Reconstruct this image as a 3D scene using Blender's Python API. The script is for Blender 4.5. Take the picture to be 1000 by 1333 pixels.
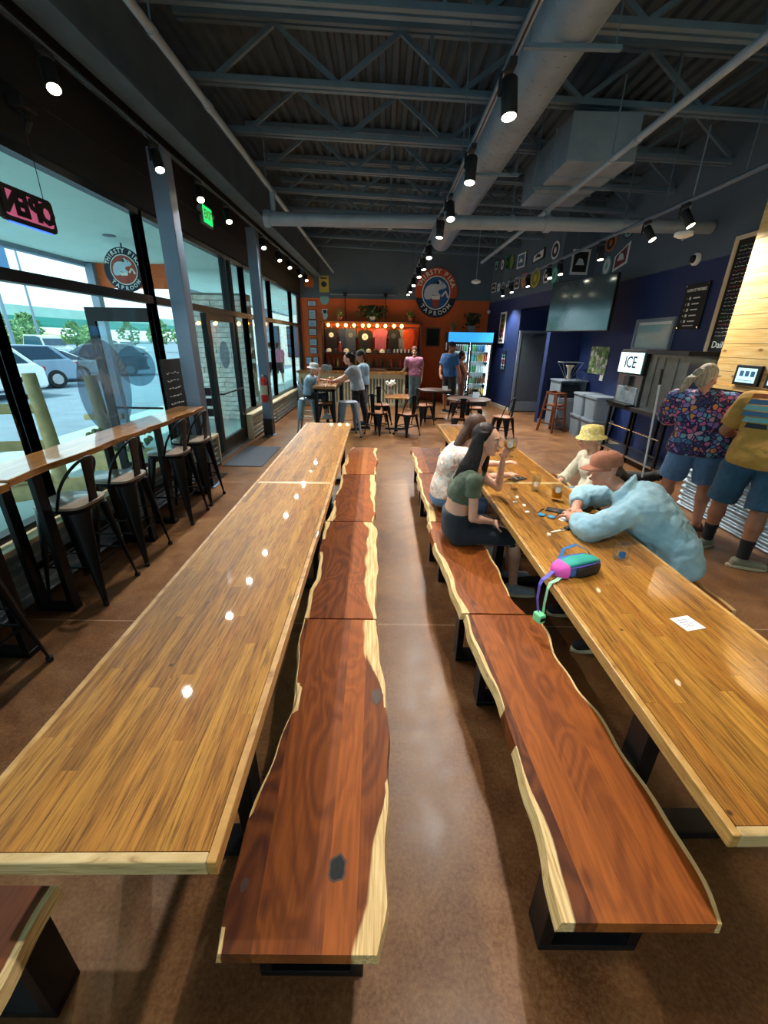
import bpy, bmesh, math, random
from math import sin, cos, pi, radians, sqrt, atan2, hypot
from mathutils import Vector, Matrix, Quaternion, Euler

# ------------------------------------------------------------------ scene, camera, world
for o in list(bpy.data.objects): bpy.data.objects.remove(o, do_unlink=True)
SC = bpy.context.scene
COL = SC.collection
random.seed(7)

CAM_H = 1.9
cam_d = bpy.data.cameras.new('camera'); cam = bpy.data.objects.new('camera', cam_d); COL.objects.link(cam)
cam_d.sensor_fit = 'HORIZONTAL'; cam_d.sensor_width = 36.0; cam_d.lens = 538.0/1000.0*36.0
cam_d.clip_start = 0.02; cam_d.clip_end = 400
_P, _YAW, _ROLL = radians(22.6), radians(-0.35), radians(1.0)
_fw = Vector((-sin(_YAW)*cos(_P), cos(_YAW)*cos(_P), -sin(_P)))
_r0 = Vector((cos(_YAW), sin(_YAW), 0)); _u0 = _r0.cross(_fw)
_r = cos(_ROLL)*_r0 + sin(_ROLL)*_u0; _u = cos(_ROLL)*_u0 - sin(_ROLL)*_r0
cam.matrix_world = Matrix(((_r.x,_u.x,-_fw.x,0),(_r.y,_u.y,-_fw.y,0),(_r.z,_u.z,-_fw.z,CAM_H),(0,0,0,1)))
SC.camera = cam

W = bpy.data.worlds.new('daylight'); SC.world = W; W.use_nodes = True
_n = W.node_tree.nodes; _l = W.node_tree.links; _n.clear()
_o = _n.new('ShaderNodeOutputWorld'); _b = _n.new('ShaderNodeBackground'); _sk = _n.new('ShaderNodeTexSky')
_sk.sky_type = 'HOSEK_WILKIE'; _sk.turbidity = 4.0; _sk.ground_albedo = 0.35
_sk.sun_direction = Vector((-0.45, -0.28, 0.85)).normalized()
_hs = _n.new('ShaderNodeMixRGB'); _hs.inputs[0].default_value = 0.55; _hs.inputs[2].default_value = (0.80, 0.97, 1.0, 1)
_l.new(_sk.outputs[0], _hs.inputs[1]); _l.new(_hs.outputs[0], _b.inputs[0]); _l.new(_b.outputs[0], _o.inputs[0])
_b.inputs[1].default_value = 1.7

sun_d = bpy.data.lights.new('sun', 'SUN'); sun_d.energy = 2.4; sun_d.angle = radians(0.6); sun_d.color = (1, .95, .86)
sun = bpy.data.objects.new('sun', sun_d); COL.objects.link(sun)
sun.rotation_euler = Vector((0.45, 0.28, -0.85)).to_track_quat('-Z', 'Y').to_euler(); sun.location = (-20, -5, 30)

SC.view_settings.view_transform = 'Standard'; SC.view_settings.look = 'None'
SC.view_settings.exposure = 1.0; SC.view_settings.gamma = 1.0; SC.view_settings.use_curve_mapping = False

# ------------------------------------------------------------------ helpers
def lin(c):
    if isinstance(c, str):
        c = c.lstrip('#'); c = tuple(int(c[i:i+2], 16)/255 for i in (0, 2, 4))
    return tuple(x/12.92 if x <= .04045 else ((x+.055)/1.055)**2.4 for x in c[:3])
MATS = {}
class NT:
    """small node-tree writer"""
    def __init__(s, name):
        s.m = bpy.data.materials.new(name); s.m.use_nodes = True
        s.t = s.m.node_tree; s.n = s.t.nodes; s.l = s.t.links
        s.p = s.n['Principled BSDF']; s.out = s.n['Material Output']
    def add(s, typ, **kw):
        nd = s.n.new('ShaderNode'+typ)
        for k, v in kw.items():
            if k in nd.inputs.keys():
                if hasattr(v, 'is_output'): s.l.new(v, nd.inputs[k])
                else: nd.inputs[k].default_value = v
            else: setattr(nd, k, v)
        return nd
    def set(s, **kw):
        names = dict(col='Base Color', rough='Roughness', metal='Metallic', coat='Coat Weight', coatr='Coat Roughness',
                     emit='Emission Color', emits='Emission Strength', normal='Normal', spec='Specular IOR Level',
                     trans='Transmission Weight', alpha='Alpha', ior='IOR', sss='Subsurface Weight', sheen='Sheen Weight')
        for k, v in kw.items():
            i = s.p.inputs[names[k]]
            if hasattr(v, 'is_output'): s.l.new(v, i)
            elif k in ('col', 'emit'): i.default_value = (*v, 1)
            else: i.default_value = v
    def coord(s, kind='Object', scale=(1, 1, 1), rot=(0, 0, 0), loc=(0, 0, 0)):
        c = s.add('TexCoord'); mp = s.add('Mapping')
        s.l.new(c.outputs[kind], mp.inputs[0])
        mp.inputs['Scale'].default_value = scale; mp.inputs['Rotation'].default_value = rot; mp.inputs['Location'].default_value = loc
        return mp.outputs[0]
    def noise(s, vec, scale=5, detail=4, rough=.5, dist=0):
        return s.add('TexNoise', Vector=vec, Scale=scale, Detail=detail, Roughness=rough, Distortion=dist).outputs[0]
    def ramp(s, fac, stops, interp='LINEAR'):
        r = s.add('ValToRGB'); s.l.new(fac, r.inputs[0]); r.color_ramp.interpolation = interp
        e = r.color_ramp.elements
        while len(e) < len(stops): e.new(.5)
        for k, (p, c) in enumerate(stops): e[k].position = p; e[k].color = (*c, 1)
        return r.outputs[0]
    def mix(s, fac, a, b, mode='MIX'):
        x = s.add('MixRGB', blend_type=mode)
        for i, v in zip((0, 1, 2), (fac, a, b)):
            if hasattr(v, 'is_output'): s.l.new(v, x.inputs[i])
            elif i == 0: x.inputs[0].default_value = v
            else: x.inputs[i].default_value = (*v, 1)
        return x.outputs[0]
    def math(s, op, a, b=0.0, c=None):
        x = s.add('Math', operation=op)
        for i, v in enumerate((a, b) if c is None else (a, b, c)):
            if hasattr(v, 'is_output'): s.l.new(v, x.inputs[i])
            else: x.inputs[i].default_value = v
        return x.outputs[0]
    def bump(s, h, strength=.3, dist=.01):
        s.set(normal=s.add('Bump', Height=h, Strength=strength, Distance=dist).outputs[0])
    def done(s, key):
        MATS[key] = s.m; return s.m

def M(key, col, rough=.5, metal=0., var=.10, scale=6., bump=0., bscale=60., coat=0., emit=None, emits=0., spec=.5, sheen=0., sss=0.):
    """plain procedural material: base colour with noise mottling and fine noise relief"""
    t = NT(key); c = lin(col); v = t.coord()
    n = t.noise(v, scale, 3)
    a = tuple(x*(1-var) for x in c); b = tuple(min(1, x*(1+var)) for x in c)
    t.set(col=t.ramp(n, [(.3, a), (.7, b)]), rough=rough, metal=metal, coat=coat, spec=spec, sheen=sheen, sss=sss)
    if coat: t.set(coatr=.08)
    if bump: t.bump(t.noise(v, bscale, 2), bump, .004)
    if emit: t.set(emit=lin(emit), emits=emits)
    return t.done(key)

class MB:
    def __init__(s): s.v = []; s.f = []; s.mi = []; s.cur = 0; s.at = {}
    def add(s, vs, fs):
        k = len(s.v); s.v += [tuple(v) for v in vs]; s.f += [tuple(i+k for i in f) for f in fs]; s.mi += [s.cur]*len(fs); return s
    def box(s, x0, x1, y0, y1, z0, z1):
        x0, x1 = sorted((x0, x1)); y0, y1 = sorted((y0, y1)); z0, z1 = sorted((z0, z1))
        return s.add([(x0,y0,z0),(x1,y0,z0),(x1,y1,z0),(x0,y1,z0),(x0,y0,z1),(x1,y0,z1),(x1,y1,z1),(x0,y1,z1)],
              [(0,3,2,1),(4,5,6,7),(0,1,5,4),(1,2,6,5),(2,3,7,6),(3,0,4,7)])
    def bar(s, a, b, w, h, up=(0, 0, 1)):
        a = Vector(a); b = Vector(b); d = (b-a).normalized(); up = Vector(up)
        if abs(d.dot(up)) > .98: up = Vector((0, 1, 0))
        sd = d.cross(up).normalized(); u = sd.cross(d)
        vs = [p + sd*sx*w/2 + u*sz*h/2 for p in (a, b) for sx, sz in ((-1,-1),(1,-1),(1,1),(-1,1))]
        return s.add(vs, [(0,1,2,3),(7,6,5,4),(0,4,5,1),(1,5,6,2),(2,6,7,3),(3,7,4,0)])
    def tube(s, pts, r, n=10, closed=False, cap=True, flat=None):
        pts = [Vector(p) for p in pts]; m = len(pts); rs = r if isinstance(r, (list, tuple)) else [r]*m
        k0 = len(s.v); prev = None; vs = []
        for i, p in enumerate(pts):
            if closed: d = pts[(i+1) % m]-pts[i-1]
            else: d = pts[min(i+1, m-1)]-pts[max(i-1, 0)]
            d = d.normalized() if d.length > 1e-9 else Vector((0, 0, 1))
            if prev is None:
                a = d.orthogonal().normalized()
                if flat: 
                    a = Vector(flat); a = (a-d*a.dot(d)).normalized()
            else:
                a = prev-d*prev.dot(d); a = a.normalized() if a.length > 1e-6 else d.orthogonal().normalized()
            prev = a; b = d.cross(a)
            for j in range(n):
                t = 2*pi*j/n; vs.append(p+(a*cos(t)+b*sin(t))*rs[i])
        fs = []
        for i in range(m if closed else m-1):
            i2 = (i+1) % m
            for j in range(n):
                j2 = (j+1) % n; fs.append((i*n+j, i*n+j2, i2*n+j2, i2*n+j))
        if cap and not closed: fs += [tuple(reversed(range(n))), tuple(range((m-1)*n, m*n))]
        return s.add(vs, fs)
    def cyl(s, a, b, r, r2=None, n=16): return s.tube([a, b], [r, r if r2 is None else r2], n)
    def loft(s, rings, n=18, cap=True):
        """rings: (centre, half-width vector, half-depth vector[, squareness])"""
        vs = []; fs = []
        for rg in rings:
            c, a, b = Vector(rg[0]), Vector(rg[1]), Vector(rg[2]); e = rg[3] if len(rg) > 3 else 1.0
            for j in range(n):
                t = 2*pi*j/n; ct, st = cos(t), sin(t)
                vs.append(c+a*(abs(ct)**e*(1 if ct >= 0 else -1))+b*(abs(st)**e*(1 if st >= 0 else -1)))
        m = len(rings)
        for i in range(m-1):
            for j in range(n):
                j2 = (j+1) % n; fs.append((i*n+j, i*n+j2, (i+1)*n+j2, (i+1)*n+j))
        if cap: fs += [tuple(reversed(range(n))), tuple(range((m-1)*n, m*n))]
        return s.add(vs, fs)
    def lathe(s, prof, c=(0, 0, 0), n=20, rot=None, cap=True):
        """profile of (radius, z)"""
        c = Vector(c); vs = []; fs = []; m = len(prof)
        for r, z in prof:
            for j in range(n):
                t = 2*pi*j/n; p = Vector((r*cos(t), r*sin(t), z))
                if rot is not None: p = rot @ p
                vs.append(c+p)
        for i in range(m-1):
            for j in range(n):
                j2 = (j+1) % n; fs.append((i*n+j, i*n+j2, (i+1)*n+j2, (i+1)*n+j))
        if cap: fs += [tuple(reversed(range(n))), tuple(range((m-1)*n, m*n))]
        return s.add(vs, fs)
    def ell(s, c, r, rot=None, n=14, m=9):
        prof = [(max(1e-4, sin(pi*i/m)), -cos(pi*i/m)) for i in range(m+1)]
        c = Vector(c); r = (r, r, r) if isinstance(r, (int, float)) else r; vs = []; fs = []
        for rr, z in prof:
            for j in range(n):
                t = 2*pi*j/n; p = Vector((rr*cos(t)*r[0], rr*sin(t)*r[1], z*r[2]))
                if rot is not None: p = rot @ p
                vs.append(c+p)
        for i in range(m):
            for j in range(n):
                j2 = (j+1) % n; fs.append((i*n+j, i*n+j2, (i+1)*n+j2, (i+1)*n+j))
        fs += [tuple(reversed(range(n))), tuple(range(m*n, (m+1)*n))]
        return s.add(vs, fs)
    def prism(s, poly, z0, z1, fn=None):
        """2-D polygon extruded; fn maps (u, v, w) to a point"""
        n = len(poly); fn = fn or (lambda u, v, w: (u, v, w))
        vs = [fn(u, v, z0) for u, v in poly]+[fn(u, v, z1) for u, v in poly]
        return s.add(vs, [tuple(reversed(range(n))), tuple(range(n, 2*n))]+[(i, (i+1) % n, n+(i+1) % n, n+i) for i in range(n)])
    def cap(s, p0, p1, r0, r1, n=12):
        """round-ended tapered limb"""
        p0 = Vector(p0); p1 = Vector(p1); d = (p1-p0)
        if d.length < 1e-5: return s.ell(p0, max(r0, r1))
        d.normalize(); pts = []; rs = []
        for k in range(4):
            t = pi/2*k/4; pts.append(p0-d*r0*cos(t)); rs.append(max(.001, r0*sin(t)))
        for k in range(4, -1, -1):
            t = pi/2*k/4; pts.append(p1+d*r1*cos(t)); rs.append(max(.001, r1*sin(t)))
        return s.tube(pts, rs, n)
    def mesh(s, name, mats, smooth=False):
        me = bpy.data.meshes.new(name); me.from_pydata(s.v, [], s.f); me.update()
        bm = bmesh.new(); bm.from_mesh(me); bmesh.ops.recalc_face_normals(bm, faces=bm.faces); bm.to_mesh(me); bm.free()
        for mt in (mats if isinstance(mats, (list, tuple)) else [mats]): me.materials.append(MATS[mt] if isinstance(mt, str) else mt)
        if max(s.mi, default=0): me.polygons.foreach_set('material_index', s.mi)
        if smooth:
            me.polygons.foreach_set('use_smooth', [True]*len(me.polygons))
            if smooth != True:
                me.set_sharp_from_angle(angle=radians(smooth))
        return me
    def build(s, name, mats, parent=None, smooth=False, bevel=0, world=False):
        if world and parent is not None:
            mi = chain(parent).inverted(); s.v = [tuple(mi @ Vector(v)) for v in s.v]
        o = bpy.data.objects.new(name, s.mesh(name, mats, smooth)); COL.objects.link(o)
        if parent is not None: o.parent = parent
        if bevel:
            b = o.modifiers.new('bevel', 'BEVEL'); b.width = bevel; b.segments = 2; b.limit_method = 'ANGLE'; b.angle_limit = radians(40)
        return o
def chain(o):
    m = o.matrix_basis.copy(); p = o.parent
    while p is not None: m = p.matrix_basis @ m; p = p.parent
    return m
def tag(o, label=None, cat=None, group=None, kind=None):
    if label: o['label'] = label
    if cat: o['category'] = cat
    if group: o['group'] = group
    if kind: o['kind'] = kind
    return o
def thing(name, label, cat, loc=(0, 0, 0), rz=0., group=None):
    o = bpy.data.objects.new(name, None); COL.objects.link(o); o.empty_display_size = .05
    o.location = loc; o.rotation_euler = (0, 0, rz)
    return tag(o, label, cat, group)
def struct(o): o['kind'] = 'structure'; return o
def dup(root, loc=None, rz=None, label=None, group=None):
    r = root.copy(); COL.objects.link(r)
    if loc is not None: r.location = loc
    if rz is not None: r.rotation_euler = (0, 0, rz)
    if label: r['label'] = label
    if group: r['group'] = group
    def rec(src, dst):
        for ch in list(src.children):
            c = ch.copy(); COL.objects.link(c); c.parent = dst; rec(ch, c)
    rec(root, r); return r
def bx(name, mat, parent, x0, x1, y0, y1, z0, z1, bevel=0, world=False):
    return MB().box(x0, x1, y0, y1, z0, z1).build(name, mat, parent, bevel=bevel, world=world)
_txt = {}
def text_mb(body, size=.1, depth=.004, bold=0., mirror=False):
    """letters as mesh data in the XY plane, centred; returns (verts, faces, width)"""
    key = (body, size, depth, bold, mirror)
    if key in _txt: return _txt[key]
    cu = bpy.data.curves.new('t', 'FONT'); cu.body = body; cu.size = size; cu.extrude = depth/2; cu.align_x = 'CENTER'; cu.align_y = 'CENTER'
    cu.offset = bold; cu.resolution_u = 2
    ob = bpy.data.objects.new('t', cu); COL.objects.link(ob)
    dg = bpy.context.evaluated_depsgraph_get(); me = bpy.data.meshes.new_from_object(ob.evaluated_get(dg))
    vs = [tuple(v.co) for v in me.vertices]; fs = [tuple(p.vertices) for p in me.polygons]
    bpy.data.objects.remove(ob, do_unlink=True); bpy.data.meshes.remove(me); bpy.data.curves.remove(cu)
    if mirror: vs = [(-x, y, z) for x, y, z in vs]; fs = [tuple(reversed(f)) for f in fs]
    _txt[key] = (vs, fs); return _txt[key]
def frame3(o, u, v):
    """maps (a, b, c) to o + a*u + b*v + c*(u x v)"""
    o = Vector(o); u = Vector(u).normalized(); v = Vector(v).normalized(); w = u.cross(v)
    return lambda a, b, c=0.: o+u*a+v*b+w*c
def put_text(mb, body, size, F, a=0, b=0, c=0, depth=.004, rot=0, bold=0., mirror=False):
    vs, fs = text_mb(body, size, depth, bold, mirror); ct, st = cos(rot), sin(rot)
    mb.add([F(a+x*ct-y*st, b+x*st+y*ct, c+z) for x, y, z in vs], fs); return mb
def smoothstep(x): x = max(0, min(1, x)); return x*x*(3-2*x)
def interp(pts, t):
    """monotone piecewise lookup with smooth blending over (t, v) pairs"""
    pts = sorted(pts)
    if t <= pts[0][0]: return pts[0][1]
    if t >= pts[-1][0]: return pts[-1][1]
    for (t0, v0), (t1, v1) in zip(pts, pts[1:]):
        if t0 <= t <= t1:
            f = (t-t0)/(t1-t0+1e-9); f = .5*f+.5*smoothstep(f); return v0+(v1-v0)*f
# ------------------------------------------------------------------ materials
def make_materials():
    M('black_metal', '#15181c', .38, .6, bump=.05); M('matt_black', '#101114', .6); M('dark_frame', '#14171b', .4, .4)
    M('steel_grey', '#8494a6', .5, .25, .08, 3); M('column_paint', '#7287a0', .45, .1, .06, 3)
    M('ceil_paint', '#3c4f5d', .7, 0, .22, 2.5, .15, 30); M('joist_paint', '#627a8c', .55, .1, .12, 3)
    M('duct_paint', '#8497a8', .5, .3, .10, 4); M('pipe_paint', '#93a4b2', .45, .2, .1, 4)
    M('wall_grey', '#566776', .8, 0, .06, 2, .12, 90); M('wall_black', '#0f161c', .75, 0, .15, 3, .12, 90)
    M('wall_blue', '#142b60', .6, 0, .08, 2, .1, 90); M('wall_orange', '#e0642a', .7, 0, .07, 3, .1, 90)
    M('wall_light', '#b9bfc0', .8, 0, .05, 2, .1, 90)
    M('baseboard', '#d9cdb4', .6, 0, .06, 5); M('cream_wood', '#d9d0ad', .6, 0, .10, 8); M('teal_paint', '#3f6b78', .6)
    M('dark_stainless', '#767f80', .3, .85, .12, 7); M('pale_blue_metal', '#8fb0c4', .4, .2, .05)
    M('stool_seat', '#8f8274', .3, 0, .18, 9, coat=.4)  # brown wood greyed, the window sheen is put into its colour
    M('white_plastic', '#eef0ef', .4, 0, .03); M('grey_plastic', '#75818c', .45, 0, .05); M('bin_grey', '#7f909e', .5, 0, .05)
    M('dark_plastic', '#23262b', .4, 0, .1); M('white_paper', '#f2f3f1', .8, 0, .03, 12); M('ink', '#3a4350', .8, 0, .02)
    M('paper_blue', '#c6d6e8', .8, 0, .08, 14)
    M('chrome', '#d5d9de', .15, 1., .03); M('stainless', '#b9bec4', .28, 1., .10, 9)
    M('rubber', '#0d0d0e', .8); M('red_paint', '#c4202a', .3, 0, .05, coat=.5); M('label_cream', '#d9d6bd', .6)
    M('green_sign', '#0f7a37', .5, emit='#19d860', emits=.9); M('letter_white', '#f4f2ea', .5, 0, .02)
    M('navy', '#111c33', .6, 0, .05); M('sign_orange', '#c9521f', .6, 0, .06, 4); M('sign_blue', '#1f5c96', .6, 0, .05); M('pika_grey', '#cdd8e3', .7, 0, .06, 9)
    M('sign_red', '#b5462d', .6)
    M('leather', '#7d4b2b', .5, 0, .15, 9); M('brown_wood', '#703c20', .45, 0, .2, 12); M('dark_wood', '#3c2417', .5, 0, .25, 14)
    M('shelf_wood', '#4e2a18', .55, 0, .25, 10); M('chalk_black', '#14191a', .85, 0, .15, 8)
    M('mat_rug', '#4c5560', .95, 0, .2, 120, .4, 400)
    M('lens_warm', '#fff2d0', .4, emit='#fff0cf', emits=9); M('bulb_warm', '#ffd27a', .3, emit='#ffb545', emits=14)
    M('chalk_w', '#dfe8e6', .9); M('chalk_b', '#8fc0d8', .9); M('chalk_r', '#c46a76', .9); M('chalk_g', '#7fc28e', .9); M('chalk_p', '#a58bd0', .9)
    M('plaster_soffit', '#d3ebe6', .8, 0, .03, 2); M('asphalt', '#71899a', .9, 0, .12, 1.5, .2, 40); M('sidewalk', '#a9bfc0', .9, 0, .06, 1)
    M('teal_girder', '#2f9c8d', .5, 0, .08, .3); M('bridge_concrete', '#a9cfc6', .9, 0, .08, .4); M('grass', '#98ad6d', .95, 0, .2, .5)
    M('leaf_tree', '#6f9a66', .9, 0, .35, 3); M('leaf_dark', '#2f4a2c', .7, 0, .35, 14); M('leaf_olive', '#6b7a45', .7, 0, .3, 14); M('bark', '#6b5844', .9, 0, .2, 9)
    M('log_wood', '#d9bd8a', .8, 0, .18, 9, .3, 30); M('stone', '#e8e5dc', .85, 0, .22, 7, .5, 25); M('mortar', '#a7a297', .95)
    M('terracotta', '#9c5537', .8); M('pot_grey', '#7c8288', .7)
    M('car_white', '#e9eef0', .25, .1, .02, coat=.8); M('car_bluegrey', '#7591ad', .25, .3, .02, coat=.8); M('car_dark', '#3d5468', .25, .4, .02, coat=.8)
    M('car_silver', '#b8ccd0', .25, .4, .02, coat=.8); M('car_glass', '#2a4258', .08, 0, .02); M('car_lamp', '#c9d3da', .2); M('tail_red', '#a52a2a', .3); M('tyre', '#1c1e21', .8)
    # clear glass: thin sheet that lets most light pass and mirrors a little
    def glass(key, tint, refl, rough=.02):
        t = NT(key); t.n.remove(t.p)
        tr = t.add('BsdfTransparent', Color=(*tint, 1)); gl = t.add('BsdfGlossy', Roughness=rough); fr = t.add('LayerWeight', Blend=.5)
        nz = t.noise(t.coord(), 2, 1); fc = t.math('MULTIPLY_ADD', t.math('POWER', fr.outputs['Facing'], 5.0), .55, .03)
        f = t.math('MULTIPLY', fc, t.math('MULTIPLY_ADD', nz, .1*refl, refl))
        mx = t.add('MixShader'); t.l.new(f, mx.inputs[0]); t.l.new(tr.outputs[0], mx.inputs[1]); t.l.new(gl.outputs[0], mx.inputs[2])
        t.l.new(mx.outputs[0], t.out.inputs[0]); t.done(key)
    glass('pane', (.86, .97, .97), 1.0); glass('drink_glass', (.93, .95, .95), 2.2); glass('fridge_glass', (.92, .98, .98), .5)
    # frosted film on the window
    t = NT('frost_film'); t.n.remove(t.p); v = t.coord()
    tr = t.add('BsdfTransparent', Color=(.62, .72, .80, 1)); df = t.add('BsdfDiffuse', Color=(.33, .42, .50, 1)); mx = t.add('MixShader')
    t.l.new(t.ramp(t.noise(v, 30, 2), [(.3, (.22,)*3), (.7, (.3,)*3)]), mx.inputs[0]); t.l.new(tr.outputs[0], mx.inputs[1]); t.l.new(df.outputs[0], mx.inputs[2]); t.l.new(mx.outputs[0], t.out.inputs[0]); t.done('frost_film')
    t = NT('frost_light'); t.n.remove(t.p); v = t.coord(); tr = t.add('BsdfTransparent', Color=(.9, .95, .97, 1)); df = t.add('BsdfDiffuse', Color=(.6, .68, .74, 1)); mx = t.add('MixShader'); t.l.new(t.ramp(t.noise(v, 30, 2), [(.3, (.2,)*3), (.7, (.3,)*3)]), mx.inputs[0]); t.l.new(tr.outputs[0], mx.inputs[1]); t.l.new(df.outputs[0], mx.inputs[2]); t.l.new(mx.outputs[0], t.out.inputs[0]); t.done('frost_light')
    t = NT('beer'); t.set(col=lin('#c98218'), rough=.1, trans=.35, ior=1.33); n = t.noise(t.coord(), 30, 2); t.set(emit=lin('#c07a14'), emits=.0); t.bump(n, .02); t.done('beer')
    # stained concrete floor
    t = NT('floor'); v = t.coord()
    a = t.noise(v, 1.5, 7, .65, .8); b = t.noise(v, 7, 7, .7, .4); c = t.noise(v, 70, 4, .7)
    base = t.ramp(a, [(.30, lin('#3e2414')), (.44, lin('#613b22')), (.55, lin('#76502f')), (.68, lin('#8a6645'))])
    x = t.mix(.36, base, t.ramp(b, [(.28, lin('#45291a')), (.5, lin('#6c482c')), (.72, lin('#94704d'))]), 'MIX')
    x = t.mix(t.ramp(c, [(.44, (0,)*3), (.70, (.26,)*3)]), x, lin('#a3855c')); x = t.mix(t.ramp(c, [(.32, (.28,)*3), (.46, (0,)*3)]), x, lin('#3a2413'))
    sp = t.add('SeparateXYZ'); t.l.new(v, sp.inputs[0])
    # worn lighter walking lane between the benches and saw-cut joints
    def joint(out, at, w=.006):
        d = t.math('ABSOLUTE', t.math('SUBTRACT', out, at)); return t.math('LESS_THAN', d, w)
    j = joint(sp.outputs[0], 2.62)
    for o, p in ((sp.outputs[0], -1.75), (sp.outputs[1], 2.45), (sp.outputs[1], 5.6), (sp.outputs[1], 8.9), (sp.outputs[1], -.9)): j = t.math('MAXIMUM', j, joint(o, p))
    x = t.mix(t.math('MULTIPLY', j, .55), x, lin('#b0957a'))
    rg = t.ramp(b, [(.3, (.28,)*3), (.7, (.44,)*3)])
    t.set(col=x, rough=rg, spec=.28); t.bump(c, .05, .002); t.done('floor')
    # oak staves of the table tops
    t = NT('oak_stave'); oi = t.add('ObjectInfo'); v0 = t.coord(scale=(1, 1, 1)); rv = oi.outputs['Random']
    off = t.add('VectorMath', operation='ADD'); t.l.new(v0, off.inputs[0])
    cv = t.add('CombineXYZ'); t.l.new(t.math('MULTIPLY', rv, 37.), cv.inputs[0]); t.l.new(t.math('MULTIPLY', rv, 91.), cv.inputs[1]); t.l.new(cv.outputs[0], off.inputs[1])
    mp = t.add('Mapping'); mp.inputs['Scale'].default_value = (42, 2.2, 42); t.l.new(off.outputs[0], mp.inputs[0])
    g = t.noise(mp.outputs[0], 1.6, 7, .62, 1.1); g2 = t.noise(off.outputs[0], 5, 3)
    mp3 = t.add('Mapping'); mp3.inputs['Scale'].default_value = (130, 5, 130); t.l.new(off.outputs[0], mp3.inputs[0]); fine = t.noise(mp3.outputs[0], 1.5, 4, .6)
    c1 = t.ramp(g, [(.30, lin('#452a10')), (.42, lin('#7f5522')), (.54, lin('#ab7530')), (.74, lin('#d09c4c'))])
    tint = t.ramp(rv, [(0, lin('#5f3d18')), (.18, lin('#ae762c')), (.35, lin('#875c20')), (.55, lin('#c8933c')), (.75, lin('#975c1c')), (.9, lin('#bb8434')), (1, lin('#6b4a20'))])
    x = t.mix(.55, c1, tint, 'MIX'); x = t.mix(.62, x, t.ramp(fine, [(.36, lin('#5e3a17')), (.50, (1, .97, .92))]), 'MULTIPLY')
    mp4 = t.add('Mapping'); mp4.inputs['Scale'].default_value = (60, 1.1, 60); t.l.new(off.outputs[0], mp4.inputs[0]); dk = t.noise(mp4.outputs[0], 1.3, 5, .7, 1.5)
    x = t.mix(t.ramp(dk, [(.60, (0,)*3), (.68, (.75,)*3)]), x, lin('#5a3917'))
    kv = t.add('TexVoronoi', Vector=off.outputs[0], Scale=5.5).outputs['Distance']; x = t.mix(t.ramp(kv, [(.025, (.9,)*3), (.06, (0,)*3)]), x, lin('#2f1c0c'))
    x = t.mix(t.ramp(g2, [(.55, (0,)*3), (.8, (.3,)*3)]), x, lin('#6f4c27'))
    t.set(col=x, rough=.5, spec=.2, coat=.5, coatr=.025); t.bump(t.noise(v0, 7, 3), .05, .01); t.done('oak_stave')
    t = NT('oak_edge'); v = t.coord(scale=(5, 5, 60)); g = t.noise(v, 1.5, 6, .6, 1.4)
    t.set(col=t.ramp(g, [(.3, lin('#7d5524')), (.45, lin('#b38443')), (.7, lin('#cda262'))]), rough=.35, coat=.5); t.done('oak_edge')
    t = NT('oak_end'); v = t.coord(scale=(4, 9, 70)); g = t.noise(v, 1.5, 6, .6, 1.4)
    t.set(col=t.ramp(g, [(.3, lin('#8a6a3a')), (.45, lin('#c3a672')), (.7, lin('#d8c08e'))]), rough=.35, coat=.5); t.done('oak_end')
    # acacia boards of the live-edge benches; 'sap' = pale sapwood next to the live edge
    t = NT('acacia'); oi = t.add('ObjectInfo'); rv = oi.outputs['Random']; v0 = t.coord()
    off = t.add('VectorMath', operation='ADD'); t.l.new(v0, off.inputs[0])
    cv = t.add('CombineXYZ'); t.l.new(t.math('MULTIPLY', rv, 17.), cv.inputs[0]); t.l.new(t.math('MULTIPLY', rv, 53.), cv.inputs[1]); t.l.new(cv.outputs[0], off.inputs[1])
    mp = t.add('Mapping'); mp.inputs['Scale'].default_value = (4.2, 1.5, 4.2); t.l.new(off.outputs[0], mp.inputs[0])
    warp = t.noise(mp.outputs[0], .9, 2.5, .45, 1.2)
    rings = t.math('SINE', t.math('MULTIPLY', warp, 58.)); rings = t.math('MULTIPLY_ADD', rings, .5, .5)
    mp2 = t.add('Mapping'); mp2.inputs['Scale'].default_value = (70, 3, 70); t.l.new(off.outputs[0], mp2.inputs[0]); fine = t.noise(mp2.outputs[0], 1.4, 5, .6, .6)
    heart = t.ramp(rings, [(0, lin('#451b09')), (.5, lin('#7d3f15')), (1, lin('#a25a20'))])
    tone = t.add('Attribute', attribute_name='tone').outputs['Fac']
    tint = t.ramp(tone, [(0, lin('#30140a')), (.35, lin('#633213')), (.6, lin('#854518')), (.8, lin('#a55a20')), (1, lin('#b8752f'))])
    x = t.mix(.74, heart, tint); x = t.mix(.35, x, t.ramp(fine, [(.3, lin('#5c3318')), (.62, (1, .95, .88))]), 'MULTIPLY')
    kn = t.add('TexVoronoi', Vector=t.coord(scale=(5, 2.4, 5)), Scale=1.0, Randomness=1.0).outputs['Distance']
    x = t.mix(t.ramp(kn, [(.04, (.9,)*3), (.12, (0,)*3)]), x, lin('#2c140a'))
    at = t.add('Attribute', attribute_name='sap'); sf = t.math('ADD', at.outputs['Fac'], t.math('MULTIPLY', t.math('SUBTRACT', warp, .5), .5))
    sapc = t.ramp(fine, [(.3, lin('#a87f46')), (.6, lin('#e0c48d'))])
    x = t.mix(t.ramp(sf, [(.46, (0,)*3), (.54, (1,)*3)]), x, sapc)
    t.set(col=x, rough=.5, spec=.2, coat=.25, coatr=.06); t.done('acacia')
    # knotty pine boards
    t = NT('pine'); oi = t.add('ObjectInfo'); rv = oi.outputs['Random']; v0 = t.coord()
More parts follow.
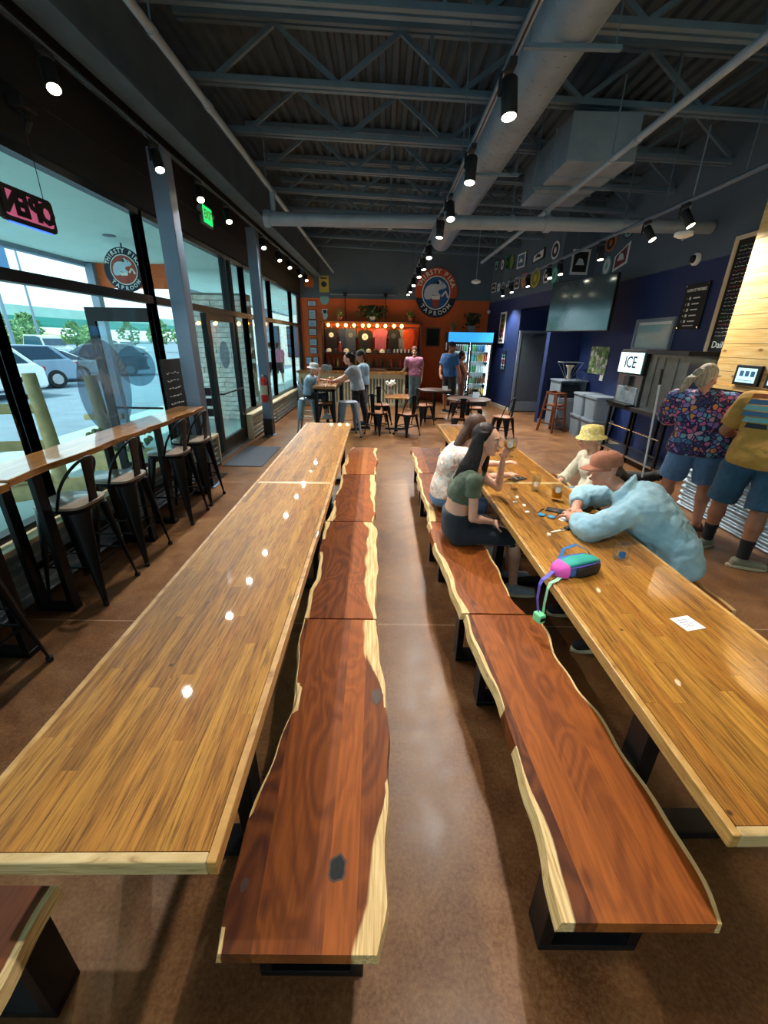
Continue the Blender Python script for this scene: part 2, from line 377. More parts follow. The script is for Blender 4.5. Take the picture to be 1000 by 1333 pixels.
    off = t.add('VectorMath', operation='ADD'); t.l.new(v0, off.inputs[0]); cv = t.add('CombineXYZ'); t.l.new(t.math('MULTIPLY', rv, 71.), cv.inputs[1]); t.l.new(cv.outputs[0], off.inputs[1])
    mp = t.add('Mapping'); mp.inputs['Scale'].default_value = (2, 1.2, 26); t.l.new(off.outputs[0], mp.inputs[0]); g = t.noise(mp.outputs[0], 1.5, 4, .5, 1.)
    x = t.ramp(g, [(.3, lin('#cf9d52')), (.55, lin('#e6c07a')), (.75, lin('#f0d196'))])
    mpk = t.add('Mapping'); mpk.inputs['Scale'].default_value = (3, 3, 7); t.l.new(off.outputs[0], mpk.inputs[0])
    kn = t.add('TexVoronoi', Vector=mpk.outputs[0], Scale=1.0).outputs['Distance']; x = t.mix(t.ramp(kn, [(.05, (.9,)*3), (.13, (0,)*3)]), x, lin('#7d4a1c'))
    t.set(col=x, rough=.55); t.done('pine')
    # honey coloured bar-ledge wood
    t = NT('ledge_wood'); v = t.coord(scale=(14, 1.3, 14)); g = t.noise(v, 1.5, 6, .6, 1.2)
    t.set(col=t.ramp(g, [(.3, lin('#6d421b')), (.5, lin('#a8733a')), (.72, lin('#c9985a'))]), rough=.3, coat=1.0, coatr=.04); t.done('ledge_wood')
    # galvanised corrugated sheet
    t = NT('galvanised'); v = t.coord(); n = t.noise(v, 5, 5, .6)
    t.set(col=t.ramp(n, [(.3, lin('#8fa6b8')), (.7, lin('#c4d6e2'))]), metal=.75, rough=t.ramp(n, [(.3, (.25,)*3), (.7, (.42,)*3)])); t.done('galvanised')
    # floral print and patterned shirt
    def patches(key, cols, scale, dark, edge=.06, rough=.8):
        t = NT(key); v = t.coord(); vo = t.add('TexVoronoi', Vector=v, Scale=scale); ve = t.add('TexVoronoi', Vector=v, Scale=scale, feature='DISTANCE_TO_EDGE')
        sp = t.add('SeparateXYZ'); t.l.new(vo.outputs['Color'], sp.inputs[0])
        c = t.ramp(sp.outputs[0], [(k/len(cols), lin(x)) for k, x in enumerate(cols)], 'CONSTANT')
        inner = t.add('TexVoronoi', Vector=v, Scale=scale*2.1); sp2 = t.add('SeparateXYZ'); t.l.new(inner.outputs['Color'], sp2.inputs[0])
        c = t.mix(t.ramp(inner.outputs['Distance'], [(.22, (1,)*3), (.26, (0,)*3)]), c, t.ramp(sp2.outputs[1], [(k/len(cols), lin(x)) for k, x in enumerate(cols[::-1])], 'CONSTANT'))
        c = t.mix(t.ramp(ve.outputs['Distance'], [(edge, (1,)*3), (edge+.02, (0,)*3)]), c, lin(dark))
        t.set(col=c, rough=rough); t.bump(t.noise(v, 90, 2), .1, .003); t.done(key)
    patches('print_shirt', ['#343466', '#d9639a', '#5a8ac4', '#dc9450', '#9277c2', '#c9a0b4', '#46749a', '#c4688a', '#6fa8bc', '#3a3868'], 21, '#23224a', .085)
    patches('floral_pale', ['#e9d6c8', '#e3c4b8', '#efe3d8', '#d9a892', '#c9ced0'], 34, '#e9dacd', .05)
    patches('print_bag', ['#2bb3ad', '#3b6fc4', '#2e9e84', '#3a86c9'], 26, '#2a8f9e', .02, .5)
    patches('picture_print', ['#6d8a4c', '#8fa86a', '#a9a2a8', '#7c7884', '#c0c4b8', '#4f6b3c'], 9, '#5c7346', .03)
    patches('yellow_hat', ['#e6d48a', '#d9c066', '#efe3ae', '#cfb862'], 48, '#dcc878', .06)
    t = NT('denim_light'); v = t.coord(); n = t.noise(v, 6, 5, .6); w = t.noise(t.coord(scale=(120, 120, 120)), 2, 2)
    t.set(col=t.mix(.12, t.ramp(n, [(.3, lin('#7ea9bd')), (.7, lin('#a9ccd8'))]), t.ramp(w, [(.3, lin('#7fa6b8')), (.7, lin('#c4dde4'))])), rough=.85); t.bump(t.noise(v, 11, 2, .5, .6), .35, .02); t.done('denim_light')
    def cloth(key, col, var=.14, fold=.35):
        t = NT(key); v = t.coord(); c = lin(col); n = t.noise(v, 9, 4, .55, .7)
        t.set(col=t.ramp(n, [(.3, tuple(x*(1-var) for x in c)), (.7, tuple(min(1, x*(1+var)) for x in c))]), rough=.85, sheen=.1); t.bump(n, fold, .02); t.done(key)
    for k, c in dict(cl_olive='#4f5b49', cl_navy='#1c2733', cl_black='#15161a', cl_mustard='#b98b3e', cl_shorts='#2c5570', cl_denim='#5f86b3', cl_pink='#b3748f', cl_blue='#2b5f99', cl_grey='#8e9aa6',
                     cl_ltblue='#8fb3cc', cl_brown='#5c3b34', cl_beige='#d3cbb4', cl_cap='#9a5f45', cl_white='#dbe4e8', cl_capdark='#1c242b', cl_jean='#6f8d99', cl_darkpants='#20262e',
                     ts_black='#17171b', ts_navy='#24365a', ts_slate='#3d4a5c', ts_pink='#b45a70', ts_orange='#e2501e', ts_grey='#7c7f84', sock='#121317', shoe='#8a8672', sole='#c9b998', sandal='#3b2a20').items(): cloth(k, c)
    def skin(key, col):
        t = NT(key); v = t.coord(); c = lin(col); n = t.noise(v, 16, 4)
        t.set(col=t.ramp(n, [(.3, tuple(x*.9 for x in c)), (.7, tuple(min(1, x*1.08) for x in c))]), rough=.5, sss=.08); t.p.inputs['Subsurface Radius'].default_value = (.02, .008, .004); t.done(key)
    skin('skin_fair', '#d9a58c'); skin('skin_rosy', '#cf9279'); skin('skin_tan', '#a86f52')
    def hair(key, a, b):
        t = NT(key); v = t.coord(scale=(55, 55, 3)); n = t.noise(v, 1.6, 4, .6, .4)
        t.set(col=t.ramp(n, [(.35, lin(a)), (.65, lin(b))]), rough=.5, spec=.25); t.bump(n, .5, .012); t.done(key)
    hair('hair_dark', '#0c0807', '#2b1e18'); hair('hair_blonde', '#8a7a66', '#c9bca6'); hair('hair_brown', '#2c1d15', '#54392a')
    M('dog_black', '#16130f', .75, 0, .3, 30, .4, 120); M('dog_tan', '#8a5f38', .75, 0, .3, 30); M('eye_white', '#e8e4df', .3); M('eye_dark', '#1d1512', .15); M('lip', '#a8584f', .5)
    M('bag_teal', '#2c9f93', .55, 0, .12, 14); M('bag_blue', '#3a66b0', .55, 0, .12, 14)
    # television: black panel with the window reflection put into a grey metallic colour
    M('tv_screen', '#55646f', .17, .55, .05, coat=1.0)
    M('lightbox_blue', '#2a7fc4', .4, emit='#2f92e0', emits=.75); M('ice_light', '#bfe9ee', .4, emit='#c4eef0', emits=.75); M('fridge_led', '#e8fbff', .4, emit='#dff6ff', emits=11.)
    M('screen_ui', '#a9dfe6', .3, emit='#a8dde6', emits=.7); M('led_pink', '#c77a98', .4, emit='#b8557c', emits=.35); M('led_blue', '#3b6be0', .4, emit='#3f6df0', emits=.9)
    for k, c in dict(can_gold='#c8a24a', can_green='#3f7a4f', can_blue='#3a6ea8', can_white='#dfe6ea', can_red='#a83a34', can_brown='#5a3416', can_teal='#3f9aa0').items(): M(k, c, .3, .2, .06)
    for k, c in dict(st_white='#e4e7e6', st_black='#15181c', st_green='#2f8f5a', st_olive='#8a8a35', st_red='#7a2f3a', st_pink='#c96a86', st_blue='#3f6f9a', st_yellow='#c9b24a', st_orange='#c66a2f', st_teal='#79b5b9').items(): M(k, c, .6, 0, .08, 20)
    M('purple_strap', '#5b4fb0', .6, 0, .1); M('mint_strap', '#9fd8b0', .6, 0, .1); M('magenta', '#d94fb0', .5, 0, .1); M('buckle', '#7fe0a0', .35)
    M('lens_blue', '#5aa6c9', .1, .2); M('speaker_white', '#dfe3e6', .5)
make_materials()

# ------------------------------------------------------------------ room shell
XL, XR, YB, YF = -2.75, 4.70, 14.8, -5.0
def corrugated(axis_len, height, pitch=.075, amp=.012, horizontal=True, n=6):
    """wavy sheet; returns verts/faces in (u along, v up, w out)"""
    k = max(2, int(height/pitch*n)); vs = []; fs = []
    for i in range(k+1):
        v = height*i/k; w = amp*sin(2*pi*v/pitch)
        vs += [(0, v, w), (axis_len, v, w)]
    fs = [(2*i, 2*i+1, 2*i+3, 2*i+2) for i in range(k)]
    return vs, fs

def shell():
    fl = MB().box(XL-.1, XR+.2, YF, YB+.1, -.12, 0).build('floor', 'floor'); struct(fl)
    # back wall: orange below the paint line, grey above
    w = MB(); w.box(XL-.1, XR+2.2, YB, YB+.15, 0, 3.1); w.cur = 1; w.box(XL-.1, XR+2.2, YB, YB+.15, 3.1, 5.4); struct(w.build('wall_back', ['wall_orange', 'wall_grey']))
    # right wall, blue to 3.05 m and grey above, with the bump-out that holds the door recess
    def wall2(name, poly, zs=(0, 3.05, 5.3), mats=('wall_blue', 'wall_grey')):
        m = MB()
        for i, (a, b) in enumerate(zip(zs, zs[1:])): m.cur = i; m.prism(poly, a, b)
        return struct(m.build(name, list(mats)))
    wall2('wall_right', [(XR, YF), (XR+.15, YF), (XR+.15, 10.7), (XR, 10.7)])
    wall2('wall_right_return', [(3.95, 10.7), (4.85, 10.7), (4.85, 10.86), (3.93, 10.86)])
    wall2('wall_right_far', [(3.72, 12.5), (3.36, 14.8), (3.5, 14.8), (3.86, 12.5)])
    wall2('wall_right_header', [(3.925, 10.86), (3.72, 12.5), (3.86, 12.5), (4.06, 10.86)], (2.72, 3.05, 5.3))
    wall2('wall_recess', [(3.86, 12.5), (5.0, 12.5), (5.0, 12.65), (3.84, 12.65)], (0, 2.75), ('wall_blue',))
    wall2('wall_recess_side', [(4.85, 10.86), (5.0, 10.86), (5.0, 12.5), (4.85, 12.5)], (0, 2.75), ('wall_blue',))
    wall2('ceiling_recess', [(3.925, 10.86), (5.0, 10.86), (5.0, 12.5), (3.72, 12.5)], (2.72, 2.75), ('wall_blue',))
    for i, (a, b) in enumerate([((4.69, 6.1), (4.69, 10.69)), ((3.96, 10.69), (4.69, 10.69)), ((3.355, 14.78), (3.715, 12.5))]):
        m = MB(); m.bar((*a, .05), (*b, .05), .025, .1); struct(m.build('baseboard_right', 'baseboard'))
    # rear wall behind the photographer: piers and glass like the street side
    m = MB(); m.box(XL-.1, XR+.2, YF-.15, YF, 3.3, 5.4); m.box(XL-.1, XR+.2, YF-.15, YF, 0, .5)
    for x in (-2.85, -.4, 2.1, 4.6): m.box(x, x+.25, YF-.15, YF, .5, 3.3)
    struct(m.build('wall_front', 'wall_grey'))
    # street-side wall: knee wall, header
    m = MB(); m.box(XL-.1, XL+.05, YF, 6.45, 0, .46); m.box(XL-.1, XL+.05, 8.3, YB, 0, .46)
    m.cur = 1; m.box(XL-.1, XL+.06, YF, YB, 3.2, 5.4); m.box(XL+.06, XL+.085, YF, YB, 3.52, 3.55)
    wl = struct(m.build('wall_left', ['wall_light', 'wall_black']))
    for a, b in ((YF, 6.45), (8.3, 13.0)):
        vs, fs = corrugated(b-a, .42, .084, .026, n=10); q = MB(); q.add([(XL+.122+w, a+u, .02+v) for u, v, w in vs], fs)
        q.build('corrugated_panel', 'galvanised', wl, smooth=True)
        bx('sill_board', 'cream_wood', wl, XL+.0, XL+.17, a, b, .462, .502, bevel=.006)
        if a > 0: bx('end_board', 'cream_wood', wl, XL+.0, XL+.16, a-.035, a-.001, 0, .502)
        else: bx('end_board', 'cream_wood', wl, XL+.0, XL+.16, b+.001, b+.035, 0, .502)
    # windows: frames and panes
    def window(k, y0, y1, z0=.5, z1=3.17, tr=2.29, trw=.085, mull=(), door=False):
        root = thing('window_%d' % k, None, None, (XL, y0, 0)); struct(root)
        fr = MB(); d = .06
        for y in (y0, y1): fr.box(XL-d, XL+d*.7, y-.03, y+.03, z0, z1)
        for z in (z0+.02, z1-.02): fr.box(XL-d, XL+d*.7, y0+.03, y1-.03, z-.03, z+.03)
        fr.build('frame', 'dark_frame', root, world=True)
        if tr: bx('transom', 'dark_frame', root, XL-d, XL+d*.7, y0+.03, y1-.03, tr-trw/2, tr+trw/2, world=True)
        for y in mull: bx('mullion', 'dark_frame', root, XL-d, XL+d*.7, y-.03, y+.03, tr+trw/2 if door else z0+.05, z1-.05, world=True)
        for a, b in zip((z0+.05, tr+trw/2), (tr-trw/2, z1-.05)):
            if door and a < 1: continue
            bx('pane', 'pane', root, XL-.004, XL+.004, y0+.03, y1-.03, a, b, world=True)
        return root
    ys = [YF, -3.1, -1.0, 1.1, 3.2, 5.45]
    for k, (a, b) in enumerate(zip(ys, ys[1:])): window(k+1, a, b)
    window(6, 5.45, 6.45)
    window(7, 6.45, 8.27, 0.02, door=True, mull=(8.05,))
    window(8, 8.3, 9.0); window(9, 9.0, 11.0); window(10, 11.0, 13.4); window(11, 13.4, 14.78)
    # sidelite and glazed door
    r = thing('window_12', None, None, (XL, 6.48, 0)); struct(r)
    bx('frame', 'dark_frame', r, XL-.05, XL+.04, 6.93, 6.99, .02, 2.24, world=True); bx('frame', 'dark_frame', r, XL-.05, XL+.04, 6.48, 6.93, .02, .08, world=True)
    bx('pane', 'pane', r, XL-.004, XL+.004, 6.48, 6.93, .08, 2.24, world=True)
    d = thing('door_1', None, None, (XL, 7.0, 0)); struct(d)
    f = MB(); f.box(XL-.03, XL+.03, 7.0, 7.09, .03, 2.24); f.box(XL-.03, XL+.03, 8.12, 8.22, .03, 2.24); f.box(XL-.03, XL+.03, 7.09, 8.12, 2.14, 2.24); f.box(XL-.03, XL+.03, 7.09, 8.12, .03, .26)
    f.build('door_frame', 'dark_frame', d, world=True); bx('pane', 'pane', d, XL-.004, XL+.004, 7.09, 8.12, .26, 2.14, world=True)
    MB().tube([(XL+.03, 7.1, 1.02), (XL+.09, 7.12, 1.02), (XL+.09, 8.1, 1.02), (XL+.03, 8.12, 1.02)], .014, 8).build('push_bar', 'black_metal', d, world=True)
    bx('threshold', 'stainless', d, XL-.08, XL+.12, 6.48, 8.26, 0, .018, world=True)
    disc = MB().lathe([(.22, -.002), (.22, .002)], (0, 0, 0), 32, Matrix.Rotation(pi/2, 3, 'Y')); disc.v = [(XL+.012+x, 7.6+y, 1.62+z) for x, y, z in disc.v]
    disc.build('frosted_disc', 'frost_film', d, world=True)
    # front windows behind the camera
    for k, (a, b) in enumerate(((-2.6, -.4), (-.15, 2.1), (2.35, 4.6))):
        r = thing('window_%d' % (13+k), None, None, (a, YF, 0)); struct(r)
        m = MB(); m.box(a, b, YF-.1, YF-.04, .5, .56); m.box(a, b, YF-.1, YF-.04, 3.24, 3.3); m.box(a, b, YF-.1, YF-.04, 2.25, 2.33); m.build('frame', 'dark_frame', r, world=True)
        bx('pane', 'pane', r, a, b, YF-.074, YF-.066, .56, 3.24, world=True)
    # service door in the recess
    d = thing('door_2', None, None, (3.72, 12.48, 0)); struct(d)
    f = MB(); f.box(3.74, 3.80, 12.42, 12.5, 0, 2.2); f.box(4.76, 4.82, 12.42, 12.5, 0, 2.2); f.box(3.80, 4.76, 12.42, 12.5, 2.13, 2.2); f.build('door_frame', 'steel_grey', d, world=True)
    M('door_grey', '#56626b', .5, 0, .05); lf = bx('leaf', 'door_grey', d, 3.81, 4.75, 12.45, 12.49, .01, 2.12, world=True)
    bx('kick_plate', 'bin_grey', lf, 3.84, 4.72, 12.442, 12.449, .03, .3, world=True)
    MB().tube([(4.66, 12.44, 1.03), (4.66, 12.39, 1.03), (4.54, 12.39, 1.03)], .012, 8).build('handle', 'chrome', lf, world=True)
    MB().box(4.1, 4.4, 12.38, 12.44, 2.03, 2.09).build('door_closer', 'stainless', lf, world=True)
    # corrugated roof deck; the roof falls gently to the right
    m = MB(); vs = []; x = XL-.15; k = 0; pit = .16
    prof = [(0, 0), (.055, 0), (.075, -.045), (.14, -.045)]
    xs = []
    while x < XR+.4:
        for dx, dz in prof: xs.append((x+dx, 4.97-.035*(x+dx)+dz))
        x += pit
    for X, Z in xs: vs += [(X, YF-.2, Z), (X, YB+.2, Z)]
    m.add(vs, [(2*i, 2*i+1, 2*i+3, 2*i+2) for i in range(len(xs)-1)]); struct(m.build('ceiling', 'ceil_paint'))
shell()
# ------------------------------------------------------------------ roof structure, ducts, pipes
def roof():
    zb = lambda x: 4.36-.035*x
    X0, X1 = -2.2, XR+.1
    # steel columns and the long beam on the street side
    for y in (-1.5, 1.95, 5.45, 8.75):
        lab = {5.45: 'grey square steel column beside the black chalkboard and window ledge', 8.75: 'grey square steel column carrying the red fire extinguisher'}.get(y, 'grey square steel column beside the window wall near the ledge')
        if y < 5: continue
        t = thing('steel_column', lab, 'column', (-2.40, y, 0))
        bx('shaft', 'column_paint', t, -.09, .09, -.09, .09, .012, 3.7, bevel=.008); bx('base_plate', 'column_paint', t, -.13, .13, -.13, .13, 0, .012); bx('kick_wrap', 'dark_plastic', t, -.094, .094, -.094, .094, .013, .35)
    t = thing('steel_beam', 'long dark steel beam above the window wall along the track', 'beam', (-2.1, 5, 3.7))
    for n, a in (('bottom_flange', (-.11, .11, YF-5, YB-5, 0, .02)), ('top_flange', (-.11, .11, YF-5, YB-5, .58, .60)), ('web', (-.008, .008, YF-5, YB-5, .02, .58))): bx(n, 'ceil_paint', t, *a)
    # open-web joists
    proto = None; k = 0; ys = [4.68+1.2*i for i in range(-6, 9)]
    for y in ys:
        if y < 3.0: continue
        t = thing('roof_joist', 'grey painted open web steel joist spanning under the roof deck', 'joist', (0, y, 0), 0, 'open web roof joists')
        if proto is None:
            for nm, h, zz in (('bottom_chord', .05, 0), ('top_chord', .06, .50)):
                m = MB()
                for s in (-1, 1): m.bar((X0, s*.045, zb(X0)+zz+h/2), (X1, s*.045, zb(X1)+zz+h/2), .055, h); m.bar((X0, s*.02, zb(X0)+zz+h/2+.02), (X1, s*.02, zb(X1)+zz+h/2+.02), .012, .06)
                m.build(nm, 'joist_paint', t)
            x = X0+.35; up = True
            while x < X1-.4:
                a = (x, 0, zb(x)+(.05 if up else .50)); b = (x+.66, 0, zb(x+.66)+(.50 if up else .05))
                MB().bar(a, b, .045, .045).build('web_bar', 'joist_paint', t); x += .66; up = not up
            for x in (.45, 1.77, 3.1): MB().bar((x, 0, zb(x)+.05), (x, 0, zb(x)+.5), .03, .03).build('web_post', 'joist_paint', t)
            proto = t
        else:
            for ch in proto.children: c = ch.copy(); COL.objects.link(c); c.parent = t
    # diagonal stubs from the beam
    # round spiral duct
    t = thing('spiral_duct', 'long round grey spiral duct hung under the joists beside the track', 'duct', (1.28, 3, 4.05))
    m = MB(); m.tube([(0, y-3, 0) for y in (YF, 0, 5, 11.2)], .232, 28); m.build('duct_tube', 'duct_paint', t, smooth=40)
    m = MB(); p = []
    for i in range(int((11.1+1)/.13*12)):
        a = 2*pi*i/12; yy = -1+i/12*.13; p.append((cos(a)*.2335, yy-3, sin(a)*.2335))
    m.tube(p, .0035, 4); m.build('spiral_seam', 'duct_paint', t, smooth=True)
    for y in (3.9, 6.3, 8.7):
        m = MB(); m.box(-.34, .34, y-3-.02, y-3+.02, -.262, -.236); m.build('hanger_channel', 'joist_paint', t)
        for s in (-1, 1): MB().cyl((s*.3, y-3, -.25), (s*.3, y-3, .45), .006, n=6).build('hanger_rod', 'joist_paint', t)
    # rectangular duct
    t = thing('box_duct', 'large rectangular grey sheet metal duct box hanging over the tables', 'duct', (2.36, 6.5, 3.75))
    m = MB(); m.add([(-.38, -.8, 0), (.38, -.8, 0), (.38, .85, 0), (-.38, .85, 0), (-.38, -.8, .44), (.38, -.8, .44), (.38, .85, .44), (-.38, .85, .44)], [(0,3,2,1),(4,5,6,7),(0,1,5,4),(1,2,6,5),(2,3,7,6),(3,0,4,7)]); m.build('duct_box', 'duct_paint', t, bevel=.01)
    bx('hanger_channel', 'joist_paint', t, -.5, .5, -.02, .02, -.03, -.004)
    for s in (-1, 1): MB().cyl((s*.46, 0, -.02), (s*.46, 0, .85), .006, n=6).build('hanger_rod', 'joist_paint', t)
    for a in (-.35, .3): bx('flange', 'duct_paint', t, -.395, .395, a-.012, a+.012, -.012, .452)
    # pipes
    def pipe(name, label, a, b, r, hang=(), ext=None, mat='pipe_paint', caps=()):
        a = Vector(a); b = Vector(b); t = thing(name, label, 'pipe', a)
        MB().cyl((0, 0, 0), b-a, r, n=14).build('pipe_run', mat, t, smooth=40); d = (b-a).normalized()
        for f in hang:
            p = (b-a)*f; zt = zb((a+p).x)+.02-a.z
            MB().cyl(p+Vector((0, 0, r*.8)), (p.x, p.y, zt), .007, n=6).build('hanger_rod', 'joist_paint', t); MB().cyl(p-d*.03, p+d*.03, r*1.18, n=14).build('clamp', mat, t, smooth=40)
        for f in caps: MB().cyl((b-a)*f-d*.045, (b-a)*f+d*.045, r*1.25, n=14).build('coupling', mat, t, smooth=40)
        return t
    pipe('sprinkler_pipe', 'slim grey sprinkler pipe running beside the window wall beam', (-1.6, YF, 3.8), (-1.6, 14.6, 3.8), .03, (.45, .6, .75, .88), caps=(.5, .62, .7, .85))
    pipe('sprinkler_pipe', 'slim light grey sprinkler pipe passing under the rectangular duct box', (2.30, YF, 3.64), (2.30, 11.4, 3.64), .032, (.5, .628, .92), caps=(.6, .74, .9))
    t = pipe('main_pipe', 'thick grey main pipe crossing the room below the joists', (-1.74, 7.05, 3.47), (4.68, 7.05, 3.47), .085, (.28, .55, .8), caps=(.008, .42, .63))
    MB().cyl((.14, 0, .07), (.14, 0, .33), .035, n=10).build('riser', 'pipe_paint', t, smooth=40); MB().cyl((4.04, 0, .07), (4.04, 0, .17), .035, n=10).build('riser', 'pipe_paint', t, smooth=40)
    for p, lab, zt in (((3.66, 6.0, 3.14), 'white ceiling sensor hanging on a rod over the tap wall', 4.2), ((2.05, 10.6, 3.13), 'white ceiling sensor hanging on a rod near the round sign', 4.25)):
        t = thing('ceiling_sensor', lab, 'sensor', p)
        MB().lathe([(.02, .07), (.05, .05), (.10, .035), (.105, .0), (.06, -.02), (.02, -.03)], n=20).build('housing', 'white_plastic', t, smooth=40)
        MB().cyl((0, 0, .06), (0, 0, zt-p[2]), .008, n=6).build('rod', 'pipe_paint', t); MB().ell((0, 0, -.03), .022).build('lens', 'grey_plastic', t, smooth=True)
roof()

# ------------------------------------------------------------------ track lighting
LAMP_W = 75.
NEAR = {}
def tracks():
    zb = lambda x: 4.36-.035*x
    def track(label, x, z, y0, y1, hang):
        t = thing('light_track', label, 'light track', (x, y0, z))
        m = MB(); m.box(-.018, -.006, 0, y1-y0, 0, .032); m.box(.006, .018, 0, y1-y0, 0, .032); m.box(-.018, .018, 0, y1-y0, .022, .034); m.build('rail', 'chrome' if x < -2 else 'steel_grey', t)
        bx('rail_core', 'matt_black', t, -.0055, .0055, 0, y1-y0, .004, .0215)
        for y in hang:
            zt = 3.7 if x < -2 else zb(x)+.02
            MB().cyl((0, y-y0, .034), (0, y-y0, zt-z), .004, n=6).build('hanger_wire', 'joist_paint', t)
    track('black track rail with silver edges mounted along the window wall beam', -2.25, 3.62, YF, 13.6, ())
    track('grey track rail hanging beside the round duct over the aisle', .68, 3.33, YF, 13.6, (2.28, 4.68, 8.28, 10.68, 13.08))
    track('light grey track rail hanging in front of the sticker wall and television', 3.28, 3.33, YF, 13.3, (4.68, 5.88, 8.28, 10.68, 13.08))
    can = MB().lathe([(.043, -.17), (.046, -.165), (.046, .0), (.04, .008)], n=18).mesh('can', 'matt_black', smooth=50)
    lens = MB().lathe([(.001, -.1735), (.040, -.1735), (.040, -.1705), (.001, -.1705)], n=16).mesh('lens', 'lens_warm')
    yoke = MB().bar((-.05, 0, -.07), (-.05, 0, .03), .02, .005).bar((-.053, 0, .03), (.0, 0, .05), .02, .005).mesh('yoke', 'matt_black')
    adapter = MB().box(-.02, .02, -.06, .06, .042, .075).mesh('adapter', 'matt_black')
    def lamp(x, y, z, tilt, az, label, group, energy=LAMP_W, cone=95):
        if y > 9: energy *= 1.5
        label = NEAR.get((round(x, 2), y), label)
        t = thing('track_spotlight', label, 'spotlight', (x, y, z-.076), 0, group)
        for nm, me in (('adapter', adapter), ('yoke', yoke)): o = bpy.data.objects.new(nm, me); COL.objects.link(o); o.parent = t
        c = bpy.data.objects.new('can', can); COL.objects.link(c); c.parent = t; c.rotation_euler = Euler((tilt, az, 0))
        l = bpy.data.objects.new('lens', lens); COL.objects.link(l); l.parent = c
        ld = bpy.data.lights.new('beam', 'SPOT'); ld.energy = energy; ld.spot_size = radians(cone); ld.spot_blend = .7; ld.color = (1, .95, .87); ld.shadow_soft_size = .04
        lo = bpy.data.objects.new('beam', ld); COL.objects.link(lo); lo.parent = c; lo.location = (0, 0, -.19)
    rnd = random.Random(6)
    NEAR.update({(-2.25, 3.65): 'black spotlight on the window wall track above the OPEN sign', (-2.25, 5.03): 'black spotlight in front of the column beside the chalkboard', (-2.25, 6.04): 'black spotlight between the chalkboard column and the EXIT sign', (-2.25, 7.0): 'black spotlight right above the EXIT sign', (-2.25, 8.84): 'black spotlight in front of the column with the fire extinguisher',
        (.68, 3.07): 'large black spotlight on the middle track over the bare table joint', (.68, 4.14): 'black spotlight on the middle track short of the thick main pipe', (.68, 13.2): 'last black spotlight on the middle track, beside the round sign', (3.28, 5.46): 'black spotlight above the dome camera and instruction sign', (3.28, 6.17): 'black spotlight beside the white ceiling sensor over the ice machine', (3.28, 7.35): 'black spotlight above the free edge of the television'})
    g = 'spotlights on the window wall track'
    for y in (-3.6, -1.4, .8, 3.65, 5.03, 6.04, 7.0, 8.84, 10.04, 11.07, 12.3, 13.3): lamp(-2.25, y, 3.62, -.30-.3*rnd.random(), -.30, 'black cylinder spotlight on the window wall track', g, LAMP_W*1.0)
    g = 'spotlights on the middle track'
    for y in (-3.4, -1.2, 1.0, 3.07, 4.14, 5.33, 6.07, 7.57, 8.6, 9.67, 11.2, 12.43, 13.2): lamp(.68, y, 3.33, -.08-(.10 if y < 5 else .4)*rnd.random(), rnd.uniform(-.15, .15), 'black cylinder spotlight on the middle track beside the duct', g, LAMP_W*1.2)
    g = 'spotlights on the tap wall track'
    for y in (-3, -.6, 1.6, 3.6, 5.46, 6.17, 7.35, 8.92, 9.48, 10.82, 12.15, 13.0): lamp(3.28, y, 3.33, -.15-.3*rnd.random(), -.42 if y < 6.5 else -.05, 'black cylinder spotlight on the track facing the stickers and taps', g, LAMP_W*1.3)
tracks()
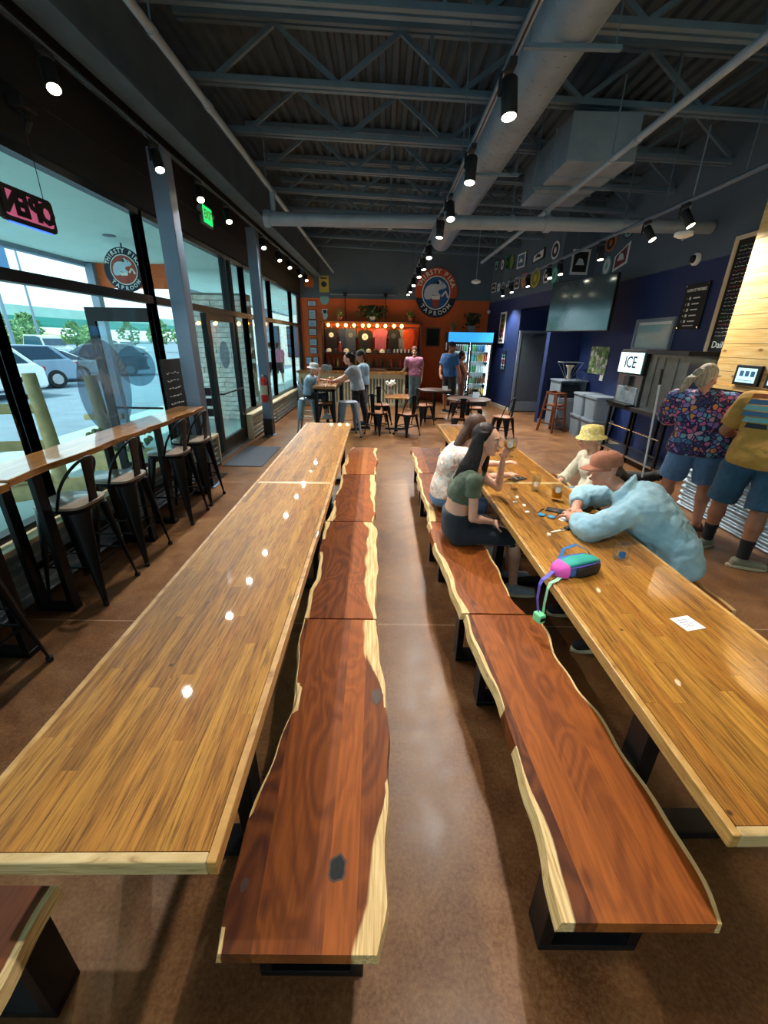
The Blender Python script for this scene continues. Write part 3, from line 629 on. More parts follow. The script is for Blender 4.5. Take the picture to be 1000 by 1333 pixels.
# ------------------------------------------------------------------ outside the windows
def outside():
    g = MB().box(-140, XL-.1, -40, 190, -.4, -.12).build('ground_lot', 'asphalt'); tag(g, 'blue grey asphalt parking lot outside the windows', 'parking lot', kind='structure')
    s = MB().box(-6.6, XL-.1, -20, 40, -.12, -.02).build('ground_walk', 'sidewalk'); tag(s, 'pale concrete walkway along the building', 'walkway', kind='structure')
    c = MB(); c.box(-6.25, XL-.1, YF-6, 30, 3.3, 3.75); c.cur = 1; c.box(-6.4, -6.25, YF-6, 30, 3.22, 3.95)
    cn = c.build('canopy', ['plaster_soffit', 'steel_grey']); tag(cn, 'pale canopy soffit over the walkway outside the windows', 'canopy', kind='structure')
    for y in (4.3, 7.4, 12.5): MB().lathe([(.09, -.01), (.09, .0)], (-4.2, y, 3.299), 18).build('downlight', 'grey_plastic', cn)
    for y in (10.0, 17, 24):
        t = thing('canopy_post', 'grey steel post holding up the canopy edge outside', 'post', (-6.2, y, -.02), 0, 'canopy posts'); bx('post', 'steel_grey', t, -.08, .08, -.08, .08, .0, 3.3)
    b = thing('fascia_panel', 'orange painted fascia panel below the canopy outside', 'panel', (-5.3, 10.05, 2.84)); bx('board', 'wall_orange', b, -.95, .8, 0, .08, 0, .455)
    # stone pier: separate stones on a backing
    st = thing('stone_pier', 'pale stacked stone pier seen through the glass door', 'pier', (-3.95, 10.6, -.02)); bx('core', 'mortar', st, -.82, .72, .03, .5, 0, 2.85)
    rnd = random.Random(3); z = .01; row = 0
    shapes = [MB().box(0, w, 0, .06, 0, h).mesh('stone', 'stone') for w, h in ((.2, .1), (.26, .1), (.34, .1), (.42, .1))]; ws = (.2, .26, .34, .42)
    while z < 2.75:
        x = -.82-rnd.random()*.06
        while x < .66:
            k = rnd.randrange(4); k = k if x+ws[k] < .76 else 0
            o = bpy.data.objects.new('stone', shapes[k]); COL.objects.link(o); o.parent = st; o.location = (x, -.03-rnd.random()*.025, z); x += ws[k]+.012
        z += .112; row += 1
    for z, w in ((1.0, .03), (1.55, .02)): pass
    # glazed door held open at right angles to the wall
    d = thing('open_door', 'dark framed glass door standing open outside the window', 'door', (-3.75, 5.75, -.02))
    f = MB(); f.box(0, .1, -.025, .025, .02, 2.24); f.box(.78, .88, -.025, .025, .02, 2.24); f.box(.1, .78, -.025, .025, 2.08, 2.24); f.box(.1, .78, -.025, .025, .02, .24); f.build('door_frame', 'dark_frame', d)
    bx('pane', 'pane', d, .1, .78, -.004, .004, .24, 2.08); MB().tube([(.1, -.07, 1.02), (.78, -.07, 1.02)], .014, 8).build('push_bar', 'black_metal', d)
    q = MB().lathe([(.25, -.002), (.25, .002)], (.5, -.012, 1.55), 32, Matrix.Rotation(pi/2, 3, 'X')); q.build('frosted_disc', 'frost_film', d)
    # log trellis and planter by the window
    t = thing('log_trellis', 'pale peeled log frame with rungs standing outside the window', 'log frame', (-3.55, 4.3, -.02))
    MB().tube([(-.05, .1, 0), (-.02, .1, .8), (-.05, .1, 1.55)], [.075, .07, .06], 12).build('log_post', 'log_wood', t, smooth=50); MB().tube([(-1.0, -.4, 0), (-1.0, -.4, 1.5)], [.075, .065], 12).build('log_post', 'log_wood', t, smooth=50)
    for z in (.45, .82, 1.2): MB().tube([(-1.05, -.42, z), (-.5, -.15, z+.02), (-.0, .12, z)], [.05, .055, .05], 10).build('log_rail', 'log_wood', t, smooth=50)
    MB().tube([(-.75, -.3, .3), (.25, .22, .36)], [.09, .085], 12).build('base_log', 'log_wood', t, smooth=50)
    t = thing('log_post', 'pale peeled log post outside behind the frosted window logo', 'post', (-4.4, 6.6, -.02)); MB().tube([(0, 0, 0), (-.03, 0, .6), (-.08, 0, 1.35)], [.1, .095, .085], 12).build('log', 'log_wood', t, smooth=50); MB().tube([(-.3, 0, .72), (.3, 0, .74)], .045, 10).build('log_rail', 'log_wood', t, smooth=50)
    # flower planter
    t = thing('flower_planter', 'low planter with pink and green flowers outside the window', 'planter', (-4.05, 6.25, -.02)); bx('trough', 'log_wood', t, -.5, .5, -.14, .14, 0, .3)
    rnd = random.Random(5)
    for nm, mt, n in (('leaves', 'leaf_olive', 60), ('blossoms', 'st_pink', 26)):
        m = MB()
        for i in range(n): m.ell((rnd.uniform(-.45, .45), rnd.uniform(-.14, .14), .3+rnd.random()*.28), (.03+rnd.random()*.03,)*3 if nm == 'leaves' else (.025,)*3, n=6, m=4)
        m.build(nm, mt, t)
    # cars
    def car(label, loc, rz, paint, kind='suv'):
        t = thing('parked_car', label, 'car', loc, rz)
        L = 4.6; hh = 1.65 if kind == 'suv' else 1.42 if kind == 'sedan' else 1.95; W2 = .92
        if kind == 'suv': low = [(-2.3, .45), (-2.28, .95), (-1.1, 1.08), (2.05, 1.12), (2.28, .95), (2.3, .4)]; top = [(-1.25, 1.05), (-.45, hh-.08), (.3, hh), (1.6, hh-.04), (2.1, 1.1)]
        elif kind == 'sedan': low = [(-2.3, .4), (-2.28, .75), (-1.2, .92), (1.6, .95), (2.25, .9), (2.3, .4)]; top = [(-1.2, .9), (-.4, hh-.05), (.3, hh), (1.0, hh-.08), (1.85, .93)]
        else: low = [(-2.3, .45), (-2.3, 1.0), (-1.5, 1.15), (2.25, 1.2), (2.3, .4)]; top = [(-1.55, 1.1), (-.9, hh-.1), (-.2, hh), (2.1, hh), (2.25, 1.15)]
        def hull(prof, w0, w1, zlo, zhi):
            n = len(prof); vs = []
            for sgn in (-1, 1):
                for x, z in prof: f = (z-zlo)/(zhi-zlo); vs.append((x, sgn*(w0+(w1-w0)*f), z))
            return vs, [tuple(range(n)), tuple(reversed(range(n, 2*n)))]+[(i, n+i, n+(i+1) % n, (i+1) % n) for i in range(n)]
        m = MB(); m.add(*hull(low+[(2.2, .3), (-2.2, .3)], W2, W2*.96, .3, 1.1)); body = m.build('body', paint, t, bevel=.07)
        m = MB(); m.add(*hull(top, W2*.93, W2*.74, .9, hh)); m.build('cabin', paint, t, bevel=.06)
        cx = sum(p[0] for p in top)/len(top); g = [(cx+(x-cx)*.86, .98+(z-.98)*.88+.03) for x, z in top]
        m = MB(); m.add(*hull(g, W2*.945, W2*.79, .9, hh)); m.build('side_windows', 'car_glass', t)
        for (x0, z0), (x1, z1), nm in ((top[0], top[1], 'windscreen'), (top[-1], top[-2], 'rear_window')):
            a = [(x0*.2+x1*.8+(.03 if nm == 'rear_window' else -.03), z0*.2+z1*.8), (x0*.88+x1*.12+(.03 if nm == 'rear_window' else -.03), z0*.88+z1*.12)]
            wt, wb = W2*.74, W2*.84; MB().add([(a[0][0], -wt, a[0][1]), (a[0][0], wt, a[0][1]), (a[1][0], wb, a[1][1]), (a[1][0], -wb, a[1][1])], [(0, 1, 2, 3)]).add([(a[0][0]*.99, -wt, a[0][1]-.02), (a[0][0]*.99, wt, a[0][1]-.02), (a[1][0]*.99, wb, a[1][1]-.02), (a[1][0]*.99, -wb, a[1][1]-.02)], [(3, 2, 1, 0)]).build(nm, 'car_glass', t)
        for sx in (-1.45, 1.42):
            for sy in (-1, 1):
                w = MB().lathe([(.2, -.11), (.33, -.11), (.35, -.07), (.35, .07), (.33, .11), (.2, .11)], (sx, sy*.84, .35), 22, Matrix.Rotation(pi/2, 3, 'X')).build('wheel', 'tyre', t, smooth=40)
                MB().lathe([(.02, -.118), (.2, -.118), (.22, -.1), (.22, .1), (.2, .118), (.02, .118)], (sx, sy*.84, .35), 10, Matrix.Rotation(pi/2, 3, 'X')).build('hub', 'stainless', w)
        zl = .85 if kind != 'sedan' else .72
        for sy in (-1, 1): bx('headlight', 'car_lamp', t, -2.335, -2.2, sy*.55-.22, sy*.55+.22, zl-.08, zl+.06); bx('tail_light', 'tail_red', t, 2.2, 2.335, sy*.66-.2, sy*.66+.18, zl, zl+.14)
        for sx in (-1, 1): bx('bumper', 'dark_plastic', t, sx*2.3-.06, sx*2.3+.06, -.8, .8, .34, .48)
        bx('plate', 'white_paper', t, 2.33, 2.345, -.16, .16, .62, .74)
    car('white SUV parked close to the log trellis outside', (-13.3, 13.2, -.12), radians(70), 'car_white')
    car('blue grey SUV parked beside the white SUV outside', (-14.6, 16.6, -.12), radians(62), 'car_bluegrey')
    car('pale silver sedan parked between the blue grey SUV and the dark car', (-15.6, 19.6, -.12), radians(55), 'car_silver', 'sedan')
    car('dark slate car parked behind the open glass door', (-15.2, 23.2, -.12), radians(35), 'car_dark', 'suv')
    car('pale green van parked in the far row of the lot', (-28, 37, -.12), radians(150), 'car_silver', 'van')
    car('white car parked in the far row left of the van', (-33, 36, -.12), radians(150), 'car_white', 'sedan')
    car('white hatchback parked beyond the dark car near the trees', (-26, 44, -.12), radians(160), 'car_white', 'suv')
    car('dark pickup sized car in the far row near the lamp pole', (-38, 41, -.12), radians(150), 'car_dark', 'van')
    # lamp poles
    for (x, y, h, r, lab) in ((-27, 32.5, 9.5, .11, 'tall grey parking lot lamp pole beside the far cars'), (-40, 52, 11, .12, 'thin grey lamp pole in front of the bridge'), (-37, 60, 9, .1, 'dark slim lamp pole near the open door frame')):
        t = thing('lamp_pole', lab, 'lamp pole', (x, y, -.12)); MB().cyl((0, 0, 0), (0, 0, h), r*1.2, r*.8, 10).build('pole', 'steel_grey', t); h > 9.2 and h < 10 and bx('banner', 'st_blue', t, .15, 1.3, -.02, .02, 6.0, 8.2); bx('base', 'bridge_concrete', t, -.3, .3, -.3, .3, 0, .8); bx('lamp_head', 'grey_plastic', t, -.2, 1.1, -.2, .2, h-.05, h+.12)
    # highway bridge
    t = thing('highway_bridge', 'long teal girder highway bridge beyond the parking lot', 'bridge', (-74, 100, -.12))
    for nm, mt, a in (('parapet', 'bridge_concrete', (-4, 4, -100, 60, 5.3, 7.1)), ('girder', 'teal_girder', (3.4, 4.4, -100, 60, 3.6, 5.2)), ('girder_flange', 'teal_girder', (2.8, 4.8, -100, 60, 3.3, 3.55)), ('deck', 'bridge_concrete', (-4, 4.2, -100, 60, 5.1, 5.3)), ('girder', 'teal_girder', (-3, -2, -100, 60, 3.4, 5.2))): bx(nm, mt, t, *a)
    for y in (-60, -25, 12, 45): bx('bridge_pier', 'bridge_concrete', t, -2, 2, y-1, y+1, -.2, 3.4)
    # hill and trees
    m = MB(); n = 16; vs = []; fs = []
    for i in range(n+1):
        for j in range(n+1): u, v = i/n, j/n; vs.append((-130+u*60, 30+v*150, -.3+4.5*sin(pi*u)*sin(pi*min(1, v*1.2))**2*(1 if v < .6 else .5)))
    for i in range(n):
        for j in range(n): fs.append((i*(n+1)+j, (i+1)*(n+1)+j, (i+1)*(n+1)+j+1, i*(n+1)+j+1))
    h = m.add(vs, fs).build('hill', 'grass', smooth=True); tag(h, 'dry grassy hillside beyond the bridge', 'hill', kind='structure')
    rnd = random.Random(11); crowns = []
    for k in range(3):
        m = MB()
        for i in range(260):
            a, b, r = rnd.random()*2*pi, rnd.random(), rnd.random()**.4; rad = 1.6*sin(pi*(.15+.8*b)); p = Vector((cos(a)*rad*r, sin(a)*rad*r, 1.0+b*3.0)); d = Vector((rnd.uniform(-1, 1), rnd.uniform(-1, 1), rnd.uniform(-1, 1))).normalized(); e = d.orthogonal().normalized(); s2 = .28
            m.add([p-d*s2, p+e*s2*.6, p+d*s2, p-e*s2*.6], [(0, 1, 2, 3)])
        crowns.append(m.mesh('crown', 'leaf_tree'))
    trunk = MB().cyl((0, 0, 0), (0, 0, 2.2), .16, .09, 8).mesh('trunk', 'bark')
    spots = [(-44, 52, 1.0), (-48, 60, 1.1), (-40, 58, .9), (-36, 55, .8), (-33, 58, .9), (-30, 60, 1.0), (-52, 66, 1.2), (-26, 58, .9), (-22, 60, 1.0), (-19, 55, 1.0), (-15, 58, 1.1), (-12, 50, 1.0), (-9.5, 49, .9), (-14, 44, 1.0), (-11, 60, 1.2), (-17, 66, 1.2)]
    for i, (x, y, s2) in enumerate(spots):
        t = thing('tree', 'small pale green tree standing beyond the parking lot', 'tree', (x, y, -.15), rnd.random()*6, 'trees beyond the parking lot'); t.scale = (s2, s2, s2)
        for nm, me in (('trunk', trunk), ('crown', crowns[i % 3])): o = bpy.data.objects.new(nm, me); COL.objects.link(o); o.parent = t
    # shop front across the walk, seen through the far windows
    t = thing('neighbour_building', 'pale brick shop building beyond the walkway', 'building', (-6.6, 36, -.12)); bx('wall', 'stone', t, -4, 3.2, 0, 6, 0, 4.5)
    for x in (-3.2, -1.2, .8): w = bx('window', 'dark_frame', t, x, x+1.4, -.06, -.001, .6, 2.9); bx('pane', 'car_glass', w, x+.08, x+1.32, -.075, -.061, .68, 2.82)
    # caution sign
    t = thing('caution_sign', 'yellow folding caution sign standing outside the far windows', 'sign', (-3.6, 11.6, -.02)); m = MB(); m.add([(-.13, -.12, 0), (.13, -.12, 0), (.08, 0, .6), (-.08, 0, .6), (-.13, -.10, 0), (.13, -.10, 0), (.08, .02, .6), (-.08, .02, .6)], [(0, 1, 2, 3), (7, 6, 5, 4), (0, 4, 5, 1), (1, 5, 6, 2), (2, 6, 7, 3), (3, 7, 4, 0)]); m.build('front_leaf', 'st_yellow', t)
    m = MB(); m.add([(-.13, .12, 0), (.13, .12, 0), (.08, .022, .6), (-.08, .022, .6), (-.13, .14, 0), (.13, .14, 0), (.08, .04, .6), (-.08, .04, .6)], [(0, 1, 2, 3), (7, 6, 5, 4), (0, 4, 5, 1), (1, 5, 6, 2), (2, 6, 7, 3), (3, 7, 4, 0)]); m.build('rear_leaf', 'st_yellow', t)
    # teal patio chairs outside
    for k, (x, y, rz) in enumerate(((-3.9, 8.7, .4), (-4.2, 9.4, 2.2), (-3.7, 12.6, 1.2))):
        t = thing('patio_chair', 'blue patio chair outside beyond the glass door', 'chair', (x, y, -.02), rz, 'patio chairs outside the door')
        bx('seat', 'st_blue', t, -.2, .2, -.2, .2, .42, .45); bx('backrest', 'st_blue', t, -.2, .2, .18, .21, .5, .85)
        for sx in (-.18, .18):
            for sy in (-.18, .19): MB().cyl((sx*1.15, sy*1.15, 0), (sx, sy, .85 if sy > 0 else .43), .014, n=6).build('leg', 'st_blue', t)
outside()
# ------------------------------------------------------------------ long oak tables
TT, TH = .76, .05
def table(label, cx, cy0, length, width, rz, seed):
    """origin at the middle of the near end"""
    rnd = random.Random(seed); t = thing('oak_table', label, 'table', (cx, cy0, 0), rz)
    w = width/2; e = .024
    top = MB().box(-w+e, w-e, e, length-e, TT-TH, TT-.014).build('table_top', 'oak_edge', t)
    n = 14; sw = (width-2*e)/n
    for i in range(n):
        x0 = -w+e+i*sw; y = e; 
        first = True
        while y < length-e-.02:
            L = rnd.uniform(.35, 1.15) if not first else rnd.uniform(.2, 1.0); first = False
            y1 = min(length-e, y+L)
            if length-e-y1 < .15: y1 = length-e
            MB().box(x0+.0003, x0+sw-.0003, y+.0004, y1-.0004, TT-.014, TT).build('stave', 'oak_stave', top); y = y1
    for a in ((-w, -w+e, 0, length), (w-e, w, 0, length)): bx('edge_board', 'oak_edge', t, a[0], a[1], a[2], a[3], TT-TH, TT, bevel=.004)
    for y0 in (0, length-e): bx('end_board', 'oak_end', t, -w+e, w-e, y0, y0+e, TT-TH, TT, bevel=.004)
    for y in (.45, length-.45):
        for s in (-1, 1): bx('leg', 'black_metal', t, s*(w-.10)-.03, s*(w-.10)+.03, y-.05, y+.05, .06, TT-TH-.012, bevel=.004)
        bx('foot_bar', 'black_metal', t, -w+.07, w-.07, y-.05, y+.05, .02, .06, bevel=.004); bx('top_plate', 'black_metal', t, -w+.07, w-.07, y-.06, y+.06, TT-TH-.012, TT-TH)
        for s in (-1, 1): MB().lathe([(.022, 0), (.022, .008), (.008, .01), (.008, .02)], (s*(w-.10), y, 0), 12).build('levelling_foot', 'stainless', t)
    return t
table('long oak stave table with a bare top beside the live edge benches and window stools', -.715, .575, 2.79, .675, radians(.75), 1)
table('long oak stave table end to end with the bare one, toward the back high table', -.752, 3.37, 2.75, .665, radians(.9), 2)
table('long oak stave table holding the belt bag, square card and drinks', 1.272, .655, 2.80, .745, radians(1.0), 3)
table('long oak stave table end to end with the drinks table, toward the round tables', 1.222, 3.46, 2.70, .745, radians(1.0), 4)

# ------------------------------------------------------------------ live-edge benches
def bench(label, left, right, glue, near, far, seed, sapw=(.06, .07), zt=.46, th=.045, tones=None, lo=.17):
    """left/right: live-edge outlines as (y, x); glue: straight joints as (x at near, x at far)"""
    rnd = random.Random(seed); cx = (interp(left, near)+interp(right, near))/2
    t = thing('live_edge_bench', label, 'bench', (cx, near, 0)); NS = 40
    slab = None
    def wob(y, k): return .006*sin(y*9+k*2.1+seed)+.004*sin(y*23+k+seed)
    lines = [lambda y: interp(left, y)+wob(y, 0)]+[(lambda a: (lambda y: a[0]+(a[1]-a[0])*(y-near)/(far-near)))(g) for g in glue]+[lambda y: interp(right, y)+wob(y, 3)]
    nb = len(lines)-1
    for b in range(nb):
        vs = []; fs = []; sap = []; m = 5
        for i in range(NS+1):
            y = near+(far-near)*i/NS; x0, x1 = lines[b](y), lines[b+1](y)
            if x1 < x0+.004: x1 = x0+.004
            swl = sapw[0]*(.75+.6*sin(y*2.3+seed)+.3*sin(y*7+seed*2)); swr = sapw[1]*(.75+.6*sin(y*1.9+seed*3)+.3*sin(y*6+1+seed))
            for zz in (0, 1):
                for j in range(m+1):
                    x = x0+(x1-x0)*j/m
                    if zz == 0:
                        if b == 0 and j == 0: x -= .012
                        if b == nb-1 and j == m: x += .006
                    dl = x-lines[0](y); dr = lines[-1](y)-x
                    sp = 0.
                    if swl > 0: sp = max(sp, 1-.5*dl/max(.004, swl))
                    if swr > 0: sp = max(sp, 1-.5*dr/max(.004, swr))
                    vs.append((x-cx, y-near, zt-th if zz == 0 else zt)); sap.append(max(0, min(1, sp)))
        q = 2*(m+1)
        for i in range(NS):
            for j in range(m):
                a = i*q+j; fs.append((a, a+1, a+q+1, a+q)); c = a+m+1; fs.append((c, c+q, c+q+1, c+1))
            a = i*q; fs.append((a, a+q, a+q+m+1, a+m+1)); a = i*q+m; fs.append((a, a+m+1, a+q+m+1, a+q))
        for i in (0, NS):
            for j in range(m):
                a = i*q+j; fs.append((a, a+m+1, a+m+2, a+1))
        mb = MB(); mb.add(vs, fs); o = mb.build('seat_board', 'acacia', t)
        at = o.data.attributes.new('sap', 'FLOAT', 'POINT'); at.data.foreach_set('value', sap)
        tn = tones[b] if tones else rnd.choice((.15, .4, .55, .75, .9)); at = o.data.attributes.new('tone', 'FLOAT', 'POINT'); at.data.foreach_set('value', [tn]*len(sap))
    L = far-near
    for y in (.17, L-lo):
        for s in (-1, 1): bx('leg', 'black_metal', t, s*.145-.02, s*.145+.02, y-.05, y+.05, .03, zt-th-.008, bevel=.003)
        bx('foot_bar', 'black_metal', t, -.165, .165, y-.05, y+.05, 0, .03, bevel=.003); bx('top_plate', 'black_metal', t, -.165, .165, y-.055, y+.055, zt-th-.008, zt-th)
    return t, cx
def yx(l): return [(y, x) for x, y in l]
b1, c1 = bench('live edge acacia bench with a dark hole knot, wide end beside the bare table',
    yx([(-.43, 1.89), (-.365, 1.364), (-.385, 1.103), (-.402, .925), (-.415, .79), (-.415, .654), (-.405, .538)]), yx([(-.027, 1.9), (.026, 1.405), (.032, 1.206), (.041, .951), (.032, .794), (.025, .643), (.0, .53)]),
    [(-.315, -.40), (-.135, -.16), (-.05, -.07)], .535, 1.893, 3, (.004, .085), tones=(.12, .5, .72, .45))
# resin-filled knots on the nearest bench
for nm, x, y, rx, ry, mt in (('knot_hole', -.115, .72, .022, .03, 'chalk_black'), ('knot', -.375, .68, .011, .018, 'dark_wood'), ('knot', -.012, 1.36, .022, .045, 'dark_wood'), ('knot_rim', -.115, .72, .028, .036, 'dark_wood')):
    MB().lathe([(1, 0), (1, 1)], n=14).mesh('x', mt)
    m = MB(); rnd = random.Random(x); pts = [(rx*(1+.18*rnd.uniform(-1, 1))*cos(a*2*pi/14), ry*(1+.18*rnd.uniform(-1, 1))*sin(a*2*pi/14)) for a in range(14)]
    m.prism([(x-c1+u, y-.535+v) for u, v in pts], .455, .4612 if nm != 'knot_rim' else .4606); m.build(nm, mt, b1)
bench('live edge acacia bench with curving pale edges, second along beside the bare table',
    yx([(-.48, 3.2), (-.456, 2.835), (-.438, 2.632), (-.424, 2.387), (-.43, 2.193), (-.417, 1.915)]), yx([(-.085, 3.22), (-.04, 3.087), (-.025, 2.572), (-.029, 2.259), (-.022, 1.905)]), [(-.20, -.24), (-.075, -.1)], 1.905, 3.23, 5, (.05, .06), tones=(.35, .65, .8))
bench('live edge acacia bench third along, beside the joint of the bare tables',
    yx([(-.459, 4.55), (-.455, 4.227), (-.453, 3.783), (-.456, 3.378), (-.472, 3.245)]), yx([(-.085, 4.58), (-.066, 3.981), (-.068, 3.583), (-.068, 3.25)]), [(-.30, -.30), (-.16, -.2)], 3.245, 4.575, 8, (.05, .05))
bench('live edge acacia bench last in the row by the bare tables, nearest the metal chairs',
    yx([(-.444, 5.841), (-.48, 5.348), (-.482, 4.9), (-.464, 4.59)]), yx([(-.082, 5.865), (-.087, 5.455), (-.072, 5.212), (-.08, 4.59)]), [(-.3, -.33), (-.19, -.2)], 4.59, 5.87, 11, (.07, .04))
bench('reddish live edge bench with a cream edge, empty, beside the belt bag table',
    yx([(.487, 1.954), (.495, 1.663), (.523, 1.4), (.535, 1.224), (.532, 1.037), (.527, .895), (.518, .805), (.504, .682), (.497, .6)]), yx([(.905, 1.981), (.912, 1.802), (.881, 1.599), (.891, 1.428), (.928, 1.28), (.939, 1.139), (.949, 1.017), (.957, .912), (.959, .809), (.955, .727), (.948, .663), (.934, .605)]),
    [(.60, .52), (.71, .63), (.82, .78)], .602, 1.955, 14, (.034, .006), tones=(.2, .75, .62, .68))
bench('live edge bench with a cut knot at its edge under the woman in olive',
    yx([(.398, 3.249), (.406, 2.963), (.417, 2.672), (.442, 2.388), (.461, 2.149), (.474, 1.968)]), yx([(.81, 3.25), (.80, 2.8), (.80, 2.4), (.80, 2.129), (.833, 1.968)]), [(.58, .54), (.7, .69)], 1.968, 3.25, 17, (.045, .02), tones=(.6, .72, .66))
bench('live edge bench under the woman in the floral top', yx([(.418, 4.692), (.41, 4.167), (.431, 3.737), (.417, 3.264)]), yx([(.80, 4.69), (.82, 4.0), (.81, 3.264)]), [(.56, .55), (.70, .70)], 3.264, 4.66, 20, (.05, .04))
bench('live edge bench empty at the far end of the drinks tables', yx([(.411, 5.912), (.42, 5.3), (.428, 4.68)]), yx([(.86, 5.94), (.85, 5.3), (.83, 4.68)]), [(.56, .55), (.72, .74)], 4.68, 5.92, 23, (.04, .09))
bench('live edge bench under the person in the brown cap', yx([(1.72, 3.36), (1.73, 2.6), (1.72, 2.03)]), yx([(2.11, 3.36), (2.09, 2.6), (2.10, 2.03)]), [(1.86, 1.86), (2.0, 2.0)], 2.03, 3.36, 26, (.02, .02))
bench('live edge bench under the person in the yellow bucket hat', yx([(1.70, 4.72), (1.71, 4.0), (1.72, 3.38)]), yx([(2.10, 4.72), (2.08, 4.0), (2.09, 3.38)]), [(1.86, 1.86), (2.0, 2.0)], 3.38, 4.72, 29, (.03, .03))
bench('live edge bench with its end tucked under the bare table toward the window', yx([(-1.32, .67), (-1.31, 0), (-1.33, -.65)]), yx([(-.905, .665), (-.885, .46), (-.88, .1), (-.9, -.65)]), [(-1.2, -1.2), (-1.05, -1.06)], -.65, .672, 32, (.02, .03), lo=.06)

# ------------------------------------------------------------------ window bar ledges and stools
def ledge(label, y0, y1, x0=-2.58, x1=-2.25, z=1.09, seed=0):
    t = thing('bar_ledge', label, 'bar table', (0, y0, 0)); L = y1-y0; rnd = random.Random(seed)
    e = [(x1+.012*sin(i*.9+seed)+rnd.uniform(-.004, .004), L*i/14) for i in range(15)]
    poly = [(x0, 0)]+e+[(x0, L)]
    MB().prism(poly, z-.045, z).build('top', 'ledge_wood', t, bevel=.005)
    for y in (.24, L-.2):
        for x in (x0+.06, x1-.035): bx('leg', 'black_metal', t, x-.02, x+.02, y-.04, y+.04, .04, z-.045, bevel=.003)
        bx('foot_bar', 'black_metal', t, x0+.03, x1-.01, y-.04, y+.04, 0, .04, bevel=.003); bx('top_bar', 'black_metal', t, x0+.08, x1-.06, y-.04, y+.04, z-.075, z-.045)
    bx('stretcher', 'black_metal', t, x0+.04, x0+.07, .28, L-.25, .3, .34)
    return t
ledge('honey wood window bar ledge running past the frosted window logo', 2.35, 3.93, seed=2)
ledge('short honey wood window bar ledge ending at the grey steel column', 3.94, 5.32, seed=5)
ledge('honey wood window bar ledge with only its corner and black legs showing', .75, 2.30, x0=-2.56, x1=-2.2, seed=8)

def make_stool(seat='stool_seat', metal='black_metal', h=.76, back=True, label='', loc=(0, 0, 0), rz=0, group=None, cat='stool'):
    """tapered sheet-metal stool; faces +y, back at -y"""
    t = thing('bar_stool', label, cat, loc, rz, group); a = .165; b = .215 if h > .6 else .20
    MB().loft([((0, 0, h-.03), (a+.012, 0, 0), (0, a+.012, 0), .55), ((0, 0, h-.002), (a+.016, 0, 0), (0, a+.016, 0), .55)], 28).build('seat_pan', metal, t, smooth=40)
    if seat: MB().loft([((0, 0, h-.002), (a+.02, 0, 0), (0, a+.02, 0), .5), ((0, 0, h+.016), (a+.02, 0, 0), (0, a+.02, 0), .5), ((0, 0, h+.02), (a+.012, 0, 0), (0, a+.012, 0), .5)], 28).build('seat', seat, t, smooth=40)
    for sx in (-1, 1):
        for sy in (-1, 1):
            rings = []
            for k in range(6):
                f = k/5; z = (h-.03)*(1-f)+.012*f; x = sx*((a-.035)*(1-f)+b*f); y = sy*((a-.035)*(1-f)+b*f); wd = .062*(1-f)**1.1+.016
                d1 = Vector((sx, sy, 0)).normalized(); d2 = Vector((-sy, sx, 0)).normalized(); rings.append(((x, y, z), d2*wd*1.0, d1*wd*.42, .7))
            MB().loft(rings, 10).build('leg', metal, t, smooth=50); MB().cyl((sx*b, sy*b, 0), (sx*b, sy*b, .03), .02, n=8).build('foot_cap', 'rubber', t)
    zf = .30 if h > .6 else .2; f = 1-zf/h; q = (a-.035)*(1-f)+b*f-.005
    for p0, p1 in (((-q, -q), (q, -q)), ((q, -q), (q, q)), ((q, q), (-q, q)), ((-q, q), (-q, -q))): MB().cyl((*p0, zf), (*p1, zf), .008, n=8).build('stretcher', metal, t)
    if h > .6:
        for p0, p1 in (((q*.97, -q*.97), (q*.97, q*.97)), ((-q*.97, q*.97), (-q*.97, -q*.97))): MB().cyl((*p0, zf+.12), (*p1, zf+.12), .006, n=8).build('stretcher', metal, t)
    if back:
        bh = .34 if h > .6 else .40; pts = []
        for k in range(17):
            u = -1+2*k/16; x = .185*abs(u)**.6*(1 if u > 0 else -1) if abs(u) < 1 else .185*u
            ang = pi*k/16; x = -.18*cos(ang); z = h+bh*sin(ang)**.55; y = -.03-.17*sin(ang)**.8
            pts.append((x, y, z))
        MB().tube(pts, .011, 8).build('back_hoop', metal, t, smooth=True)
        m = MB(); hw = .055
        rr = [((0, -.165, h-.04), .06), ((0, -.175, h+.06), .045), ((0, -.185, h+.18), .05), ((0, -.198, h+bh), .062)]
        m.loft([(c, (w, 0, 0), (0, .005, 0), .5) for c, w in rr], 14).build('back_slat', metal, t, smooth=50)
    return t
LST = 'black metal bar stool with a wooden seat and low back at the window ledge'
st0 = make_stool(label='black metal bar stool with wooden seat, first at the frosted logo ledge', loc=(-2.30, 2.85, 0), rz=pi/2)
dup(st0, (-2.30, 3.44, 0), pi/2, 'black metal bar stool with wooden seat, second in line at the frosted logo ledge')
dup(st0, (-2.28, 4.33, 0), pi/2, 'black metal bar stool with wooden seat at the short ledge, next to the long ledge')
dup(st0, (-2.29, 4.90, 0), pi/2, 'black metal bar stool with wooden seat closest to the grey column and door mat')
dup(st0, (-2.29, 1.83, 0), pi/2, 'black metal bar stool at the ledge of which only a corner shows')
m = MB().box(-2.55, -1.92, 6.36, 7.66, 0, .012).build('door_mat', 'mat_rug', bevel=.004); tag(m, 'dark grey rectangular door mat in front of the glass door', 'mat')
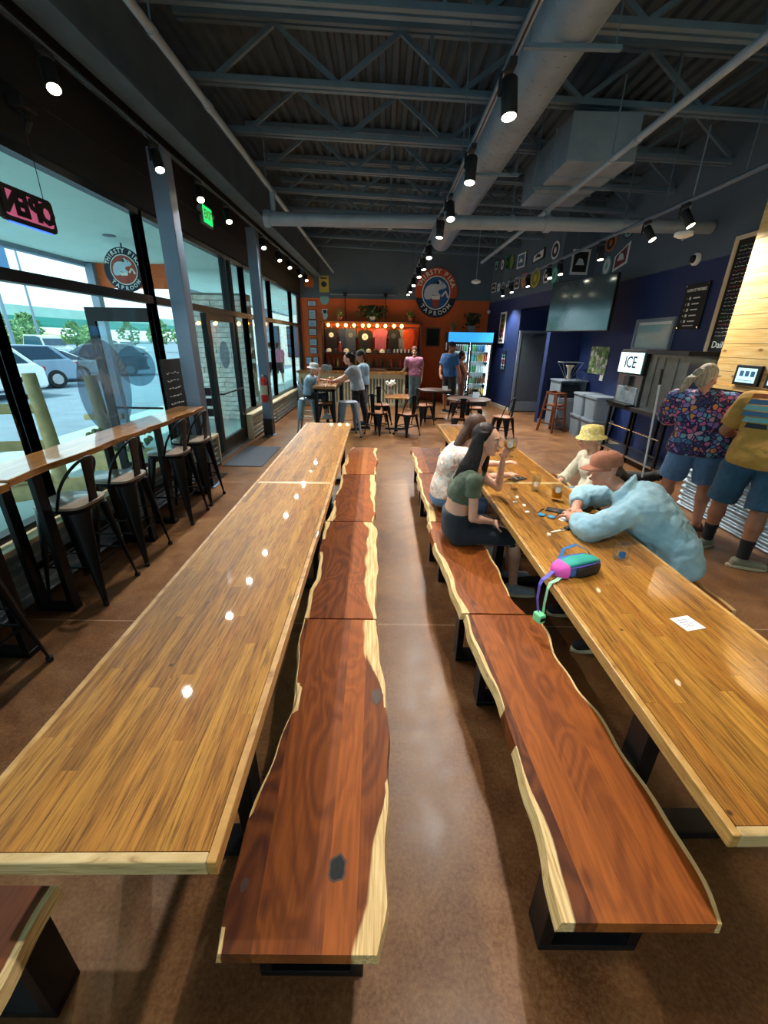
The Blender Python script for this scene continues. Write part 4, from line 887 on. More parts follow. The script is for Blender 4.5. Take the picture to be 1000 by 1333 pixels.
# ------------------------------------------------------------------ round logo sign
def arc_text(mb, word, R, a0, a1, F, size, c, flip=False):
    n = len(word)
    for i, ch in enumerate(word):
        if ch == ' ': continue
        a = a0+(a1-a0)*(i/(n-1)); r = a-pi/2 if not flip else a+pi/2
        put_text(mb, ch, size, F, R*cos(a), R*sin(a), c, .006, r, bold=.004*size/.2)
PIKA = [(-.40, -.08), (-.38, .08), (-.30, .20), (-.18, .26), (-.04, .26), (.0, .30), (.05, .37), (.11, .38), (.15, .33), (.24, .30), (.32, .22), (.33, .16), (.24, .12), (.12, .10), (.06, .04), (.10, -.02), (.16, -.05), (.12, -.10), (.02, -.09), (-.06, -.12), (-.14, -.16), (-.26, -.20), (-.36, -.18)]
def logo(t, F, R, kx=1.0, back='sign_orange', inner='sign_blue', low='navy', th=.04):
    """disc in the F plane (a right, b up, c towards the viewer)"""
    ring = lambda r, a0=0, a1=2*pi, n=56: [(kx*r*cos(a0+(a1-a0)*i/n), r*sin(a0+(a1-a0)*i/n)) for i in range(n+(0 if a1-a0 > 6.2 else 1))]
    MB().prism(ring(R), 0, th, F).build('disc', back, t)
    a = radians(-168); b = radians(-12); MB().prism(ring(R*.995, a, b, 40), th, th+.004, F).build('lower_band', low, t)
    MB().prism(ring(R*.68), th+.004, th+.008, F).build('white_ring', 'letter_white', t)
    MB().prism(ring(R*.635), th+.008, th+.012, F).build('inner_disc', inner, t)
    m = MB(); m.prism([(x*R*1.35, y*R*1.35) for x, y in PIKA], th+.012, th+.018, F); m.build('animal', 'pika_grey', t)
    m = MB(); m.ell((0, 0, 0), .001, n=4, m=2); m = MB(); m.prism([(R*(.05+.07*cos(i*pi/6)), R*(.40+.07*sin(i*pi/6))) for i in range(12)], th+.018, th+.022, F); m.build('ear', low, t)
    m = MB(); m.prism([(R*(.27+.025*cos(i*pi/4)), R*(.36+.025*sin(i*pi/4))) for i in range(8)], th+.018, th+.022, F); m.prism([(R*x, R*y) for x, y in ((-.18, -.05), (-.10, -.10), (.0, -.10), (-.02, -.13), (-.13, -.13))], th+.018, th+.021, F); m.build('eye_and_leg_lines', low, t)['kind'] = 'stuff'
    m = MB(); m.prism([(R*x, R*y) for x, y in ((-.17, -.15), (.17, -.15), (.12, -.58), (-.12, -.58))], th+.012, th+.019, F); m.build('cup', 'sign_red', t)
    m = MB(); m.prism([(R*x, R*y) for x, y in ((-.19, -.12), (.19, -.12), (.17, -.26), (-.17, -.26))], th+.019, th+.023, F); m.build('foam', 'letter_white', t)
    m = MB()
    for w in (((.22, -.12), (.40, .10), (.46, .06), (.28, -.16)), ((.40, .10), (.46, .06), (.58, -.16), (.50, -.20))): m.prism([(R*x, R*y) for x, y in w], th+.012, th+.017, F)
    m.build('mountain_peak', 'letter_white', t)
    for word, a0, a1, sz, c, flip in (('THIRSTY PIKA', 158, 22, .27, th+.006, False), ('TAPROOM', -140, -40, .25, th+.008, True)):
        for i, ch in enumerate(word):
            if ch == ' ': continue
            a = radians(a0+(a1-a0)*i/(len(word)-1)); put_text(MB(), ch, R*sz, F, kx*R*.835*cos(a), R*.835*sin(a), c, .006, a+(pi/2 if flip else -pi/2), bold=.004*R*sz/.2).build('letter', 'letter_white', t)
def back_of_house():
    F = frame3((1.62, YB-.002, 3.30), (1, 0, 0), (0, 0, 1))
    t = thing('round_sign', 'large round tavern sign with animal emblem on the back wall', 'sign', (1.62, YB-.05, 3.30)); G = lambda a, b, c=0.: (a, .05-c, b)
    logo(t, G, .71, .93)
    # hanging round sign outside the window
    t = thing('blade_sign', 'round navy tavern sign hanging outside under the canopy', 'sign', (-4.36, 7.95, 2.91)); logo(t, lambda a, b, c=0.: (a, -c, b), .33, 1., 'navy', 'sign_red', 'navy', .03)
    MB().cyl((0, .015, .32), (0, .015, .40), .012, n=8).build('hanger', 'black_metal', t)
    # frosted logo on the window glass (seen reversed from inside)
    t = thing('window_logo', 'big frosted round logo film on the window pane', 'window film', (XL+.010, 4.25, 1.42)); H = lambda a, b, c=0.: (c, a, b)
    rg = lambda r, kx=1.: [(kx*r*cos(i*2*pi/48), r*sin(i*2*pi/48)) for i in range(48)]
    MB().prism(rg(.45, .9), 0, .001, H).build('film', 'frost_film', t)
    m = MB(); n = 48
    m.add([H(.9*r*cos(i*2*pi/n), r*sin(i*2*pi/n), .0015) for r in (.27, .29) for i in range(n)], [(i, (i+1) % n, n+(i+1) % n, n+i) for i in range(n)]); 
    def mir(a, b, c=0.): return H(-a, b, c)
    arc_text(m, 'THIRSTY PIKA', .36, radians(160), radians(20), mir, .11, .003); arc_text(m, 'TAPROOM', .36, radians(-140), radians(-40), mir, .11, .003, True)
    m.prism([(-x*.48, y*.48) for x, y in PIKA], .001, .002, H); m.build('film_print', 'frost_light', t)['kind'] = 'stuff'
    # OPEN sign, seen from behind
    t = thing('open_sign', 'black LED OPEN sign hanging in the window, seen from behind', 'sign', (-2.60, 3.62, 2.735)); G = lambda a, b, c=0.: (c, a, b)
    rr = [(sx*(.26-.03)+.03*cos(an), sy*(.11-.03)+.03*sin(an)) for sx, sy, a0 in ((1, 1, 0), (-1, 1, pi/2), (-1, -1, pi), (1, -1, 3*pi/2)) for an in (a0, a0+pi/4, a0+pi/2)]
    MB().prism(rr, -.03, 0, G).build('housing', 'matt_black', t, bevel=.004); MB().prism([(x*.86, y*.72) for x, y in rr], 0, .004, G).build('glow_panel', 'led_pink', t)
    
    for i, ch in enumerate('OPEN'): put_text(MB(), ch, .19, lambda a, b, c=0.: G(-a, b, c), (-.165, -.055, .055, .165)[i], 0, .008, .012, bold=.009).build('letter', 'matt_black', t)
    bx('blue_strip', 'led_blue', t, -.028, -.004, -.2, .2, -.118, -.111)
    for s in (-.2, .2): MB().cyl((-.015, s, .11), (-.015, s, .72 if s > 0 else .46), .003, n=5).build('cord', 'matt_black', t)
    t = thing('wall_speaker', 'small black speaker bracket on the dark wall above the OPEN sign', 'speaker', (-2.66, 3.86, 3.40)); bx('box', 'matt_black', t, -.02, .09, -.07, .07, -.02, .06, bevel=.01); MB().tube([(0, 0, 0), (.05, .01, -.08), (.02, .0, -.14)], [.02, .022, .015], 8).build('arm', 'matt_black', t)
    # exit sign
    t = thing('exit_sign', 'green lit EXIT sign mounted over the glass door', 'sign', (-2.69, 7.32, 3.55)); bx('housing', 'grey_plastic', t, 0, .05, -.19, .19, -.13, .13, bevel=.006); bx('face', 'green_sign', t, .05, .056, -.165, .165, -.105, .105)
    
    for i, ch in enumerate('EXIT'): put_text(MB(), ch, .16, lambda a, b, c=0.: (.058+c, a, b), (-.115, -.03, .04, .105)[i], 0, 0, .004, bold=.004).build('letter', 'letter_white', t)
    for s in (-1, 1): MB().cyl((.02, s*.19, .04), (.03, s*.25, .04), .035, .04, 12).build('lamp_head', 'grey_plastic', t)
    # fire extinguisher
    t = thing('fire_extinguisher', 'red fire extinguisher hung on the grey steel column', 'extinguisher', (-2.395, 8.575, .70)); MB().lathe([(.02, 0), (.065, .005), (.075, .04), (.075, .40), (.06, .45), (.025, .475), (.022, .50)], n=20).build('cylinder', 'red_paint', t, smooth=40)
    MB().lathe([(.0765, .15), (.0765, .33)], n=20, cap=False).build('label', 'label_cream', t, smooth=True); MB().box(-.02, .02, -.02, .02, .5, .54).bar((0, -.02, .54), (0, -.12, .57), .02, .012).bar((0, -.02, .525), (0, -.11, .52), .02, .01).build('valve_handle', 'chrome', t)
    MB().tube([(.02, 0, .52), (.08, -.02, .5), (.095, -.02, .35), (.09, -.01, .15)], .011, 8).build('hose', 'rubber', t, smooth=True)
    # chalkboard by the column, and menu rack
    t = thing('window_chalkboard', 'small black chalkboard standing against the glass beside the column', 'chalkboard', (-2.62, 5.40, .503)); bx('board', 'chalk_black', t, -.012, .012, -.26, .22, .0, 1.14); rnd = random.Random(2); m = MB()
    for i in range(9):
        y = -.19
        while y < .1: L = rnd.uniform(.03, .08); m.tube([(.0135, y+L*k/4, .98-i*.09+rnd.uniform(-.012, .012)) for k in range(5)], .0025, 4); y += L+.025
    m.build('chalk_marks', 'chalk_w', t)['kind'] = 'stuff'
    t = thing('wire_rack', 'small black rack of menus beside the column at the sidelight', 'rack', (-2.47, 5.83, 0))
    bx('post', 'black_metal', t, -.015, .015, -.015, .015, .01, 1.3); bx('base', 'black_metal', t, -.14, .14, -.14, .14, 0, .012)
    for z in (.88, 1.02, 1.16): bx('tray', 'dark_plastic', t, -.11, .11, -.02, .03, z, z+.10)
    # certificates on the orange pilaster
    for i, (x0, z0, x1, z1) in enumerate(((-2.48, 2.86, -2.20, 3.02), (-2.46, 2.48, -2.22, 2.76), (-2.49, 2.25, -2.21, 2.46), (-2.48, 2.0, -2.22, 2.21), (-2.47, 1.69, -2.22, 1.90), (-2.47, 1.43, -2.23, 1.64), (-2.62, 1.10, -2.42, 1.33), (-2.38, 1.12, -2.2, 1.34))):
        t = thing('framed_certificate', ('topmost', 'second from top', 'third from top', 'fourth from top', 'fifth from top', 'sixth from top', 'lowest, window side', 'lowest, shelf side')[i]+' pale framed certificate on the orange wall beside the window', 'certificate', ((x0+x1)/2, YB-.025, z0), 0, 'certificates on the orange wall'); w = (x1-x0)/2; h = z1-z0
        bx('frame', 'dark_wood', t, -w, w, 0, .024, 0, h); pp = bx('paper', 'paper_blue', t, -w+.018, w-.018, -.004, -.0005, .018, h-.018)
        m = MB()
        for k in range(5): m.box(-w*.7, w*(.7-.25*(k % 2)), -.0055, -.0045, h*(.2+.13*k), h*(.2+.13*k)+.008)
        m.build('text_lines', 'ink', pp)['kind'] = 'stuff'
    # tin signs in the left corner
    t = thing('tin_sign', 'yellow poster with a dark emblem hung high in the left corner', 'poster', (-1.93, 14.786, 3.27)); bx('sheet', 'st_yellow', t, -.15, .15, 0, .012, 0, .46); MB().prism([(.09*cos(i*pi/6)+.0, .22+.08*sin(i*pi/6)) for i in range(12)], -.004, 0, lambda u, v, w: (u, w, v)).build('emblem', 'navy', t); bx('stripe', 'ink', t, -.1, .1, -.004, 0, .37, .41)
    t = thing('tin_sign', 'pale blue shield sign below the yellow poster', 'sign', (-1.93, 14.786, 2.91)); MB().prism([(-.13, .24), (.13, .24), (.14, .1), (.07, .02), (0, 0), (-.07, .02), (-.14, .1)], 0, .012, lambda u, v, w: (u, w, v)).build('sheet', 'st_teal', t)
    t = thing('tin_sign', 'white and navy cut-out sign below the blue shield', 'sign', (-1.93, 14.786, 2.49)); MB().prism([(-.09, .3), (.09, .3), (.06, .2), (.1, .12), (.05, 0), (-.05, 0), (-.07, .13), (-.1, .2)], 0, .012, lambda u, v, w: (u, w, v)).build('sheet', 'st_white', t); MB().prism([(-.06, .27), (.06, .27), (.04, .17), (-.04, .17)], -.004, 0, lambda u, v, w: (u, w, v)).build('print', 'navy', t)
    t = thing('tin_sign', 'rust coloured sign high above the far window corner', 'sign', (-2.4, 14.786, 3.40)); MB().prism([(-.16, .1), (.0, .36), (.16, .2), (.14, .0), (-.12, 0)], 0, .012, lambda u, v, w: (u, w, v)).build('sheet', 'st_orange', t)
    for nm in (): pass
    # wires for the corner signs
    # conduit with drops
    t = thing('conduit', 'grey conduit with two black drops above the merchandise shelf', 'conduit', (-1.75, 14.72, 3.21)); MB().cyl((0, 0, 0), (2.1, 0, 0), .014, n=8).build('run', 'steel_grey', t)
    for x in (.49, 1.77): bx('junction_box', 'matt_black', t, x-.06, x+.06, -.05, .05, -.05, .06); MB().tube([(x, -.02, -.04), (x, -.02, -.72)], .012, 8).build('drop', 'matt_black', t)
    # ---------------- merchandise shelf
    t = thing('merchandise_shelf', 'dark wood shelf unit with hanging shirts against the orange wall', 'shelf', (-.4, 14.5, 0)); x0, x1 = -1.57, 1.57
    for x in (x0, x1): bx('side', 'shelf_wood', t, x-.03, x+.03, -.2, .28, 0, 2.42)
    for nm, z, dy in (('top_board', 2.40, -.22), ('middle_shelf', 1.50, -.3), ('lower_shelf', 1.05, -.3), ('bottom_board', .35, -.2)): bx(nm, 'shelf_wood', t, x0-.03, x1+.03, dy, .28, z-.02, z+.02)
    for x in (-.52, .42): bx('divider', 'shelf_wood', t, x-.02, x+.02, -.02, .28, 1.52, 2.38)
    bx('valance', 'wall_orange', t, x0, x1, .24, .28, 1.5, 2.38); bx('rail', 'black_metal', t, x0+.03, x1-.03, -.02, .0, 2.26, 2.28); bx('lower_back', 'dark_wood', t, x0, x1, .26, .28, .35, 1.05)
    # string lights
    t = thing('string_lights', 'string of ten warm glowing globe bulbs along the shelf top', 'string lights', (-.6, 14.2, 2.38))
    xs = [-1.16, -.87, -.61, -.35, -.08, .11, .37, .63, .90, 1.14]; pts = []
    for a, b in zip(xs, xs[1:]): pts += [(a+(b-a)*k/4, 0, .02-.03*sin(pi*k/4)) for k in range(4)]
    MB().tube(pts+[(xs[-1], 0, .02)], .006, 5).build('cable', 'matt_black', t)
    for x in xs:
        MB().cyl((x, 0, -.03), (x, 0, .02), .016, n=8).build('socket', 'matt_black', t); MB().ell((x, 0, -.075), (.048, .048, .052), n=12, m=8).build('bulb', 'bulb_warm', t, smooth=True)
        ld = bpy.data.lights.new('glow', 'POINT'); ld.energy = 1.1; ld.color = (1, .70, .38); ld.shadow_soft_size = .05; lo = bpy.data.objects.new('glow', ld); COL.objects.link(lo); lo.parent = t; lo.location = (x, -.12, -.1)
    # shirts
    def shirt(x, w, col, label, pr=None, z=2.24, L=.66, y=14.44):
        t = thing('hanging_shirt', label, 'shirt', (x, y, z)); h = w/2
        half = [(0, -.03), (.06, 0), (h*.8, -.05), (h*1.05, -.26), (h*.82, -.30), (h*.74, -.2), (h*.74, -L)]
        prof = half+[(-a, b) for a, b in reversed(half[1:])]
        m = MB(); n = len(prof); fr = []
        def G(u, v, ww): return (u, -ww*(1-.25*(abs(u)/h)**2)+.006*sin(u*40), v)
        m.prism(prof, -.02, .03, G); m.build('cloth', col, t, bevel=.008)
        MB().tube([(0, 0, -.02), (0, 0, .03), (.02, 0, .045)], .004, 6).build('hanger_hook', 'chrome', t)
        if pr: MB().prism([(pr[1]*cos(i*pi/10), -.22+pr[1]*sin(i*pi/10)) for i in range(20)], .033, .036, lambda u, v, w: (u, -w, v)).build('print', pr[0], t); MB().prism([(pr[1]*.5*x_, -.22+pr[1]*.9*y_) for x_, y_ in PIKA], .036, .038, lambda u, v, w: (u, -w, v)).build('emblem', 'navy', t)
    shirt(-1.70, .46, 'ts_black', 'black shirt with a small round white print, first on the shelf', ('letter_white', .075)); shirt(-1.32, .36, 'ts_navy', 'plain navy blue shirt hanging on the shelf', None, y=14.47); shirt(-1.08, .40, 'ts_slate', 'slate grey shirt with a faint round print', ('ts_grey', .07))
    shirt(-.62, .52, 'ts_black', 'black shirt with a large round white print', ('letter_white', .10), 2.20); shirt(-.12, .50, 'ts_pink', 'dusty pink shirt hanging on the shelf', None); shirt(.30, .44, 'ts_black', 'black shirt with a dim print between the pink and grey shirts', ('ts_slate', .08)); shirt(.55, .24, 'ts_grey', 'narrow grey shirt hanging beside the orange shirts', None, y=14.47)
    shirt(.80, .42, 'ts_orange', 'bright orange shirt hanging on the shelf', None); shirt(.97, .28, 'ts_orange', 'second orange shirt at the shelf end, half behind the other', None, y=14.50)
    # caps, glasses and jars on the shelves
    rnd = random.Random(8)
    def cap_mesh(mat):
        m = MB(); m.loft([((0, 0, 0), (.085, 0, 0), (0, .1, 0)), ((0, 0, .05), (.085, 0, 0), (0, .1, 0)), ((0, .005, .09), (.065, 0, 0), (0, .075, 0)), ((0, .01, .11), (.02, 0, 0), (0, .025, 0))], 14); m.loft([((0, -.08, .012), (.075, 0, 0), (0, .05, 0)), ((0, -.14, .0), (.06, 0, 0), (0, .03, 0))], 12); return m.mesh('cap', mat, smooth=50)
    for i, (x, mt) in enumerate(zip((-1.78, -1.58, -1.22, -1.0, -.72, -.5, -.28, -.06, .16), ('st_white', 'st_black', 'st_white', 'ts_navy', 'st_green', 'st_white', 'st_black', 'st_white', 'ts_navy'))):
        nm = {'st_white': 'white', 'st_black': 'black', 'ts_navy': 'navy', 'st_green': 'green'}[mt]
        o = bpy.data.objects.new('cap', cap_mesh(mt)); COL.objects.link(o); o.location = (x, 14.33, 1.521); tag(o, nm+' baseball cap displayed on the shelf below the shirts', 'cap', nm+' caps on the merchandise shelf')
    t = thing('red_jug', 'red and white bottle standing among the caps', 'bottle', (-1.42, 14.34, 1.521)); MB().lathe([(.05, 0), (.055, .02), (.055, .16), (.03, .22), (.025, .27)], n=14).build('glass_body', 'can_red', t, smooth=40); MB().lathe([(.028, .27), (.028, .31)], n=12).build('stopper', 'st_white', t)
    cup = MB().lathe([(.03, 0), (.036, .11), (.033, .11), (.028, .006)], n=14, cap=False).lathe([(.001, 0), (.03, 0)], n=14, cap=False).mesh('cup', 'can_white', smooth=50)
    for x in (.34, .44, .56, .68, .80, .92, 1.02): o = bpy.data.objects.new('pint_glass', cup); COL.objects.link(o); o.location = (x, 14.32, 1.521); tag(o, 'pale pint glass lined up on the shelf below the orange shirts', 'glass', 'pint glasses on the merchandise shelf')
    bt = {c: MB().lathe([(.03, 0), (.034, .01), (.034, .15), (.015, .21), (.013, .26), (.016, .27)], n=10).mesh('bottle', c, smooth=50) for c in ('can_brown', 'can_green', 'can_red', 'matt_black', 'can_gold')}
    for i in range(20):
        x = -1.78+i*.145; c = list(bt)[(i*7+i//3) % 5]; o = bpy.data.objects.new('bottle', bt[c]); COL.objects.link(o); o.location = (x, 14.32+rnd.uniform(-.02, .05), 1.071); nm = {'can_brown': 'brown', 'can_green': 'green', 'can_red': 'red', 'matt_black': 'black', 'can_gold': 'gold'}[c]; tag(o, nm+' bottle standing on the lower merchandise shelf', 'bottle', nm+' bottles on the lower shelf')
    # plants on the shelf and fridge
    def plant(name, label, loc, kind, sc=1., n=46, seed=0):
        t = thing(name, label, 'plant', loc); rnd = random.Random(seed); MB().lathe([(.07*sc, 0), (.1*sc, .13*sc), (.085*sc, .13*sc), (.08*sc, .11*sc)], n=14).build('pot', 'terracotta' if seed % 2 else 'pot_grey', t, smooth=40); m = MB()
        for i in range(n):
            a = rnd.random()*2*pi; el = rnd.uniform(.2, 1.3); L = rnd.uniform(.22, .40)*sc
            if kind == 'spiky':
                b = Vector((0, 0, .11*sc)); d = Vector((cos(a)*cos(el), sin(a)*cos(el), sin(el))); sd = d.cross(Vector((0, 0, 1))).normalized()*.016*sc; p1 = b+d*L*.5; p2 = b+d*L+Vector((0, 0, -.10*sc*cos(el))); m.add([b-sd*.5, b+sd*.5, p1+sd, p1-sd, p2], [(0, 1, 2, 3), (3, 2, 4)])
            else:
                b = Vector((cos(a)*.22*sc*rnd.random()*(2.0 if kind == 'wide' else 1), sin(a)*.12*sc*rnd.random(), .10*sc+rnd.random()*.30*sc)); d = Vector((rnd.uniform(-1, 1), rnd.uniform(-1, 1), rnd.uniform(-.4, 1))).normalized(); e = d.orthogonal().normalized(); s2 = .055*sc; m.add([b-d*s2, b+e*s2*.5, b+d*s2, b-e*s2*.5], [(0, 1, 2, 3)])
        m.build('leaves', 'leaf_olive' if kind == 'spiky' else 'leaf_dark', t)['kind'] = 'stuff'
        if kind != 'spiky': MB().cyl((0, 0, .1*sc), (0, 0, .3*sc), .012, n=6).build('stem', 'bark', t)
    plant('potted_plant', 'spiky olive potted plant on the shelf, nearest the certificates', (-1.42, 14.45, 2.421), 'spiky', 1.0, 60, 1)
    plant('potted_plant', 'wide dark leafy plant on top of the shelf middle', (-.38, 14.45, 2.421), 'wide', 1.15, 330, 2)
    plant('potted_plant', 'spiky potted plant on the shelf end beside the round sign', (.83, 14.45, 2.421), 'spiky', 1.0, 60, 3)
    plant('potted_plant', 'dark broad leafed plant on top of the fridge', (2.66, 13.85, 2.173), 'bushy', 1.25, 130, 4); plant('potted_plant', 'small tan spiky plant on the fridge corner', (2.1, 13.85, 2.173), 'spiky', .8, 34, 5)
    # small framed board on the wall
    t = thing('framed_board', 'small black framed board on the orange wall beside the fridge', 'frame', (1.60, YB-.03, 1.72)); bx('frame', 'brown_wood', t, -.24, .24, 0, .028, 0, .58); bx('panel', 'chalk_black', t, -.20, .20, -.006, -.001, .04, .54)
    # ---------------- service counter
    t = thing('service_counter', 'cream slatted service counter with live edge wood top', 'counter', (-.95, 13.35, 0)); bx('body', 'teal_paint', t, -1.62, 1.60, -.22, .25, 0, .95)
    e = [(-1.66+3.32*i/26, -.36+.025*sin(i*1.3)+.015*sin(i*2.9)) for i in range(27)]
    MB().prism(e+[(1.66, .3), (-1.66, .3)], .951, 1.01).build('counter_top', 'ledge_wood', t)
    i = 0
    for k in range(34):
        x = -1.60+k*.095; bx('slat', 'cream_wood', t, x, x+.055, -.245, -.221, .11, .82)
    for z in ((.0, .11), (.82, .95)): bx('rail_board', 'cream_wood', t, -1.62, 1.60, -.25, -.221, *z)
    for x in (-1.62, 1.55): bx('corner_post', 'cream_wood', t, x, x+.055, -.26, -.221, 0, .95)
    for i, (x, w, h, mt, lab) in enumerate(((.35, .55, .05, 'dark_wood', 'long dark wood tray lying on the service counter'), (-.55, .14, .26, 'matt_black', 'black till screen on the service counter'), (-1.2, .3, .14, 'bin_grey', 'grey tray of small items on the counter'))):
        o = MB().box(-w/2, w/2, -.12, .12, 0, h).box(-w/2+.02, w/2-.02, -.1, .1, h, h+.02).build('counter_item', mt, bevel=.006); o.location = (-.95+x+.4, 13.4, 1.011); tag(o, lab, 'tray' if i != 1 else 'till')
        o.name = ('wood_tray', 'till', 'item_tray')[i]
    # ---------------- glass door fridge
    fx = 2.60; t = thing('beverage_fridge', 'black two door glass fridge with lit blue header', 'fridge', (fx, 13.45, 0)); w = .67
    m = MB(); m.box(-w, -w+.05, .03, .78, .1, 2.15); m.box(w-.05, w, .03, .78, .1, 2.15); m.box(-w+.05, w-.05, .74, .78, .1, 2.15); m.box(-w+.05, w-.05, .03, .74, 2.10, 2.15); m.box(-w, w, .03, .78, 0, .1); m.box(-w+.05, w-.05, .05, .74, .1, .30); m.build('cabinet', 'matt_black', t)
    bx('light_header', 'lightbox_blue', t, -w, w, -.01, .03, 1.88, 2.15); bx('grille', 'dark_plastic', t, -w, w, -.005, .03, 0, .26); bx('liner', 'can_white', t, -w+.05, w-.05, .70, .735, .30, 1.87)
    for s in (-1, 1):
        d = MB(); xa, xb = (-w, -.005) if s < 0 else (.005, w); d.box(xa, xa+.05, -.01, .028, .27, 1.87); d.box(xb-.05, xb, -.01, .028, .27, 1.87); d.box(xa+.05, xb-.05, -.01, .028, .27, .33); d.box(xa+.05, xb-.05, -.01, .028, 1.81, 1.87); dd = d.build('door', 'matt_black', t); bx('pane', 'fridge_glass', dd, xa+.05, xb-.05, .006, .012, .33, 1.81); bx('handle', 'chrome', dd, (xb-.03 if s < 0 else xa+.01), (xb-.01 if s < 0 else xa+.03), -.04, -.011, .9, 1.3)
        bx('led_strip', 'fridge_led', t, s*.6-.012, s*.6+.012, .06, .08, .35, 1.8)
    bx('led_strip', 'fridge_led', t, -.012, .012, .06, .08, .35, 1.8); bx('led_strip', 'fridge_led', t, -.6, .6, .06, .08, 1.845, 1.865)
    zs = (.32, .66, 1.0, 1.32, 1.60)
    for z in zs: bx('shelf', 'can_white', t, -w+.055, w-.055, .10, .69, z, z+.015)
    cans = {c: MB().lathe([(.026, 0), (.032, .008), (.032, .15), (.014, .19), (.012, .225)], n=10).mesh('can', c, smooth=50) for c in ('can_gold', 'can_green', 'can_blue', 'can_white', 'can_brown', 'can_teal', 'can_red')}
    nm = dict(can_gold='gold', can_green='green', can_blue='blue', can_white='white', can_brown='brown', can_teal='teal', can_red='red'); rnd = random.Random(4)
    PAL = ['can_white', 'can_gold', 'can_brown', 'can_green', 'can_white', 'can_teal', 'can_gold', 'can_blue', 'can_brown', 'can_red']
    for zi, z in enumerate(zs[:5]):
        for s in (-1, 1):
            c = rnd.choice(PAL)
            for k in range(8):
                if k % 3 == 0: c = rnd.choice(PAL)
                o = bpy.data.objects.new('drink_bottle', cans[c]); COL.objects.link(o); o.location = (fx+s*.335-.245+k*.07, 13.45+.16, z+.0155); sn = ('bottom', 'second lowest', 'middle', 'second highest', 'top')[zi]; dn = 'behind the door near the orange wall' if s < 0 else 'behind the door near the blue wall'; tag(o, '%s bottle on the %s fridge shelf, %s' % (nm[c], sn, dn), 'bottle', '%s bottles on the %s fridge shelf' % (nm[c], sn))
    for i, z in enumerate((1.75, 1.45, 1.15)): o = MB().box(0, .006, -.09, .09, -.11, .11).build('notice', 'white_paper'); o.location = (fx-w-.0065, 13.8, z); tag(o, ('upper', 'middle', 'lower')[i]+' white notice taped to the side of the fridge', 'notice', 'notices on the fridge side')
back_of_house()

